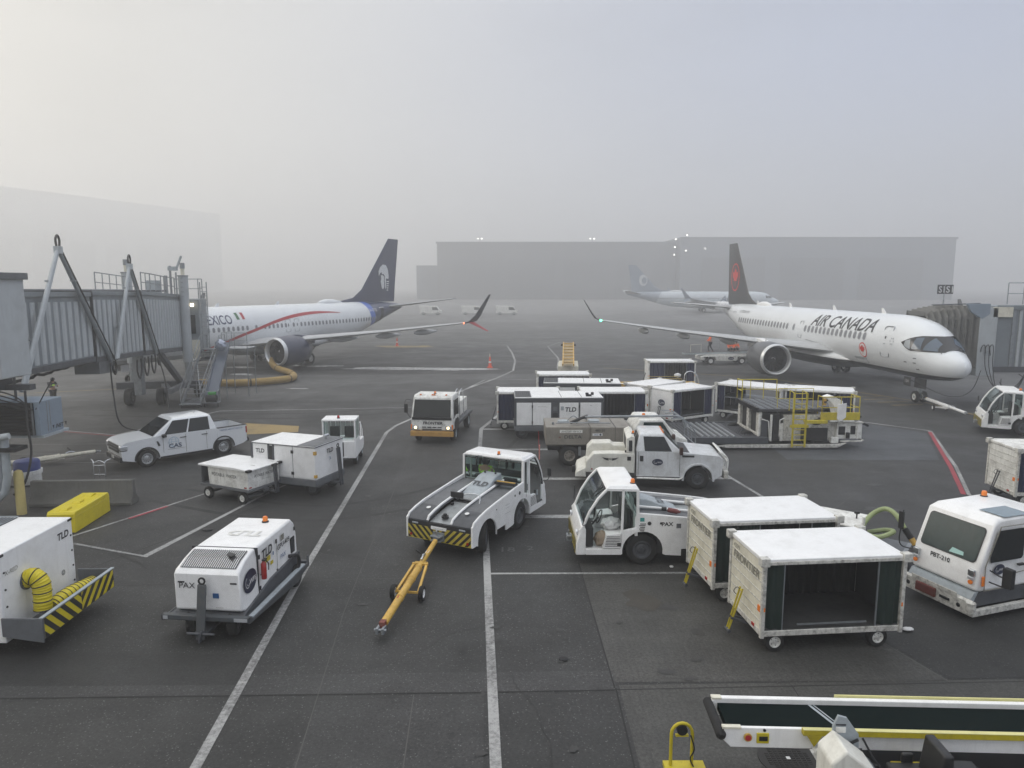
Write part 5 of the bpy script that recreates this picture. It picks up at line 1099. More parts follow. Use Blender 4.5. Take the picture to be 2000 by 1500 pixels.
    a = MB(); a.box(2.28, 2.50, -.16, .16, .54, .58, STEEL); a.box(2.28, 2.50, -.16, .16, .42, .46, STEEL); a.cyl((2.42, 0, .38), (2.42, 0, .72), .03, CHROME); a.box(2.28, 2.34, -.18, .18, .40, .64, STEEL); a.out('hitch', t, .006)
    # front (cab) end: nose, bumper
    a = MB(); a.prism([(-1.16, .30), (-1.16, .46), (-2.05, .46), (-2.05, .30)], -W + .01, W - .01, WHITE); a.out('cab_floor', t, .01)
    a = MB(); a.prism([(-2.05, .30), (-2.05, 1.0), (-2.16, 1.04), (-2.30, .62), (-2.31, .30)], -W, W, WHITE); ns = a.out('nose', t, .03)
    m_ = MB(); chevrons(m_, (-2.315, W - .05, .32), (0, -1, 0), (0, 0, 1), 2 * W - .1, .36, .22, MATS['stripe_yellow'], BLACK, off=.006); m_.out('hazard_stripes', ns)
    for y in (-.8, .8): a = MB(); a.cyl((-2.24, y, .84), (-2.285, y, .83), .08, LAMP, 16); a.out('headlight', ns)
    a = MB(); a.box(-2.46, -2.3, -.14, .14, .44, .48, STEEL); a.box(-2.46, -2.3, -.14, .14, .34, .38, STEEL); a.cyl((-2.4, 0, .3), (-2.4, 0, .6), .025, STEEL); a.out('hitch', t)
    # cab
    Wc = W - .04; A_ = (-1.45, 2.06); B_ = (-2.14, 1.06)
    a = MB(); a.prism([(-.70, 2.05), (-.76, 2.13), (-1.46, 2.13), (-1.56, 2.06), (-1.50, 2.0), (-.74, 2.0)], -W + .02, W - .02, WHITE, hw=lambda x, z: W - .02 - (.09 if z > 2.1 else 0)); rf = a.out('roof', t, .03)
    for k_ in range(3):
        for y in (-.5, .5): MB().cyl((-.70, y + k_ * .06, 2.05), (-.688, y + k_ * .06, 2.05), .012, BLACK, 8).out('bolt', rf)
    beacon(rf, -.82, .15 if not open_door else -.75, 2.12, s=.8 if not open_door else 1.)
    wp = [(-1.52, 2.04), (-1.74, 1.80), (-1.96, 1.45), (-2.12, 1.05), (-2.2, .96)]
    for sg in (-1, 1):
        a = MB(); a.tube([(x, sg * Wc, z) for x, z in wp] + [(-2.12, sg * Wc, .5), (-2.05, sg * Wc, .34)], .038, WHITE, 8); a.beam((-.71, sg * Wc, 1.0), (-.73, sg * Wc, 2.03), .07, .07, WHITE, up=(1, 0, 0)); a.beam((-1.12, sg * Wc, .9), (-1.10, sg * Wc, 2.03), .06, .06, WHITE, up=(1, 0, 0)); a.beam((-.70, sg * Wc, 2.02), (-1.52, sg * Wc, 2.04), .06, .06, WHITE)
        a.prism([(-1.14, .94), (-.7, 1.04), (-.7, 1.0), (-1.14, .9)], sg * Wc - .03, sg * Wc + .03, WHITE); a.out('pillar', t)
        a = MB(); a.poly([(-.76, sg * (Wc - .01), 1.06), (-.77, sg * (Wc - .01), 1.98), (-1.07, sg * (Wc - .01), 1.98), (-1.09, sg * (Wc - .01), .98)], GLASS); a.out('quarter_window', t)
        if not open_door or sg > 0:
            a = MB(); P = [(-1.15, .50), (-1.15, 1.98), (-1.52, 1.98), (-1.74, 1.74), (-1.96, 1.38), (-2.08, 1.08), (-2.06, .50)]
            a.poly([(x, sg * (Wc - .005), z) for x, z in P], GLASS); dr = a.out('door', t)
            a = MB(); a.tube([(x, sg * Wc, z) for x, z in P], .022, BLACK, 6, True); a.box(-1.6, -1.55, sg * Wc - .03, sg * Wc + .03, .55, .95, BLACK); a.box(-1.75, -1.6, sg * Wc - .01, sg * Wc + .012, .75, .9, LGREY); a.out('door_frame', dr)
        # louvred step box
        a = MB(); a.prism([(-1.12, .48), (-1.12, .88), (-1.52, .84), (-1.62, .48)], sg * W - (.5 if sg > 0 else 0), sg * W + (.5 if sg < 0 else 0), WHITE)
        for i in range(7): z = .53 + i * .042; a.box(-1.56 + i * .008, -1.17, sg * W - .006, sg * W + .006, z, z + .018, BLACK)
        a.box(-1.24, -1.14, sg * W - .008, sg * W + .008, .53, .63, BLACK) if open_door else None
        a.out('step', t, .006)
        a = MB(); s_ = smooth([(-2.05, sg * W, 1.12), (-2.15, sg * (W + .12), 1.15), (-2.12, sg * (W + .2), 1.32)]); a.tube(s_, .014, BLACK, 6); a.box(-2.16, -2.12, sg * (W + .12), sg * (W + .24), 1.28, 1.52, BLACK); a.out('mirror', t, .01)
    n_ = 8
    a = MB(); L1 = [[(x, -Wc + .03, z), (x, Wc - .03, z)] for x, z in wp[:-1]]; a.add([p for q in L1 for p in q], [(2 * i, 2 * i + 1, 2 * i + 3, 2 * i + 2) for i in range(len(L1) - 1)], GLASS); ws = a.out('windscreen', t)
    a = MB(); a.tube([(x + .02, y, z + .01) for x, y, z in [(wp[0][0], -Wc + .04, wp[0][1]), (wp[0][0], Wc - .04, wp[0][1])]], .018, BLACK, 6); a.beam((-1.58, -.5, 2.02), (-1.84, -.35, 1.66), .02, .02, BLACK); a.beam((-1.58, -.7, 2.02), (-1.78, -.65, 1.76), .02, .02, BLACK); a.box(-1.58, -1.53, -.9, -.3, 2.0, 2.04, BLACK); a.out('wiper', ws)
    a = MB(); a.poly([(-.70, -Wc + .06, 1.32), (-.70, Wc - .06, 1.32), (-.715, Wc - .06, 1.96), (-.715, -Wc + .06, 1.96)], GLASS); rw = a.out('rear_window', t)
    a = MB(); a.tube([(-.69, -Wc + .05, 1.30), (-.69, Wc - .05, 1.30), (-.705, Wc - .05, 1.97), (-.705, -Wc + .05, 1.97)], .016, BLACK, 6, True); a.out('window_seal', rw)
    a = MB(); a.box(-.78, -.71, -Wc, Wc, .8, 1.32, WHITE); a.out('cab_back', t)
    for y in (-.5, .5):
        a = MB(); a.box(-1.35, -.88, y - .24, y + .24, .72, .84, SEATM); a.box(-.95, -.83, y - .24, y + .24, .84, 1.42, SEATM); a.box(-1.3, -.9, y - .18, y + .18, .46, .72, DARKIN); a.out('seat', t, .04, 3)
    a = MB(); a.box(-2.05, -1.85, -Wc + .06, Wc - .06, .5, .98, DARKIN); a.beam((-1.85, -.45, .9), (-1.66, -.45, 1.12), .04, .04, BLACK); a.tube([(-1.64 + .07 * math.sin(i * .524), -.45 + .19 * math.cos(i * .524), 1.14 + .17 * math.sin(i * .524)) for i in range(12)], .016, BLACK, 6, True); a.out('dashboard', t)
    return t, W
# first: stripes towards the camera, towbar coupled
t1, W = make_tug('white tow tractor with striped end and yellow towbar coupled, centre of the apron')
t1.location = (-.91, 20.47, 0); t1.rotation_euler.z = R(242.6)
a = MB(); a.tube(smooth([(1.25, .66, 1.22), (1.15, .6, 1.42), (1.2, .35, 1.46), (1.25, .15, 1.42)]), .018, CHROME, 6); a.box(1.2, 1.26, -.28, .12, 1.30, 1.46, BLACK); a.out('tow_mirror', t1, .008)
a = MB(); a.box(-.35, -.15, .36, 1.02, 1.40, 1.47, BLACK); a.box(-.28, -.22, .4, 1.0, 1.47, 1.485, YELO); a.out('folded_wheel_chock', t1)
m_ = MB(); text_mb(m_, '~~~~~~', .05, INK, (.35, W, 1.02), (-1, 0, 0), (0, 0, 1)); text_mb(m_, '~~~~~', .05, INK, (.35, W, .93), (-1, 0, 0), (0, 0, 1)); text_mb(m_, '~~~~~~~', .05, INK, (.35, W, .78), (-1, 0, 0), (0, 0, 1), shear=.3); text_mb(m_, '~~~~', .09, INK, (-.85, W, 1.06), (0, 0, 1), (1, 0, 0), bold=.02); m_.out('lettering', t1)
# second: cab to the left, open doorway
t2, W = make_tug('white tow tractor with open doorway, bag on the seat and red extinguisher, cab facing left', True)
t2.location = (3.95, 18.72, 0); t2.rotation_euler.z = R(.5)
m_ = MB(); text_mb(m_, 'PAX', .10, INK, (.05, -W, 1.13), (1, 0, 0), (0, 0, 1), bold=.03, sx=1.1)
for i in range(6): m_.box(-.68 + .02 * (i % 2), -.56 + .01 * i, -W - .006, -W, .90 + i * .045, .92 + i * .045, INK)
m_.box(.28, .40, -W - .006, -W, 1.02, 1.14, MGREY); m_.box(-.66, -.55, -W - .006, -W, 1.2, 1.3, mat('teal_sticker', (.05, .3, .28), .5)); m_.out('lettering', t2)
a = MB(); a.lathe([(0, 0), (0, .06), (.02, .065), (.24, .065), (.28, .04), (.33, .03)], (.16, -.60, 1.36), (.85, -.5, -.03), mat('dark_red', (.13, .012, .012), .35), 14); a.cyl((.0, -.55, 1.38), (.12, -.59, 1.38), .05, BLACK); a.out('fire_extinguisher', t2)
wfs(t2, (.75, -W, .92), (1, 0, 0), (0, 0, 1), .0001, .0001) if False else None
def crumple(name, label, cat, loc, s, m, seed, sq=.7):
    r_ = random.Random(seed); bm = bmesh.new(); bmesh.ops.create_icosphere(bm, subdivisions=3, radius=1)
    ph = [V((r_.uniform(-1, 1), r_.uniform(-1, 1), r_.uniform(-1, 1))).normalized() for _ in range(26)]
    for v in bm.verts:
        n = v.co.normalized(); k = 1 + sum(.16 * abs(math.sin(5 * n.dot(p) + i)) - .1 for i, p in enumerate(ph[:8])) * .5; v.co = n * k; v.co.z *= sq
    me = bpy.data.meshes.new(name); bm.to_mesh(me); bm.free(); me.materials.append(m)
    o = bpy.data.objects.new(name, me); COL.objects.link(o); o.location = loc; o.scale = s if isinstance(s, tuple) else (s, s, s); return tag(o, label, cat)
from math import cos, sin
def at(t, x, y, z):
    d = t.rotation_euler.z; return (t.location.x + x * cos(d) - y * sin(d), t.location.y + x * sin(d) + y * cos(d), z)
crumple('plastic_bag', 'clear crumpled plastic bag on the open tractor seat', 'bag', at(t2, -1.35, -.60, 1.0), (.26, .22, .24), BAG, 3)
crumple('paper_sack', 'crumpled brown sack in the open tractor doorway', 'sack', at(t2, -1.62, -.80, .66), (.20, .18, .22), CARD, 5, .9)
# third: far right, towing the jetliner nose
t3, W = make_tug('white tow tractor with round dark logo, coupled to the jetliner nose at right', True, scale=1.02)
t3.location = (25.6, 34.3, 0); t3.rotation_euler.z = R(-24)
wfs(t3, (.55, -W, .84), (1, 0, 0), (0, 0, 1), .26, .26)

# ---------------------------------------------------------------- towbars
def towbar(name, label, p0, p1, z0, z1, m, wheels=.55, r=.07, rr=None, head=REDL):
    """p0 free head on the ground side, p1 tractor eye"""
    a0, a1 = V((*p0, 0)), V((*p1, 0)); L_ = (a1 - a0).length; ang = math.degrees(math.atan2(a1.y - a0.y, a1.x - a0.x))
    t = thing(name, label, 'towbar', (a0.x, a0.y, 0), ang); zz = lambda s: z0 + (z1 - z0) * s / L_
    a = MB(); a.cyl((.28, 0, zz(.28)), (L_ * .62, 0, zz(L_ * .62)), r, m, 18); a.cyl((L_ * .62, 0, zz(L_ * .62)), (L_ - .12, 0, zz(L_ - .12)), r * .78, m, 16)
    for s in (L_ * .3, L_ * .5, L_ * .62): a.lathe([(-.03, r * 1.05), (-.03, r * 1.14), (.03, r * 1.14), (.03, r * 1.05)], (s, 0, zz(s)), (1, 0, (z1 - z0) / L_), m, 18, cap=False)
    a.out('tube', t)
    a = MB(); a.box(.14, .30, -.06, .06, zz(.2) - .05, zz(.2) + .09, mat('dull_red_block', (.20, .05, .035), .6, dirt=.6, scale=9) if head is REDL else head); a.box(.0, .2, -.09, -.03, zz(0) - .1, zz(0) + .03, STEEL); a.box(.0, .2, .03, .09, zz(0) - .1, zz(0) + .03, STEEL); a.cyl((.05, -.13, zz(0) - .02), (.05, .13, zz(0) - .02), .03, STEEL); a.out('head', t, .008)
    a = MB(); a.box(L_ - .16, L_ - .02, -.05, .05, zz(L_) - .03, zz(L_) + .03, STEEL); a.tube([(L_ + .03 + .05 * math.cos(i * .6), .05 * math.sin(i * .6), zz(L_)) for i in range(10)], .02, STEEL, 6, True); a.out('tow_eye', t)
    if wheels:
        xw = L_ * wheels * .78; xf = L_ * .66
        a = MB()
        for sg in (-1, 1): a.beam((xf, sg * .16, zz(xf) + .02), (xw, sg * .26, .20), .06, .05, m); a.beam((xf + .02, sg * .16, zz(xf) - .06), (xw + .3, sg * .22, .22), .04, .04, m)
        a.box(xf - .03, xf + .04, -.2, .2, zz(xf), zz(xf) + .06, m); a.box(xf + .09, xf + .13, -.16, .16, zz(xf), zz(xf) + .05, m); a.beam((xw, -.30, .18), (xw, .30, .18), .05, .05, m)
        a.out('wheel_frame', t, .006)
        for sg in (-1, 1): wheel(t, xw, sg * .34, .17, .11, .10, WHITE)
        a = MB(); a.tube([(xf + .1, 0, zz(xf) + .1), (xf + .25, .0, zz(xf) + .16), (xf + .42, 0, zz(xf) + .12)], .03, CHROME, 8); a.cyl((xf + .38, 0, zz(xf) + .1), (xf + .2, .16, zz(xf) + .3), .02, BLACK); a.out('jack_pump', t)
    return t
tb = towbar('towbar', 'orange-yellow towbar on two small wheels lying in front of the centre tractor', (-2.72, 13.75), (-2.02, 18.25), .22, .50, YELO, r=.085)
m_ = MB(); m_.box(1.2, 1.6, -.012, .012, .38, .385, REDINK); m_.box(3.6, 4.0, -.04, .04, .50, .505, WHITEINK); m_.out('label_plate', tb)
towbar('towbar', 'white and yellow towbar between the jetliner nose wheels and the right tractor', (25.3, 43.0), (24.05, 37.1), .35, .5, WHITE, wheels=.5, r=.10, head=YELO)
towbar('towbar', 'pale yellow towbar lying beyond the blue drum at the left', (-20.4, 27.0), (-17.6, 29.6), .22, .22, CREAM, wheels=.4, r=.11, head=STEEL)

# ---------------------------------------------------------------- high cab pushback at the right edge: local +x front, origin front centre
t = thing('pushback_tractor', 'rounded white cab tractor numbered PBT-210 cut by the right picture edge', 'tow tractor', (9.66, 15.36, 0), 198.5)
def cab_profile(): return [(-.28, .62), (-.10, .66), (-.16, 1.18), (-.50, 2.08), (-.68, 2.20), (-2.2, 2.24), (-2.35, 2.15), (-2.4, .62)]
hwf = lambda x, z: .84 - (.10 if z > 2.1 else 0) - (.02 if z < 1.0 else 0)
a = MB(); a.prism(cab_profile(), 0, 0, WHITE, hw=hwf); cb_ = a.out('cab', t, .07, 4)
a = MB(); u_ = V((-.34, 0, .90)).normalized(); P = rrect(-.70, .70, .05, .86, .09)
a.poly([V((-.165, y, 1.19)) + u_ * s + V((.012, 0, .004)) for y, s in P], BLACK); a.poly([V((-.165, y * .965, 1.19)) + u_ * ((s - .455) * .95 + .455) + V((.018, 0, .006)) for y, s in P], GLASSG); ws = a.out('windscreen', cb_)
a = MB(); a.poly([V((-.165, y, 1.19)) + u_ * s + V((.022, 0, .008)) for y, s in ((.05, .1), (.4, .12), (.38, .2), (.1, .22))], mat('pale_paper', (.35, .55, .52), .6)); a.out('paper', ws)
a = MB(); a.poly([(x, y, 2.232) for x, y in ((-.85, .15), (-.85, .75), (-1.65, .75), (-1.65, .15))], mat('skylight_glass', (.10, .17, .20), .1, coat=1.)); a.out('skylight', cb_)
a = MB(); yy = .845; P = [(-.62, 1.98), (-.42, 1.40), (-.44, 1.28), (-1.35, 1.28), (-1.40, 1.34), (-1.40, 1.98)]
a.poly([(x, yy + .004, z) for x, z in P], GLASSD); a.out('side_window', cb_)
a = MB(); D = [(-.66, 2.06), (-.30, 1.20), (-.32, .66), (-.95, .66), (-1.08, .95), (-1.5, .98), (-1.5, 2.06)]; a.tube([(x, yy, z) for x, z in D], .012, GREYINK, 5, True); a.box(-1.42, -1.25, yy - .01, yy + .05, 1.13, 1.17, BLACK); a.out('door', cb_)
m_ = MB(); text_mb(m_, 'PBT-210', .10, INK, (-.15, -.12, 1.10), (0, 1, 0), (-.1, 0, 1), bold=.02, off=.012); m_.out('lettering', cb_)
wfs(cb_, (-.72, yy, 1.10), (-1, 0, 0), (0, 0, 1), .16, .12)
for sg in (-1, 1):
    a = MB(); a.box(-.14, -.06, sg * .70 - .07, sg * .70 + .07, .98, 1.12, CHROME); a.box(-.13, -.05, sg * .70 - .06, sg * .70 + .06, .90, .97, LAMP); a.cyl((-.1, sg * .70, .84), (-.055, sg * .70, .84), .05, AMBER, 14); a.out('headlight', cb_, .01)
    a = MB(); a.box(-.28, -.22, sg * .85 - .01, sg * .85 + .03, .78, 1.0, AMBER); a.out('side_lamp', cb_, .01)
beacon(cb_, -1.9, -.55, 2.22, s=1.1)
a = MB(); a.tube(smooth([(-.3, -.86, .98), (-.05, -1.12, 1.05), (-.05, -1.14, 1.5), (-.1, -1.14, 1.9)]), .016, BLACK, 6); a.box(-.12, -.06, -1.24, -1.12, 1.42, 1.85, BLACK); a.out('mirror', t, .01)
a = MB(); a.tube([(-.42, .86, 1.12), (-.36, 1.12, 1.10), (-.36, 1.3, 1.10)], .018, BLACK, 6); a.tube([(-.42, .86, .86), (-.38, 1.1, .88), (-.36, 1.3, .90)], .018, BLACK, 6); a.box(-.42, -.30, 1.22, 1.42, .92, 1.34, BLACK); a.out('mirror', t, .012)
a = MB(); a.prism([(-.05, .30), (-.05, .36), (-.28, .62), (-2.4, .62), (-2.4, .30)], -.80, .80, DGREY); a.out('chassis', t, .01)
a = MB(); a.prism([(.04, .30), (-.04, .33), (-.22, .64), (-.10, .62), (.04, .42)], -.80, .80, LGREY); a.out('front_apron', t)
a = MB(); a.prism([(.02, .14), (.09, .16), (.09, .46), (.02, .50)], -.90, .90, WORN); a.box(.08, .10, -.62, .55, .46, .56, WORN); a.box(-2.4, .05, .82, .92, .14, .28, WORN); a.box(-2.4, .0, .70, .83, .12, .2, DARKIN); a.cyl((.05, .86, .22), (.05, .86, .46), .10, WORN); a.cyl((.08, .6, .30), (.10, .6, .30), .05, BLACK); a.cyl((.08, -.7, .30), (.10, -.7, .30), .05, BLACK); bp = a.out('bumper', t, .015)
a = MB(); a.box(.09, .16, -.45, .05, .24, .44, mat('rusty_red', (.12, .02, .015), .7, dirt=.6, scale=8)); a.box(.10, .13, .15, .4, .30, .36, BLACK); a.out('tow_plate', bp, .01)
a = MB(); a.prism([(-1.62, .30), (-1.62, .75), (-2.0, .98), (-2.6, .98), (-4.4, .95), (-4.5, .3)], .82, .90, WHITED); a.prism([(-1.62, .30), (-1.62, .75), (-2.0, .98), (-2.6, .98), (-4.4, .95), (-4.5, .3)], -.90, -.82, WHITED); a.box(-4.4, -2.42, -.82, .82, .3, .95, MGREY); a.out('body', t, .02)
for x in (-2.0, -3.9):
    for y in (-.66, .66): wheel(t, x, y, .40, .28, .22, DGREY)

# ---------------------------------------------------------------- small cab tug beyond the box generator
t = thing('baggage_tug', 'small white square cab tug with red roof beacon beside the large box generator', 'baggage tug', (-6.98, 28.94, 0), 273.1)
a = MB(); a.prism([(1.05, .32), (1.05, 1.02), (.9, 1.08), (.05, 1.08), (-.1, .82), (-1.05, .80), (-1.05, .45), (-.85, .32)], -.66, .66, WHITE); b = a.out('body', t, .03)
a = MB(); a.box(.30, 1.02, -.62, .62, 1.84, 1.90, WHITE); a.prism([(.10, 1.85), (1.05, 1.85), (1.03, 1.91), (.12, 1.91)], -.67, .67, WHITE)
for y in (-.63, .63): a.beam((1.02, y, 1.05), (1.0, y, 1.86), .06, .06, WHITE, up=(1, 0, 0)); a.beam((.14, y, .9), (.14, y, 1.86), .06, .06, WHITE, up=(1, 0, 0)); a.beam((.55, y, 1.05), (.55, y, 1.86), .04, .04, WHITE, up=(1, 0, 0))
cb_ = a.out('cab', t, .01)
MB().poly([(1.035, y, z) for y, z in rrect(-.58, .58, 1.12, 1.80, .06)], GLASS).out('windscreen', cb_)
MB().poly([(x, -.665, z) for x, z in ((.18, 1.1), (.97, 1.1), (.97, 1.8), (.18, 1.8))], GLASS).out('side_window', cb_); MB().poly([(x, .665, z) for x, z in ((.18, 1.1), (.97, 1.1), (.97, 1.8), (.18, 1.8))], GLASS).out('side_window', cb_)
for y in (-.3, .3): MB().box(.2, .32, y - .2, y + .2, 1.0, 1.5, SEATM).box(.2, .6, y - .2, y + .2, .98, 1.1, SEATM).out('seat', t, .03)
a = MB(); a.box(1.05, 1.065, -.18, .18, .4, .98, BLACK)
for i in range(3): a.box(1.06, 1.08, -.18, .0 + i * .05, .45 + i * .18, .50 + i * .18, DGREY)
a.out('grille', b); beacon(t, .75, -.05, 1.91, REDL, .9)
MB().cyl((1.05, 0, 1.02), (1.07, 0, 1.02), .03, BLACK).box(1.05, 1.07, -.06, .06, .34, .38, BLACK).box(1.05, 1.13, -.35, .35, .30, .36, CHROME).out('bumper', t)
a = MB(); a.tube([(-.0, .6, 1.1), (-.0, .6, 1.55), (-.6, .6, 1.5), (-1.0, .6, 1.1), (-1.0, .6, .82)], .02, WHITE, 6); a.tube([(-.6, .6, 1.5), (-.6, .6, .82)], .02, WHITE, 6); a.out('rail', t)
a = MB()
for i in range(6): a.cyl((.06, -.5 + i * .2, 1.05), (.06, -.5 + i * .2, 1.8), .01, WHITE, 5)
a.out('window_guard', t)
for x in (-.62, .62):
    for y in (-.56, .56): wheel(t, x, y, .26, .18, .14, LGREY)
# ---------------------------------------------------------------- trucks and pickups
def greenhouse(parent, xf, xr, z0, h0, xf1, xr1, z1, h1, side_windows, mroof=WHITE, glass=GLASSD, rear=True, crown=.05):
    def sp(s, v, sg, off=.0):
        x = (xf + (xr - xf) * s) * (1 - v) + (xf1 + (xr1 - xf1) * s) * v
        return V((x, sg * (h0 + (h1 - h0) * v + off), z0 + (z1 - z0) * v))
    a = MB(); secs = []
    for v in (0, .5, 1.0):
        secs.append([sp(0, v, -1), sp(0, v, 1), sp(1, v, 1), sp(1, v, -1)])
    top = [V((p.x * .9 + (xf1 + xr1) / 2 * .1, p.y * .86, z1 + crown)) for p in secs[-1]]
    a.loft(secs + [top], mroof); g = a.out('cab_roof', parent, .05, 4)
    for sg in (-1, 1):
        for s0, s1, t0, t1, v0, v1 in side_windows:
            a = MB(); P = []
            for s, v in ((s0, v0), (s1, v0), (t1, v1), (t0, v1)): P.append(sp(s, v, sg, .012))
            a.poly(P, glass); a.out('side_window', g)
    def fp(u, v, x0, x1): return V((x0 + (x1 - x0) * v, u * (h0 + (h1 - h0) * v), z0 + (z1 - z0) * v))
    a = MB(); a.poly([fp(u, v, xf, xf1) + V((.014, 0, .014)) for u, v in ((-.90, .04), (.90, .04), (.88, .93), (-.88, .93))], glass); a.out('windscreen', g)
    if rear: a = MB(); a.poly([fp(u, v, xr, xr1) + V((-.014, 0, .012)) for u, v in ((-.85, .15), (.85, .15), (.82, .88), (-.82, .88))], glass); a.out('rear_window', g)
    return g
def fender(parent, x, z, R_, y, m, w=.05):
    a = MB(); P = arc(x, z, R_, -8, 188, 18); Q = arc(x, z, R_ + .07, -8, 188, 18)[::-1]; a.prism(P + Q, y, y + w if y > 0 else y - w, m); a.out('wheel_arch', parent, .01)

# white double-cab pickup with globe logo
t = thing('pickup_truck', 'clean white double cab pickup with blue globe logo on its door', 'pickup', (-14.08, 29.42, 0), 224.95)
low = [(2.44, .50), (2.47, .80), (2.40, 1.00), (2.15, 1.08), (1.08, 1.14), (-1.28, 1.14), (-1.28, .72), (-2.52, .72), (-2.58, .50), (-2.35, .42)] + arc(-1.538, .36, .43, 188, -8, 14)[::1][0:0]
rearA = arc(-1.538, .36, .43, 188, -8, 14); frontA = arc(1.538, .36, .43, 188, -8, 14)
low = [(2.44, .42), (2.48, .80), (2.46, 1.02), (2.25, 1.12), (1.05, 1.22), (-1.28, 1.20), (-1.28, .72), (-2.54, .72), (-2.58, .5), (-2.4, .40)] + rearA + [(-1.0, .30), (1.0, .30)] + frontA
PW_ = mat('pickup_white', (.74, .76, .78), .25, coat=.7)
a = MB(); a.prism(low, 0, 0, PW_, hw=lambda x, z: .90); bd = a.out('body', t, .045, 3)
a = MB()
for sg in (-1, 1): a.prism([(-1.28, .70), (-1.28, 1.17), (-2.54, 1.19), (-2.56, .70)], sg * .90 - (.07 if sg > 0 else 0), sg * .90 + (.07 if sg < 0 else 0), PW_)
a.box(-2.58, -2.50, -.88, .88, .50, 1.18, PW_); bed = a.out('cargo_bed', t, .02)
a = MB(); a.box(-2.5, -1.3, -.82, .82, .722, .73, DGREY); a.box(-2.52, -1.3, .80, .93 - .02, 1.18, 1.205, BLACK); a.box(-2.52, -1.3, -.91, -.80, 1.18, 1.205, BLACK); a.box(-2.58, -2.50, -.9, .9, 1.18, 1.205, BLACK); a.out('bed_liner', bed)
gh = greenhouse(t, 1.28, -1.30, 1.18, .88, .48, -1.10, 1.77, .72, ((.15, .50, .05, .44, .03, .94), (.525, .88, .475, .92, .03, .94)), PW_, crown=.06)
a = MB(); a.tube([(-.6, 0, 1.73), (-.75, 0, 1.92)], .008, BLACK, 5); a.box(-.62, -.54, -.02, .02, 1.72, 1.75, BLACK); a.out('antenna', gh)
MB().box(2.40, 2.50, -.62, .62, .70, 1.0, BLACK).box(2.49, 2.51, -.60, .60, .80, .83, MGREY).box(2.49, 2.508, -.60, .60, .92, .94, MGREY).out('grille', t, .02)
for sg in (-1, 1):
    MB().box(2.22, 2.505, sg * .78 - .13, sg * .78 + .13, .84, 1.0, LAMP).box(2.24, 2.50, sg * .78 - .132, sg * .78 + .132, .78, .84, BLACK).out('headlight', t, .03)
    MB().box(-2.59, -2.50, sg * .86 - .06, sg * .86 + .04, .82, 1.12, REDL).out('tail_lamp', t, .015)
    MB().box(.80, .96, sg * .98 - .09, sg * .98 + .09, 1.14, 1.27, BLACK).out('mirror', t, .03)
    for x in (.12, -.75): MB().box(x - .12, x + .12, sg * .905 - .015, sg * .905 + .02, 1.02, 1.05, BLACK).out('door_handle', t, .006)
    a = MB()
    for x in (.02, -.83): a.box(x - .004, x + .004, sg * .897 - .01, sg * .897 + .012, .40, 1.15, GREYINK)
    a.box(.9, .91, sg * .90 - .01, sg * .90 + .01, .5, 1.14, GREYINK); a.out('door_seam', t)
    a = MB(); a.prism([(1.02, .82), (1.1, 1.0), (1.16, 1.02), (1.1, .8)], sg * .895, sg * .915, BLACK); a.out('fender_vent', t)
MB().box(2.20, 2.53, -.88, .88, .34, .56, BLACK).box(-2.68, -2.5, -.86, .86, .42, .62, BLACK).out('bumper', t, .03)
MB().box(2.53, 2.54, -.15, .15, .42, .53, WHITED).out('number_plate', t)
for x in (-1.538, 1.538):
    for y in (-.905, .905): a = MB(); a.prism(arc(x, .36, .43, -4, 184, 18) + arc(x, .36, .475, -4, 184, 18)[::-1], y - .012, y + .012, BLACK); a.out('wheel_arch', t)
for y in (-.895, .895): MB().box(-1.05, 1.05, y - .015, y + .015, .29, .36, BLACK).out('sill', t)
for x in (-1.538, 1.538):
    for y in (-.78, .78): wheel(t, x, y, .36, .23, .215, mat('silver_wheel', (.50, .51, .52), .3, metal=.6), holes=10)
m_ = MB(); O = V((.50, .902, .80)); U = V((-1, 0, 0))
bl = mat('globe_blue', (.10, .28, .45), .5); ring(m_, O + V((0, 0, .1)), U, (0, 0, 1), .20, .20, .012, bl); ring(m_, O + V((0, 0, .1)), U, (0, 0, 1), .09, .20, .01, bl); m_.box(.30, .70, .904, .906, .895, .903, bl); m_.box(.34, .66, .904, .906, .99, .998, bl)
text_mb(m_, 'CAS', .17, mat('deep_blue', (.01, .03, .09), .5), O + V((-.05, 0, -.06)), U, (0, 0, 1), bold=.02, sx=1.15, off=.008); m_.box(.05, .75, .903, .905, .60, .612, GREYINK); m_.out('lettering', t)
text(t, 'PREMIER AIRPORT SERVICES', .06, BLUEINK, (-1.9, .902, 1.08), (-1, 0, 0), (0, 0, 1), sx=.9, off=.008)

# cab-over service truck, lamps lit, yellow bumper
t = thing('service_truck', 'white cab-over truck with yellow bumper and lit headlamps driving towards us', 'truck', (-3.66, 31.97, 0), -97.4)
a = MB(); a.prism([(0, .62), (.02, 1.18), (-.26, 2.10), (-.42, 2.22), (-1.45, 2.22), (-1.5, 2.1), (-1.5, .7)], 0, 0, WHITED, hw=lambda x, z: .98 - (.06 if z > 2.05 else 0)); cb_ = a.out('cab', t, .06, 3)
MB().poly([(.03 - (z - 1.2) * .30 + .0, y, z) for y, z in ((-.88, 1.24), (.88, 1.24), (.84, 2.02), (-.84, 2.02))], GLASSD).out('windscreen', cb_)
MB().box(.0, .045, -.92, .92, 1.12, 1.235, BLACK).out('wiper_cowl', cb_)
text(cb_, 'FRONTIER', .12, INK, (.022, .05, .98), (0, 1, 0), (0, 0, 1), bold=.03, shear=.15, sx=1.15, off=.02)
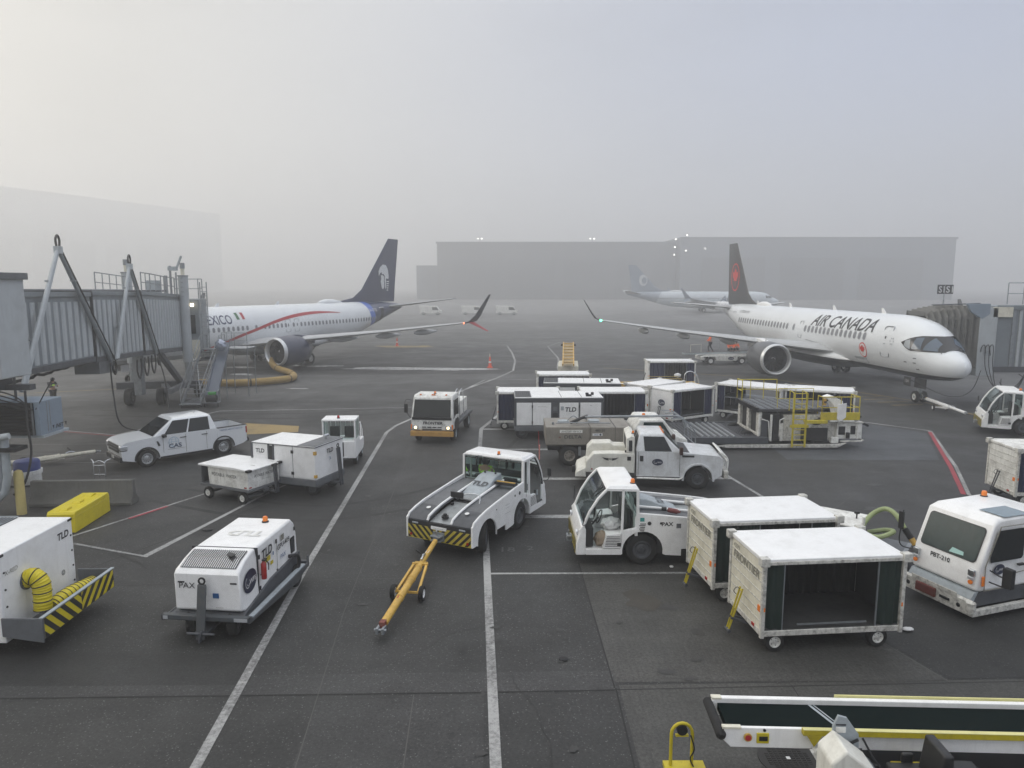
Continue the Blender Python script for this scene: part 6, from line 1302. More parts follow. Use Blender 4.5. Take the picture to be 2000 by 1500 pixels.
for sg in (-1, 1):
    MB().box(-.02, .045, sg * .78 - .15, sg * .78 + .15, .68, .84, LAMP).cyl((.03, sg * .76, .76), (.06, sg * .76, .76), .065, LAMPON, 14).box(-.06, .03, sg * .95 - .04, sg * .95 + .03, .68, .9, AMBER).out('headlamp', cb_)
    MB().poly([(x, sg * .99, z) for x, z in ((-.25, 1.28), (-.45, 2.0), (-1.2, 2.0), (-1.2, 1.28))], GLASSD).out('side_window', cb_)
    a = MB(); a.tube(smooth([(-.1, sg * .98, 2.0), (.05, sg * 1.2, 2.02), (.08, sg * 1.22, 1.6), (.0, sg * 1.0, 1.2)]), .015, BLACK, 6); a.box(.03, .12, sg * 1.18 - .08, sg * 1.18 + .08, 1.45, 1.85, BLACK); a.out('mirror', t, .02)
    a = MB(); a.prism([(-.35, .55), (-.35, .95), (-.6, 1.08), (-1.1, 1.08), (-1.3, .95), (-1.3, .55)], sg * .97, sg * 1.0, BLACK); a.out('wheel_arch', cb_)
a = MB()
for i in range(4): a.box(.015, .035, -.45 + i * .24, -.27 + i * .24, .76, .80, BLACK)
a.box(.015, .03, -.45, .45, .66, .70, BLACK); a.out('grille', cb_)
MB().box(-.06, .10, -1.0, 1.0, .36, .60, mat('bumper_ochre', (.50, .28, .07), .5, dirt=.6, dcol=(.2, .13, .06), scale=5)).out('bumper', t, .02)
text(t, '~', .05, INK, (.1, -.85, .48), (0, 1, 0), (0, 0, 1)) if False else None
for y in (-.6, -.05, .05, .6): MB().box(-.42, -.36, y - .04, y + .04, 2.20, 2.25, AMBER).out('marker_lamp', cb_)
beacon(cb_, -.7, 0, 2.22, s=.9)
a = MB(); a.box(-4.9, -1.6, -.95, .95, .62, .78, DGREY); a.box(-4.8, -2.0, -.7, .7, .78, 1.5, WHITED); a.out('tank_body', t, .03)
a = MB()
for sg in (.72, .92): a.tube(smooth([(-1.8, sg, .8), (-1.7, sg, 1.9), (-2.0, sg, 2.2), (-2.6, sg, 2.1), (-2.8, sg, .9)]), .022, CHROME, 8)
a.out('hose_rail', t)
for x in (-.85, -4.0):
    for y in (-.84, .84): wheel(t, x, y, .38, .24, .21, LGREY, holes=6)

# lavatory service truck
t = thing('lavatory_truck', 'dingy grey-brown LAVATORY SERVICE tank truck with pipe along its top, behind the white crew pickup', 'lavatory truck', (1.36, 28.85, 0), 0)
a = MB(); a.prism([(0, .86), (-.02, 1.62), (1.75, 1.62), (1.75, .86)], -1.0, 1.0, STONE); a.out('tank', t, .03)
a = MB(); a.prism([(1.77, .86), (1.77, 1.62), (3.4, 1.60), (3.4, .80)], -1.0, 1.0, STONE); a.out('locker', t, .03, label='lockers behind the cab')
a = MB(); a.box(2.75, 2.765, -1.008, 1.0, .84, 1.63, INK); a.box(.05, 3.4, -1.01, -1.0, .88, .90, BLACK); a.out('panel_seam', t)
a = MB(); a.cyl((.75, .0, 1.62), (.75, 0, 1.70), .24, LGREY, 24); a.cyl((2.0, 0, 1.62), (2.0, 0, 1.72), .24, LGREY, 24); a.cyl((.3, -.5, 1.62), (.3, -.5, 1.72), .05, STEEL); a.out('tank_hatch', t)
a = MB(); a.tube([(1.1, -.5, 1.70), (1.6, -.55, 1.95), (5.3, -.5, 1.98), (5.55, -.5, 1.9), (5.7, -.5, 1.5)], .045, STEEL, 10); a.tube(smooth([(1.0, -.55, 1.7), (1.3, -.6, 1.85), (1.7, -.5, 1.98)]), .06, BLACK, 8); a.tube([(.4, -.7, 1.72), (1.2, -.7, 1.74), (2.6, -.7, 1.72)], .025, STEEL, 6); a.tube(smooth([(.9, -.3, 1.75), (1.15, -.35, 1.95), (1.4, -.35, 1.72)]), .02, STEEL, 6); a.tube(smooth([(1.25, -.6, 1.7), (1.45, -.2, 1.85), (1.75, .3, 1.7)]), .03, DGREY, 6); a.out('top_pipe', t)
a = MB(); a.box(.55, 1.45, -1.008, -1.0, 1.38, 1.50, WHITED); text_mb(a, 'LAVATORY SERVICE', .075, INK, (1.0, -1.008, 1.44), (1, 0, 0), (0, 0, 1), sx=.85); text_mb(a, 'DELTA', .13, INK, (1.08, -1.0, 1.22), (1, 0, 0), (0, 0, 1), bold=.02, sx=1.25); a.poly([(.50, -1.006, 1.17), (.60, -1.006, 1.17), (.55, -1.006, 1.25)], mat('brown_ink', (.16, .05, .04), .6)); text_mb(a, '480135', .09, INK, (2.15, -1.0, 1.48), (1, 0, 0), (0, 0, 1), bold=.02); a.box(1.85, 2.25, -1.008, -1.0, 1.26, 1.36, WHITEINK); text_mb(a, 'DGS', .06, BLUEINK, (2.0, -1.008, 1.31), (1, 0, 0), (0, 0, 1)); ell(a, (2.17, -1.009, 1.31), (1, 0, 0), (0, 0, 1), .04, .04, NAVYP); a.out('lettering', t)
a = MB(); a.box(.1, 5.5, -.45, .45, .55, .72, BLACK); a.box(1.7, 2.9, -.9, -.5, .45, .8, BLACK); a.box(1.85, 1.95, -.98, -.9, .4, .6, YELO); a.box(1.3, 1.4, -.98, -.9, .45, .8, STEEL); a.out('chassis', t)
a = MB(); a.box(-.28, -.24, -1.02, -.78, .30, .85, mat('pink_red_board', (.55, .16, .14), .6, dirt=.6, scale=8, dcol=(.6, .5, .45))); a.beam((-.28, -1.0, .6), (-.3, -1.0, 1.45), .02, .02, REDINK); a.out('warning_board', t)
a = MB(); a.prism([(3.5, .70), (3.5, 1.50), (3.75, 1.90), (4.7, 1.90), (5.25, 1.22), (5.65, 1.12), (5.75, .7)], -.92, .92, WHITED); cb_ = a.out('cab', t, .06, 3)
MB().poly([(4.73, -.78, 1.86), (4.73, .78, 1.86), (5.22, .8, 1.26), (5.22, -.8, 1.26)], GLASSG).out('windscreen', cb_).location = (.03, 0, .03)
MB().poly([(x, -.935, z) for x, z in ((3.85, 1.2), (3.9, 1.8), (4.65, 1.8), (5.05, 1.2))], GLASSG).out('side_window', cb_)
beacon(cb_, 4.0, -.3, 1.90, s=1.2)
a = MB(); M_ = STEEL
for y in (-.9, -.3, .3, .9): a.tube(smooth([(5.0, y, 1.95), (5.5, y, 1.9), (5.95, y, 1.4), (5.98, y, .5)]), .025, M_, 6)
for x, z in ((5.5, 1.9), (5.93, 1.4), (5.98, .9)): a.tube([(x, -.92, z), (x, .92, z)], .025, M_, 6)
a.out('guard_frame', t)
for x in (.95, 4.75):
    for y in (-.82, .82): wheel(t, x, y, .43, .28, .22, STONE, holes=8)

# white crew pickup with service body
t = thing('service_pickup', 'muddy white single cab pickup with cream service bed, round dark logo and ram bar', 'pickup', (5.15, 25.65, 0), -5.5)
fa = arc(1.55, .40, .50, 188, -8, 14)
PWH = mat('muddy_white', (.68, .70, .72), .35, coat=.4, dirt=.6, streak=.3, scale=1.8, dcol=(.2, .18, .15))
a = MB(); a.prism([(2.38, .55), (2.40, 1.12), (2.25, 1.24), (.95, 1.34), (-.62, 1.34), (-.62, .45), (.95, .45)] + fa, 0, 0, PWH, hw=lambda x, z: .93); a.out('body', t, .06, 3)
gh = greenhouse(t, .98, -.66, 1.33, .90, .36, -.52, 1.93, .74, ((.20, .80, .08, .84, .06, .90),), PWH, crown=.06)
a = MB()
for y in (-.5, -.25, 0, .25, .5): a.box(.30, .36, y - .04, y + .04, 1.95, 2.0, AMBER)
a.out('marker_lamp', gh); beacon(gh, -.75, -.7, 1.95, s=.8)
MB().poly([V((.985 - .62 * v, u, 1.335 + .6 * v)) + V((.03, 0, .02)) for u, v in ((-.80, .06), (.80, .06), (.66, .90), (-.66, .90))], GLASSG).out('windscreen', gh)
for sg in (-1, 1):
    MB().box(.86, .98, sg * 1.08 - .1, sg * 1.08 + .1, 1.30, 1.58, mat('dark_red_brown', (.05, .02, .015), .5)).out('mirror', t, .03)
    MB().box(-.50, -.38, sg * .935 - .02, sg * .935 + .02, 1.0, 1.2, BLACK).out('door_handle', t, .01)
    MB().box(2.30, 2.42, sg * .74 - .13, sg * .74 + .1, .92, 1.12, LAMP).box(2.28, 2.4, sg * .80 - .1, sg * .8 + .1, 1.04, 1.12, AMBER).out('headlight', t, .02)
    fender(t, 1.55, .40, .50, sg * .90, PWH, .07)
    a = MB(); a.tube([(-.6, sg * .97, .40), (.88, sg * .97, .38), (1.02, sg * .97, .46)], .035, WHITED, 8); a.out('side_step', t)
    a = MB()
    for x in (-.55, .9): a.box(x - .005, x + .005, sg * .928 - .01, sg * .928 + .012, .5, 1.33, INK)
    a.out('door_seam', t)
    wheel(t, 1.55, sg * .78, .40, .27, .22, DGREY, holes=8); wheel(t, -1.75, sg * .78, .40, .27, .22, DGREY, holes=8)
MB().prism([(1.0, 1.33), (1.25, 1.32), (1.0, 1.36)], -.8, .8, BLACK).box(.98, 1.4, -.94, -.925, 1.18, 1.25, BLACK).out('cowl', t)
wfs(t, (.12, -.935, .98), (1, 0, 0), (0, 0, 1), .19, .12)
a = MB()
for y in (-.8, -.48, -.16, .16, .48, .8): a.tube(smooth([(2.55, y, .55), (2.58, y, 1.1), (2.36, y, 1.32)]), .03, WHITED, 8)
a.tube([(2.36, -.85, 1.32), (2.36, .85, 1.32)], .032, WHITED, 8); a.tube([(2.58, -.85, 1.05), (2.58, .85, 1.05)], .032, WHITED, 8); a.out('ram_bar', t)
MB().box(2.44, 2.60, -.95, .95, .42, .72, mat('scuffed_bumper', (.55, .54, .50), .5, dirt=1., scale=6, dcol=(.12, .10, .08))).out('bumper', t, .03)
text(t, '~~~', .09, GREYINK, (2.605, -.6, .58), (0, 1, 0), (0, 0, 1))
a = MB(); a.prism([(-2.42, .55), (-2.42, .95), (-2.15, 1.25), (-1.55, 1.28), (-.68, 1.28), (-.68, .55)], -.95, -.50, BEIGE); a.prism([(-2.42, .55), (-2.38, 1.15), (-2.2, 1.36), (-1.5, 1.38), (-1.4, 1.28), (-.68, 1.28), (-.68, .55)], .3, .95, BEIGE); a.box(-2.42, -.68, -.5, .5, .55, .85, BEIGE); bd = a.out('service_bed', t, .04, 3)
a = MB(); a.prism([(-.70, .6), (-.70, 1.85), (-.80, 1.9), (-.98, 1.8), (-.98, 1.3), (-.85, 1.3)], -.93, .93, BEIGE); a.box(-.99, -.97, -.5, .5, 1.35, 1.75, BLACK); a.box(-.9, -.78, -.945, -.93, 1.35, 1.75, INK); a.out('headache_rack', t, .02)
a = MB(); a.prism([(-2.42, .5), (-2.42, .72), (-2.75, .55), (-2.80, .38), (-2.4, .38)], -.95, .9, BEIGE); a.box(-2.92, -2.78, -.3, -.1, .36, .6, BLACK); a.out('tail_step', t, .02)
a = MB(); m__ = INK
for sg in (-1, 1): a.poly([(-1.55 + sg * x, -.955, z) for x, z in ((.08, 1.08), (.30, 1.12), (.22, 1.06), (.24, 1.06), (.14, 1.02), (.06, 1.0))], m__)
text_mb(a, 'STINGER', .07, INK, (-1.55, -.953, 1.06), (1, 0, 0), (0, 0, 1), bold=.02, sx=.7); a.out('emblem', bd)
MB().box(-.95, -.82, -.97, -.95, 1.02, 1.16, BLACK).cyl((-2.2, -.96, .68), (-2.2, -.94, .68), .03, REDL).cyl((-1.0, -.8, 1.28), (-1.0, -.8, 1.36), .03, BLACK).out('fitting', bd)

# ---------------------------------------------------------------- cargo loader
t = thing('cargo_loader', 'large cargo loader with low roller platform, yellow ladder and railed upper deck', 'cargo loader', (10.9, 31.25, 0), 1)
BALL = mat('roller_deck', (.05, .05, .058), .5, dirt=.8, scale=14, dcol=(.02, .02, .02), bump=.6, bscale=30)
a = MB(); a.box(-5.6, .35, -.35, 3.1, .40, .52, BALL); a.box(-5.7, .4, -.48, -.35, .28, .56, DGREY); a.box(-5.7, .4, 3.1, 3.22, .28, .56, DGREY); pl = a.out('lower_platform', t, .01)
a = MB()
for i in range(6): r1 = MB(); r1.cyl((-2.4 + i * .28, -.25, .535), (-2.4 + i * .28, 3.0, .535), .055, STEEL, 10); r1.out('roller', pl)
for i in range(18):
    for j in range(14): a.box(-5.4 + i * .165, -5.32 + i * .165, -.2 + j * .23, -.1 + j * .23, .52, .55, DGREY)
for i in range(9):
    for j in range(14): a.box(-.65 + i * .11, -.60 + i * .11, -.2 + j * .23, -.1 + j * .23, .52, .545, DGREY)
tag(a.out('ball_rollers', pl), kind='stuff')
a = MB(); a.box(-1.4, 3.5, -.52, -.38, .10, .24, WORN); a.prism([(-1.9, .18), (-1.4, .10), (-1.4, .24)], -.52, -.38, WORN); a.prism([(3.5, .10), (3.9, .30), (3.5, .24)], -.52, -.38, WORN); a.box(-5.6, -2.6, -.60, -.5, .18, .28, WORN); a.out('ground_skirt', t, .01)
a = MB(); a.box(.25, .75, .15, 2.7, .3, 1.55, DARKIN); a.box(.12, .28, .05, .35, .3, 1.6, WORN); a.box(.12, .28, 1.3, 1.6, .3, 1.6, WORN); a.box(.12, .28, 2.5, 2.8, .3, 1.6, WORN); a.box(.10, .2, .05, 2.8, .3, .62, WORN); a.box(.75, 1.05, -.05, 2.8, .3, 1.55, DARKIN); a.box(1.25, 3.6, .05, 2.7, .28, 1.48, WORN); a.box(2.05, 3.25, -.03, .05, .30, .88, DARKIN); a.box(.25, .55, .02, .06, .4, 1.25, DGREY); b = a.out('body', t, .02)
a = MB(); a.box(.10, .17, -.06, .04, .3, 1.5, WHITED); a.box(.62, .70, -.1, .0, .3, 1.5, WHITED); a.tube([(.25, -.04, 1.3), (.55, -.04, 1.2), (.62, -.04, .35)], .03, WHITED, 6); a.tube([(1.05, -.06, .5), (1.05, -.06, 1.25), (1.25, -.06, 1.35)], .03, WHITED, 6); a.box(1.08, 1.2, -.08, 0, .3, 1.1, WHITED); a.out('lift_mast', t, .01)
a = MB(); a.box(3.6, 4.72, -.15, 1.6, .42, 1.12, WHITED); a.box(3.66, 3.96, -.165, -.15, .60, .98, BLACK); a.box(4.2, 4.42, -.165, -.15, .62, 1.0, BLACK); a.box(3.6, 4.75, -.2, 1.65, 1.12, 1.18, WORN); a.box(3.3, 3.62, -.3, -.1, .25, .5, WHITED); e_ = a.out('engine_housing', t, .02)
a = MB(); a.tube([(3.7, -.32, .34), (4.6, -.34, .34), (4.75, -.25, .36), (4.75, .3, .36)], .04, WORN, 8); a.cyl((4.05, -.25, .46), (4.05, -.25, .72), .08, BLACK); a.beam((4.5, -.2, .4), (4.5, -.2, 1.1), .04, .04, WHITED); a.out('bumper_rail', t)
wfs(t, (2.75, .04, 1.14), (1, 0, 0), (0, 0, 1), .24, .14)
# upper deck
a = MB(); a.box(.02, 3.0, -.0, 3.0, 1.62, 1.74, BALL); a.box(3.0, 4.55, .6, 2.4, 1.62, 1.74, BALL); a.box(.02, .12, -.02, 3.0, 1.60, 1.80, BLACK); up = a.out('upper_deck', t, .01)
a = MB()
for i in range(8):
    for j in range(14): a.box(.25 + i * .33, .45 + i * .33, .1 + j * .2, .18 + j * .2, 1.74, 1.765, STEEL)
tag(a.out('ball_rollers', up), kind='stuff')
a = MB(); a.box(3.0 - .2, 4.55, -.22, .6, 1.30, 1.36, DGREY); a.box(2.8, 4.55, -.24, -.18, 1.28, 1.62, YEL); a.box(2.0, 2.95, -.5, -.25, 1.22, 1.30, YEL); a.box(1.95, 2.98, -.54, -.5, 1.18, 1.32, YEL); a.box(3.2, 4.3, -.28, -.22, 1.20, 1.27, WHITED); text_mb(a, '~ ~~', .09, INK, (3.65, -.28, 1.24), (1, 0, 0), (0, 0, 1), bold=.03); a.out('operator_platform', t, .008)
def rail(P, zb, h, parent, m=YEL, mid=True, r=.022, posts=True):
    a = MB(); Q = [V((x, y, zb + h)) for x, y in P]; a.tube(Q, r, m, 8)
    if mid: a.tube([q - V((0, 0, h * .5)) for q in Q], r * .85, m, 8)
    for i in range(len(P)):
        x, y = P[i]
        if posts: a.tube([(x, y, zb), (x, y, zb + h)], r, m, 8)
        if i and posts:
            d = (Q[i] - Q[i - 1]).length; k = int(d / .9)
            for j in range(1, k + 1): p = Q[i - 1].lerp(Q[i], j / (k + 1)); a.tube([(p.x, p.y, zb), (p.x, p.y, zb + h)], r * .85, m, 8)
    return a.out('railing', parent)
rail([(2.85, -.2), (4.52, -.2), (4.52, .6)], 1.36, .95, t); rail([(2.85, -.2), (2.85, .25)], 1.36, .95, t); rail([(.08, 2.9), (.08, 2.2)], 1.74, 1.0, t); rail([(.08, 2.9), (2.0, 2.9)], 1.74, .95, t); rail([(1.0, .2), (2.6, .2)], 1.74, .9, t, r=.015)
a = MB()
for x in (1.42, 1.98): a.box(x - .035, x + .035, -.62, -.56, .14, 2.55, YEL)
for i in range(11): a.box(1.42, 1.98, -.62, -.57, .22 + i * .23, .25 + i * .23, YEL)
a.tube([(1.42, -.6, 2.55), (1.42, -.1, 2.6), (1.42, -.1, 1.7)], .02, YEL, 6); a.tube([(1.98, -.6, 2.55), (1.98, -.1, 2.6), (1.98, -.1, 1.7)], .02, YEL, 6); a.box(1.3, 2.1, -.64, -.56, 1.02, 1.14, YEL); a.out('ladder', t)
a = MB(); a.prism([(3.6, 1.36), (3.45, 1.9), (3.1, 2.25), (3.35, 2.35), (3.85, 2.1), (3.95, 1.6), (3.8, 1.36)], .0, .5, WHITE); a.prism([(3.5, 1.32), (3.5, 2.0), (3.9, 2.05), (3.9, 1.4), (3.7, 1.25)], -.28, -.25, WHITE); a.box(3.3, 3.6, .0, .4, 2.2, 2.24, BLACK); a.beam((3.1, .1, 2.05), (3.7, .3, 2.4), .08, .06, BLACK); a.out('control_console', t, .02)
MB().box(2.88, 2.98, -.3, -.16, 1.95, 2.25, YELO).box(2.88, 2.98, -.31, -.28, 2.05, 2.15, BLACK).out('warning_lamp', t)
a = MB(); a.beam((4.5, .9, 1.35), (5.1, .8, 1.25), .3, .08, BLACK); a.beam((4.55, .3, 1.2), (5.15, .2, .95), .25, .1, BLACK); a.out('side_guide', t)
for x in (-.2, 2.6):
    for y in (.5, 2.4): wheel(t, x, y, .34, .25, .18, DGREY)
a = MB(); a.box(-5.8, -5.6, -.2, 3.1, .2, .4, DGREY); a.out('platform_beam', t)

# ---------------------------------------------------------------- belt loaders
def belt_far(name, label, loc, deg, L=7.6):
    t = thing(name, label, 'belt loader', loc, deg); W = .95
    a = MB(); a.prism([(-2.4, .42), (-2.4, .72), (-2.0, .80), (2.6, .80), (2.6, .42), (1.95, .42), (1.8, .72), (1.0, .72), (.85, .36), (-1.0, .36), (-1.15, .72), (-1.95, .72), (-2.1, .42)], -W, W, WHITED); b = a.out('body', t, .02)
    wfs(t, (.35, -W, .56), (1, 0, 0), (0, 0, 1), .28, .15)
    for x in (-1.5, 1.4):
        for y in (-.8, .8): wheel(t, x, y, .33, .22, .19, WHITE, holes=6)
    a = MB(); a.prism([(-L / 2, .86), (-L / 2, .98), (L / 2, 1.25), (L / 2, 1.05)], -.45, .45, LGREY); cv = a.out('conveyor', t, .01)
    a = MB(); a.prism([(-L / 2 + .05, .985), (-L / 2 + .05, 1.0), (L / 2 - .05, 1.27), (L / 2 - .05, 1.255)], -.36, .36, BLACK); a.out('belt', cv)
    a = MB(); a.tube([(-.6, -.48, 1.1), (-.6, -.48, 2.0), (.0, -.48, 2.0), (0, -.48, 1.15)], .02, STEEL, 6); a.tube([(-3.0, .48, 1.0), (-3.0, .48, 1.7), (-2.0, .48, 1.75), (-2.0, .48, 1.05)], .02, CREAM, 6); a.out('handrail', t)
    return t
bl_ = belt_far('belt_loader', 'white belt loader with a walking worker under the right jetliner wing', (19.6, 65.6, 0), 3)
t = thing('belt_loader', 'yellow belt loader seen end-on, raised slats rising behind the carts', 'belt loader', (4.65, 58.5, 0), 85.5)
a = MB(); a.beam((-3.5, -.42, 1.05), (3.6, -.42, 2.2), .10, .2, YELO); a.beam((-3.5, .42, 1.05), (3.6, .42, 2.2), .10, .2, YELO)
for i in range(7): p = -3.0 + i * 1.0; a.beam((p, -.4, 1.15 + (p + 3.5) * .162), (p, .4, 1.15 + (p + 3.5) * .162), .12, .05, YELO)
a.out('frame', t); a = MB(); a.prism([(-3.4, 1.08), (3.5, 2.2), (3.5, 2.23), (-3.4, 1.11)], -.36, .36, mat('tan_belt', (.33, .24, .12), .7)); a.out('belt', t)
a = MB(); a.box(-2.6, 1.6, -.8, .8, .45, .85, CREAM); a.box(1.0, 1.2, -.4, .4, .8, 1.9, CREAM); a.out('body', t, .02)
for sg in (-1, 1): MB().box(3.3, 3.5, sg * .55 - .1, sg * .55 + .1, 1.95, 2.1, BLACK).out('lamp', t)
for x in (-1.8, 1.0):
    for y in (-.7, .7): wheel(t, x, y, .33, .2, .18, WHITED)
# second yellow one lying behind the oval-logo cart, with a mesh basket
t = thing('belt_loader', 'pale yellow belt loader with wire basket and bag behind the carts', 'belt loader', (7.2, 41.8, 0), 2)
a = MB(); a.box(-2.6, 3.8, -.45, .45, 1.28, 1.42, CREAM); a.box(-2.6, 3.8, -.5, -.42, 1.25, 1.48, YELO); a.box(-2.6, 3.8, .42, .5, 1.25, 1.48, YELO); a.out('conveyor', t, .01)
a = MB(); a.box(-1.6, 2.8, -.75, .75, .45, .95, CREAM); a.box(-.2, .2, -.3, .3, .9, 1.3, CREAM); a.out('body', t, .02)
a = MB(); wy = mat('mesh_yellow', (.55, .42, .14), .6)
for i in range(13): a.cyl((.9 + i * .15, -.62, 1.42), (.9 + i * .15, -.62, 1.78), .012, wy, 5)
for z in (1.42, 1.55, 1.68, 1.8): a.cyl((.9, -.62, z), (2.7, -.62, z), .012, wy, 5); a.cyl((.9, .3, z), (2.7, .3, z), .012, wy, 5)
a.box(.9, 2.7, -.62, .3, 1.40, 1.43, wy); a.out('basket', t)
a = MB(); a.tube(smooth([(3.0, -.1, 1.4), (3.05, -.1, 2.0), (3.4, -.1, 2.15), (3.75, -.1, 1.9), (3.9, -.1, 1.45)]), .03, CHROME, 8); a.out('handrail', t); MB().box(-2.62, -2.5, -.5, -.35, 1.48, 1.62, REDL).box(.5, .62, -.4, -.3, 1.42, 1.6, REDL).out('lamp', t)
for x in (-1.0, 2.2):
    for y in (-.65, .65): wheel(t, x, y, .32, .2, .18, WHITED)
crumple('plastic_bag', 'small white bag on the wire basket behind the carts', 'bag', (9.75, 41.6, 1.95), (.2, .15, .17), BAG, 9)
MB_ = None

# near belt loader, bottom right: local x to the right
t = thing('belt_loader', 'near white and yellow belt loader with dark green belt and black seat, bottom right', 'belt loader', (2.86, 9.30, 0), -2.2)
GB = mat('green_belt', (.002, .007, .007), .8, dirt=.5, scale=5, dcol=(.005, .008, .008), spec=.08)
zt = 1.25
a = MB(); a.box(.10, 7.5, -.36, .26, zt - .10, zt, GB); bl = a.out('belt', t)
MB().add([(1.62, -.36, zt + .003), (1.66, -.36, zt + .003), (1.42, .26, zt + .003), (1.38, .26, zt + .003)], [(0, 1, 2, 3)], LGREY).add([(1.69, -.36, zt + .003), (1.71, -.36, zt + .003), (1.47, .26, zt + .003), (1.45, .26, zt + .003)], [(0, 1, 2, 3)], LGREY).out('belt_seam', bl)
a = MB(); a.prism([(.02, zt + .02), (.12, zt + .07), (7.5, zt + .07), (7.5, zt - .22), (.12, zt - .22), (.02, zt - .12)], -.42, -.37, WHITE); a.prism([(.02, zt + .02), (.12, zt + .07), (7.5, zt + .07), (7.5, zt - .2), (.12, zt - .2), (.02, zt - .12)], .27, .35, WHITE); fr = a.out('side_rail', t, .01)
a = MB(); a.box(.02, .16, .265, .355, zt + .05, zt + .075, CREAM); a.box(.0, .25, -.43, -.36, zt + .05, zt + .078, CREAM); a.out('corner_plate', fr)
a = MB(); a.box(1.05, 7.5, -.50, -.42, zt + .02, zt + .10, YEL); a.box(1.05, 7.5, -.505, -.44, zt + .10, zt + .112, mat('pale_yellow', (.66, .62, .28), .5, dirt=.4, dcol=(.3, .28, .1))); a.prism([(1.1, zt + .02), (1.3, zt + .02), (1.2, zt - .14)], -.50, -.43, YEL); a.box(1.8, 7.5, .355, .38, zt + .02, zt + .10, MATS['pale_yellow']); a.out('yellow_guard', t, .006)
MB().lathe([(-.03, .03), (0, .06), (.02, .068), (.80, .068), (.82, .06), (.85, .03)], (-.02, -.46, zt - .03), (0, 1, 0), RUBBER, 24).out('bump_roller', t)
a = MB(); a.cyl((.34, -.425, zt - .06), (.34, -.45, zt - .06), .055, YELO, 18); a.cyl((.34, -.45, zt - .06), (.34, -.455, zt - .06), .04, REDINK, 16); a.box(.46, .62, -.44, -.42, zt - .14, zt - .0, YEL); a.box(.49, .6, -.45, -.44, zt - .1, zt - .04, BLACK); a.cyl((.56, -.42, zt + .04), (.56, -.432, zt + .04), .02, BLACK, 10); a.cyl((1.28, -.42, zt - .1), (1.28, -.435, zt - .1), .012, BLACK, 8); a.cyl((4.2, -.42, zt - .1), (4.2, -.44, zt - .1), .05, CHROME, 12); a.cyl((4.2, -.44, zt - .1), (5.4, -.44, zt - .1), .02, BLACK, 8); a.out('switch_panel', t)
a = MB(); a.prism([(1.16, zt - .2), (1.30, zt - .2), (2.0, .1), (1.75, .1)], -.52, -.44, WHITE); a.cyl((1.24, -.53, zt - .2), (1.24, -.43, zt - .2), .04, WHITED); a.cyl((1.7, -.53, .55), (1.7, -.515, .55), .05, REDINK); a.out('support_leg', t, .01)
a = MB(); a.box(1.5, 7.5, -1.6, -.55, .35, .75, DARKIN); a.box(3.2, 7.5, -1.7, -.5, .75, .80, mat('black_deck', (.02, .021, .024), .6, bump=.4)); a.box(1.6, 7.5, -.6, .5, .35, .7, DARKIN); a.box(2.2, 2.9, -.56, -.5, .85, .95, YEL); a.out('body', t, .02)
_n0 = set(t.children)
a = MB(); a.prism([(1.75, .60), (1.76, 1.42), (1.94, 1.60), (2.34, 1.30), (2.34, .6)], -1.28, -.82, BEIGE); a.prism([(2.34, .6), (2.34, 1.26), (2.40, 1.24), (2.66, .6)], -1.26, -.84, MGREY); a.out('console', t, .04, 3)
a = MB(); a.prism([(1.97, 1.2), (1.97, 1.60), (2.03, 1.75), (2.14, 1.72), (2.30, 1.50), (2.32, 1.2)], -.78, -.74, LGREY); a.box(2.0, 2.13, -.79, -.78, 1.52, 1.60, WHITED); a.box(2.0, 2.13, -.79, -.78, 1.62, 1.64, INK); a.beam((2.14, -.80, 1.36), (2.26, -.86, 1.48), .025, .035, BLACK); a.beam((2.14, -.80, 1.30), (2.32, -.86, 1.34), .025, .035, BLACK); a.box(2.2, 2.3, -.8, -.78, 1.2, 1.3, INK); a.out('control_panel', t, .008)
a = MB(); a.tube([(2.35, -.78, 1.45), (2.45, -.9, 1.25), (2.68, -1.05, .95)], .014, BLACK, 6); a.tube(smooth([(2.25, -.9, .8), (2.35, -.9, 1.08), (2.5, -.92, 1.18), (2.52, -.92, 1.0)]), .025, BLACK, 6); a.out('lever', t)
a = MB(); a.box(2.65, 3.15, -1.35, -.80, .86, .98, SEATM); a.prism([(3.02, .9), (3.08, 1.42), (3.2, 1.42), (3.24, .9)], -1.32, -.86, SEATM, ax='y'); a.box(2.7, 3.1, -1.3, -.85, .75, .86, BLACK); a.box(2.85, 3.0, -.82, -.76, .95, 1.1, SEATM); a.out('seat', t, .05, 4, loc=(0, 0, .17))
a = MB(); a.box(3.35, 3.55, -1.3, -1.05, .8, 1.05, BEIGE); a.box(3.58, 3.75, -1.3, -1.05, .8, 1.05, BEIGE); a.box(3.4, 3.7, -1.04, -.85, .8, 1.22, BLACK); a.box(3.5, 3.62, -1.32, -1.3, .85, 1.0, REDINK); a.out('battery_box', t, .015)
MB().box(4.05, 4.07, -1.65, -.55, .80, .81, MGREY).out('deck_seam', t)
for c_ in set(t.children) - _n0: c_.location.x -= .66
for x in (2.4, 6.5): wheel(t, x, -1.3, .35, .25, .2, WHITED); wheel(t, x, .3, .35, .25, .2, WHITED)
t = thing('hoop_rail', 'yellow hoop rail with a round black fitting, bottom edge left of the belt roller', 'hoop rail', (2.42, 9.35, 0), 0)
a = MB(); a.tube([(-.15, 0, .42)] + [(-.15, 0, .9)] + [(-.15 * math.cos(i * .3927), 0, .9 + .17 * math.sin(i * .3927)) for i in range(1, 8)] + [(.15, 0, .9), (.15, 0, .42)], .024, YEL, 10); a.box(-.24, .34, -.15, .10, .36, .42, YEL); a.box(-.2, .3, -.1, .06, .06, .36, DGREY); a.out('frame', t)
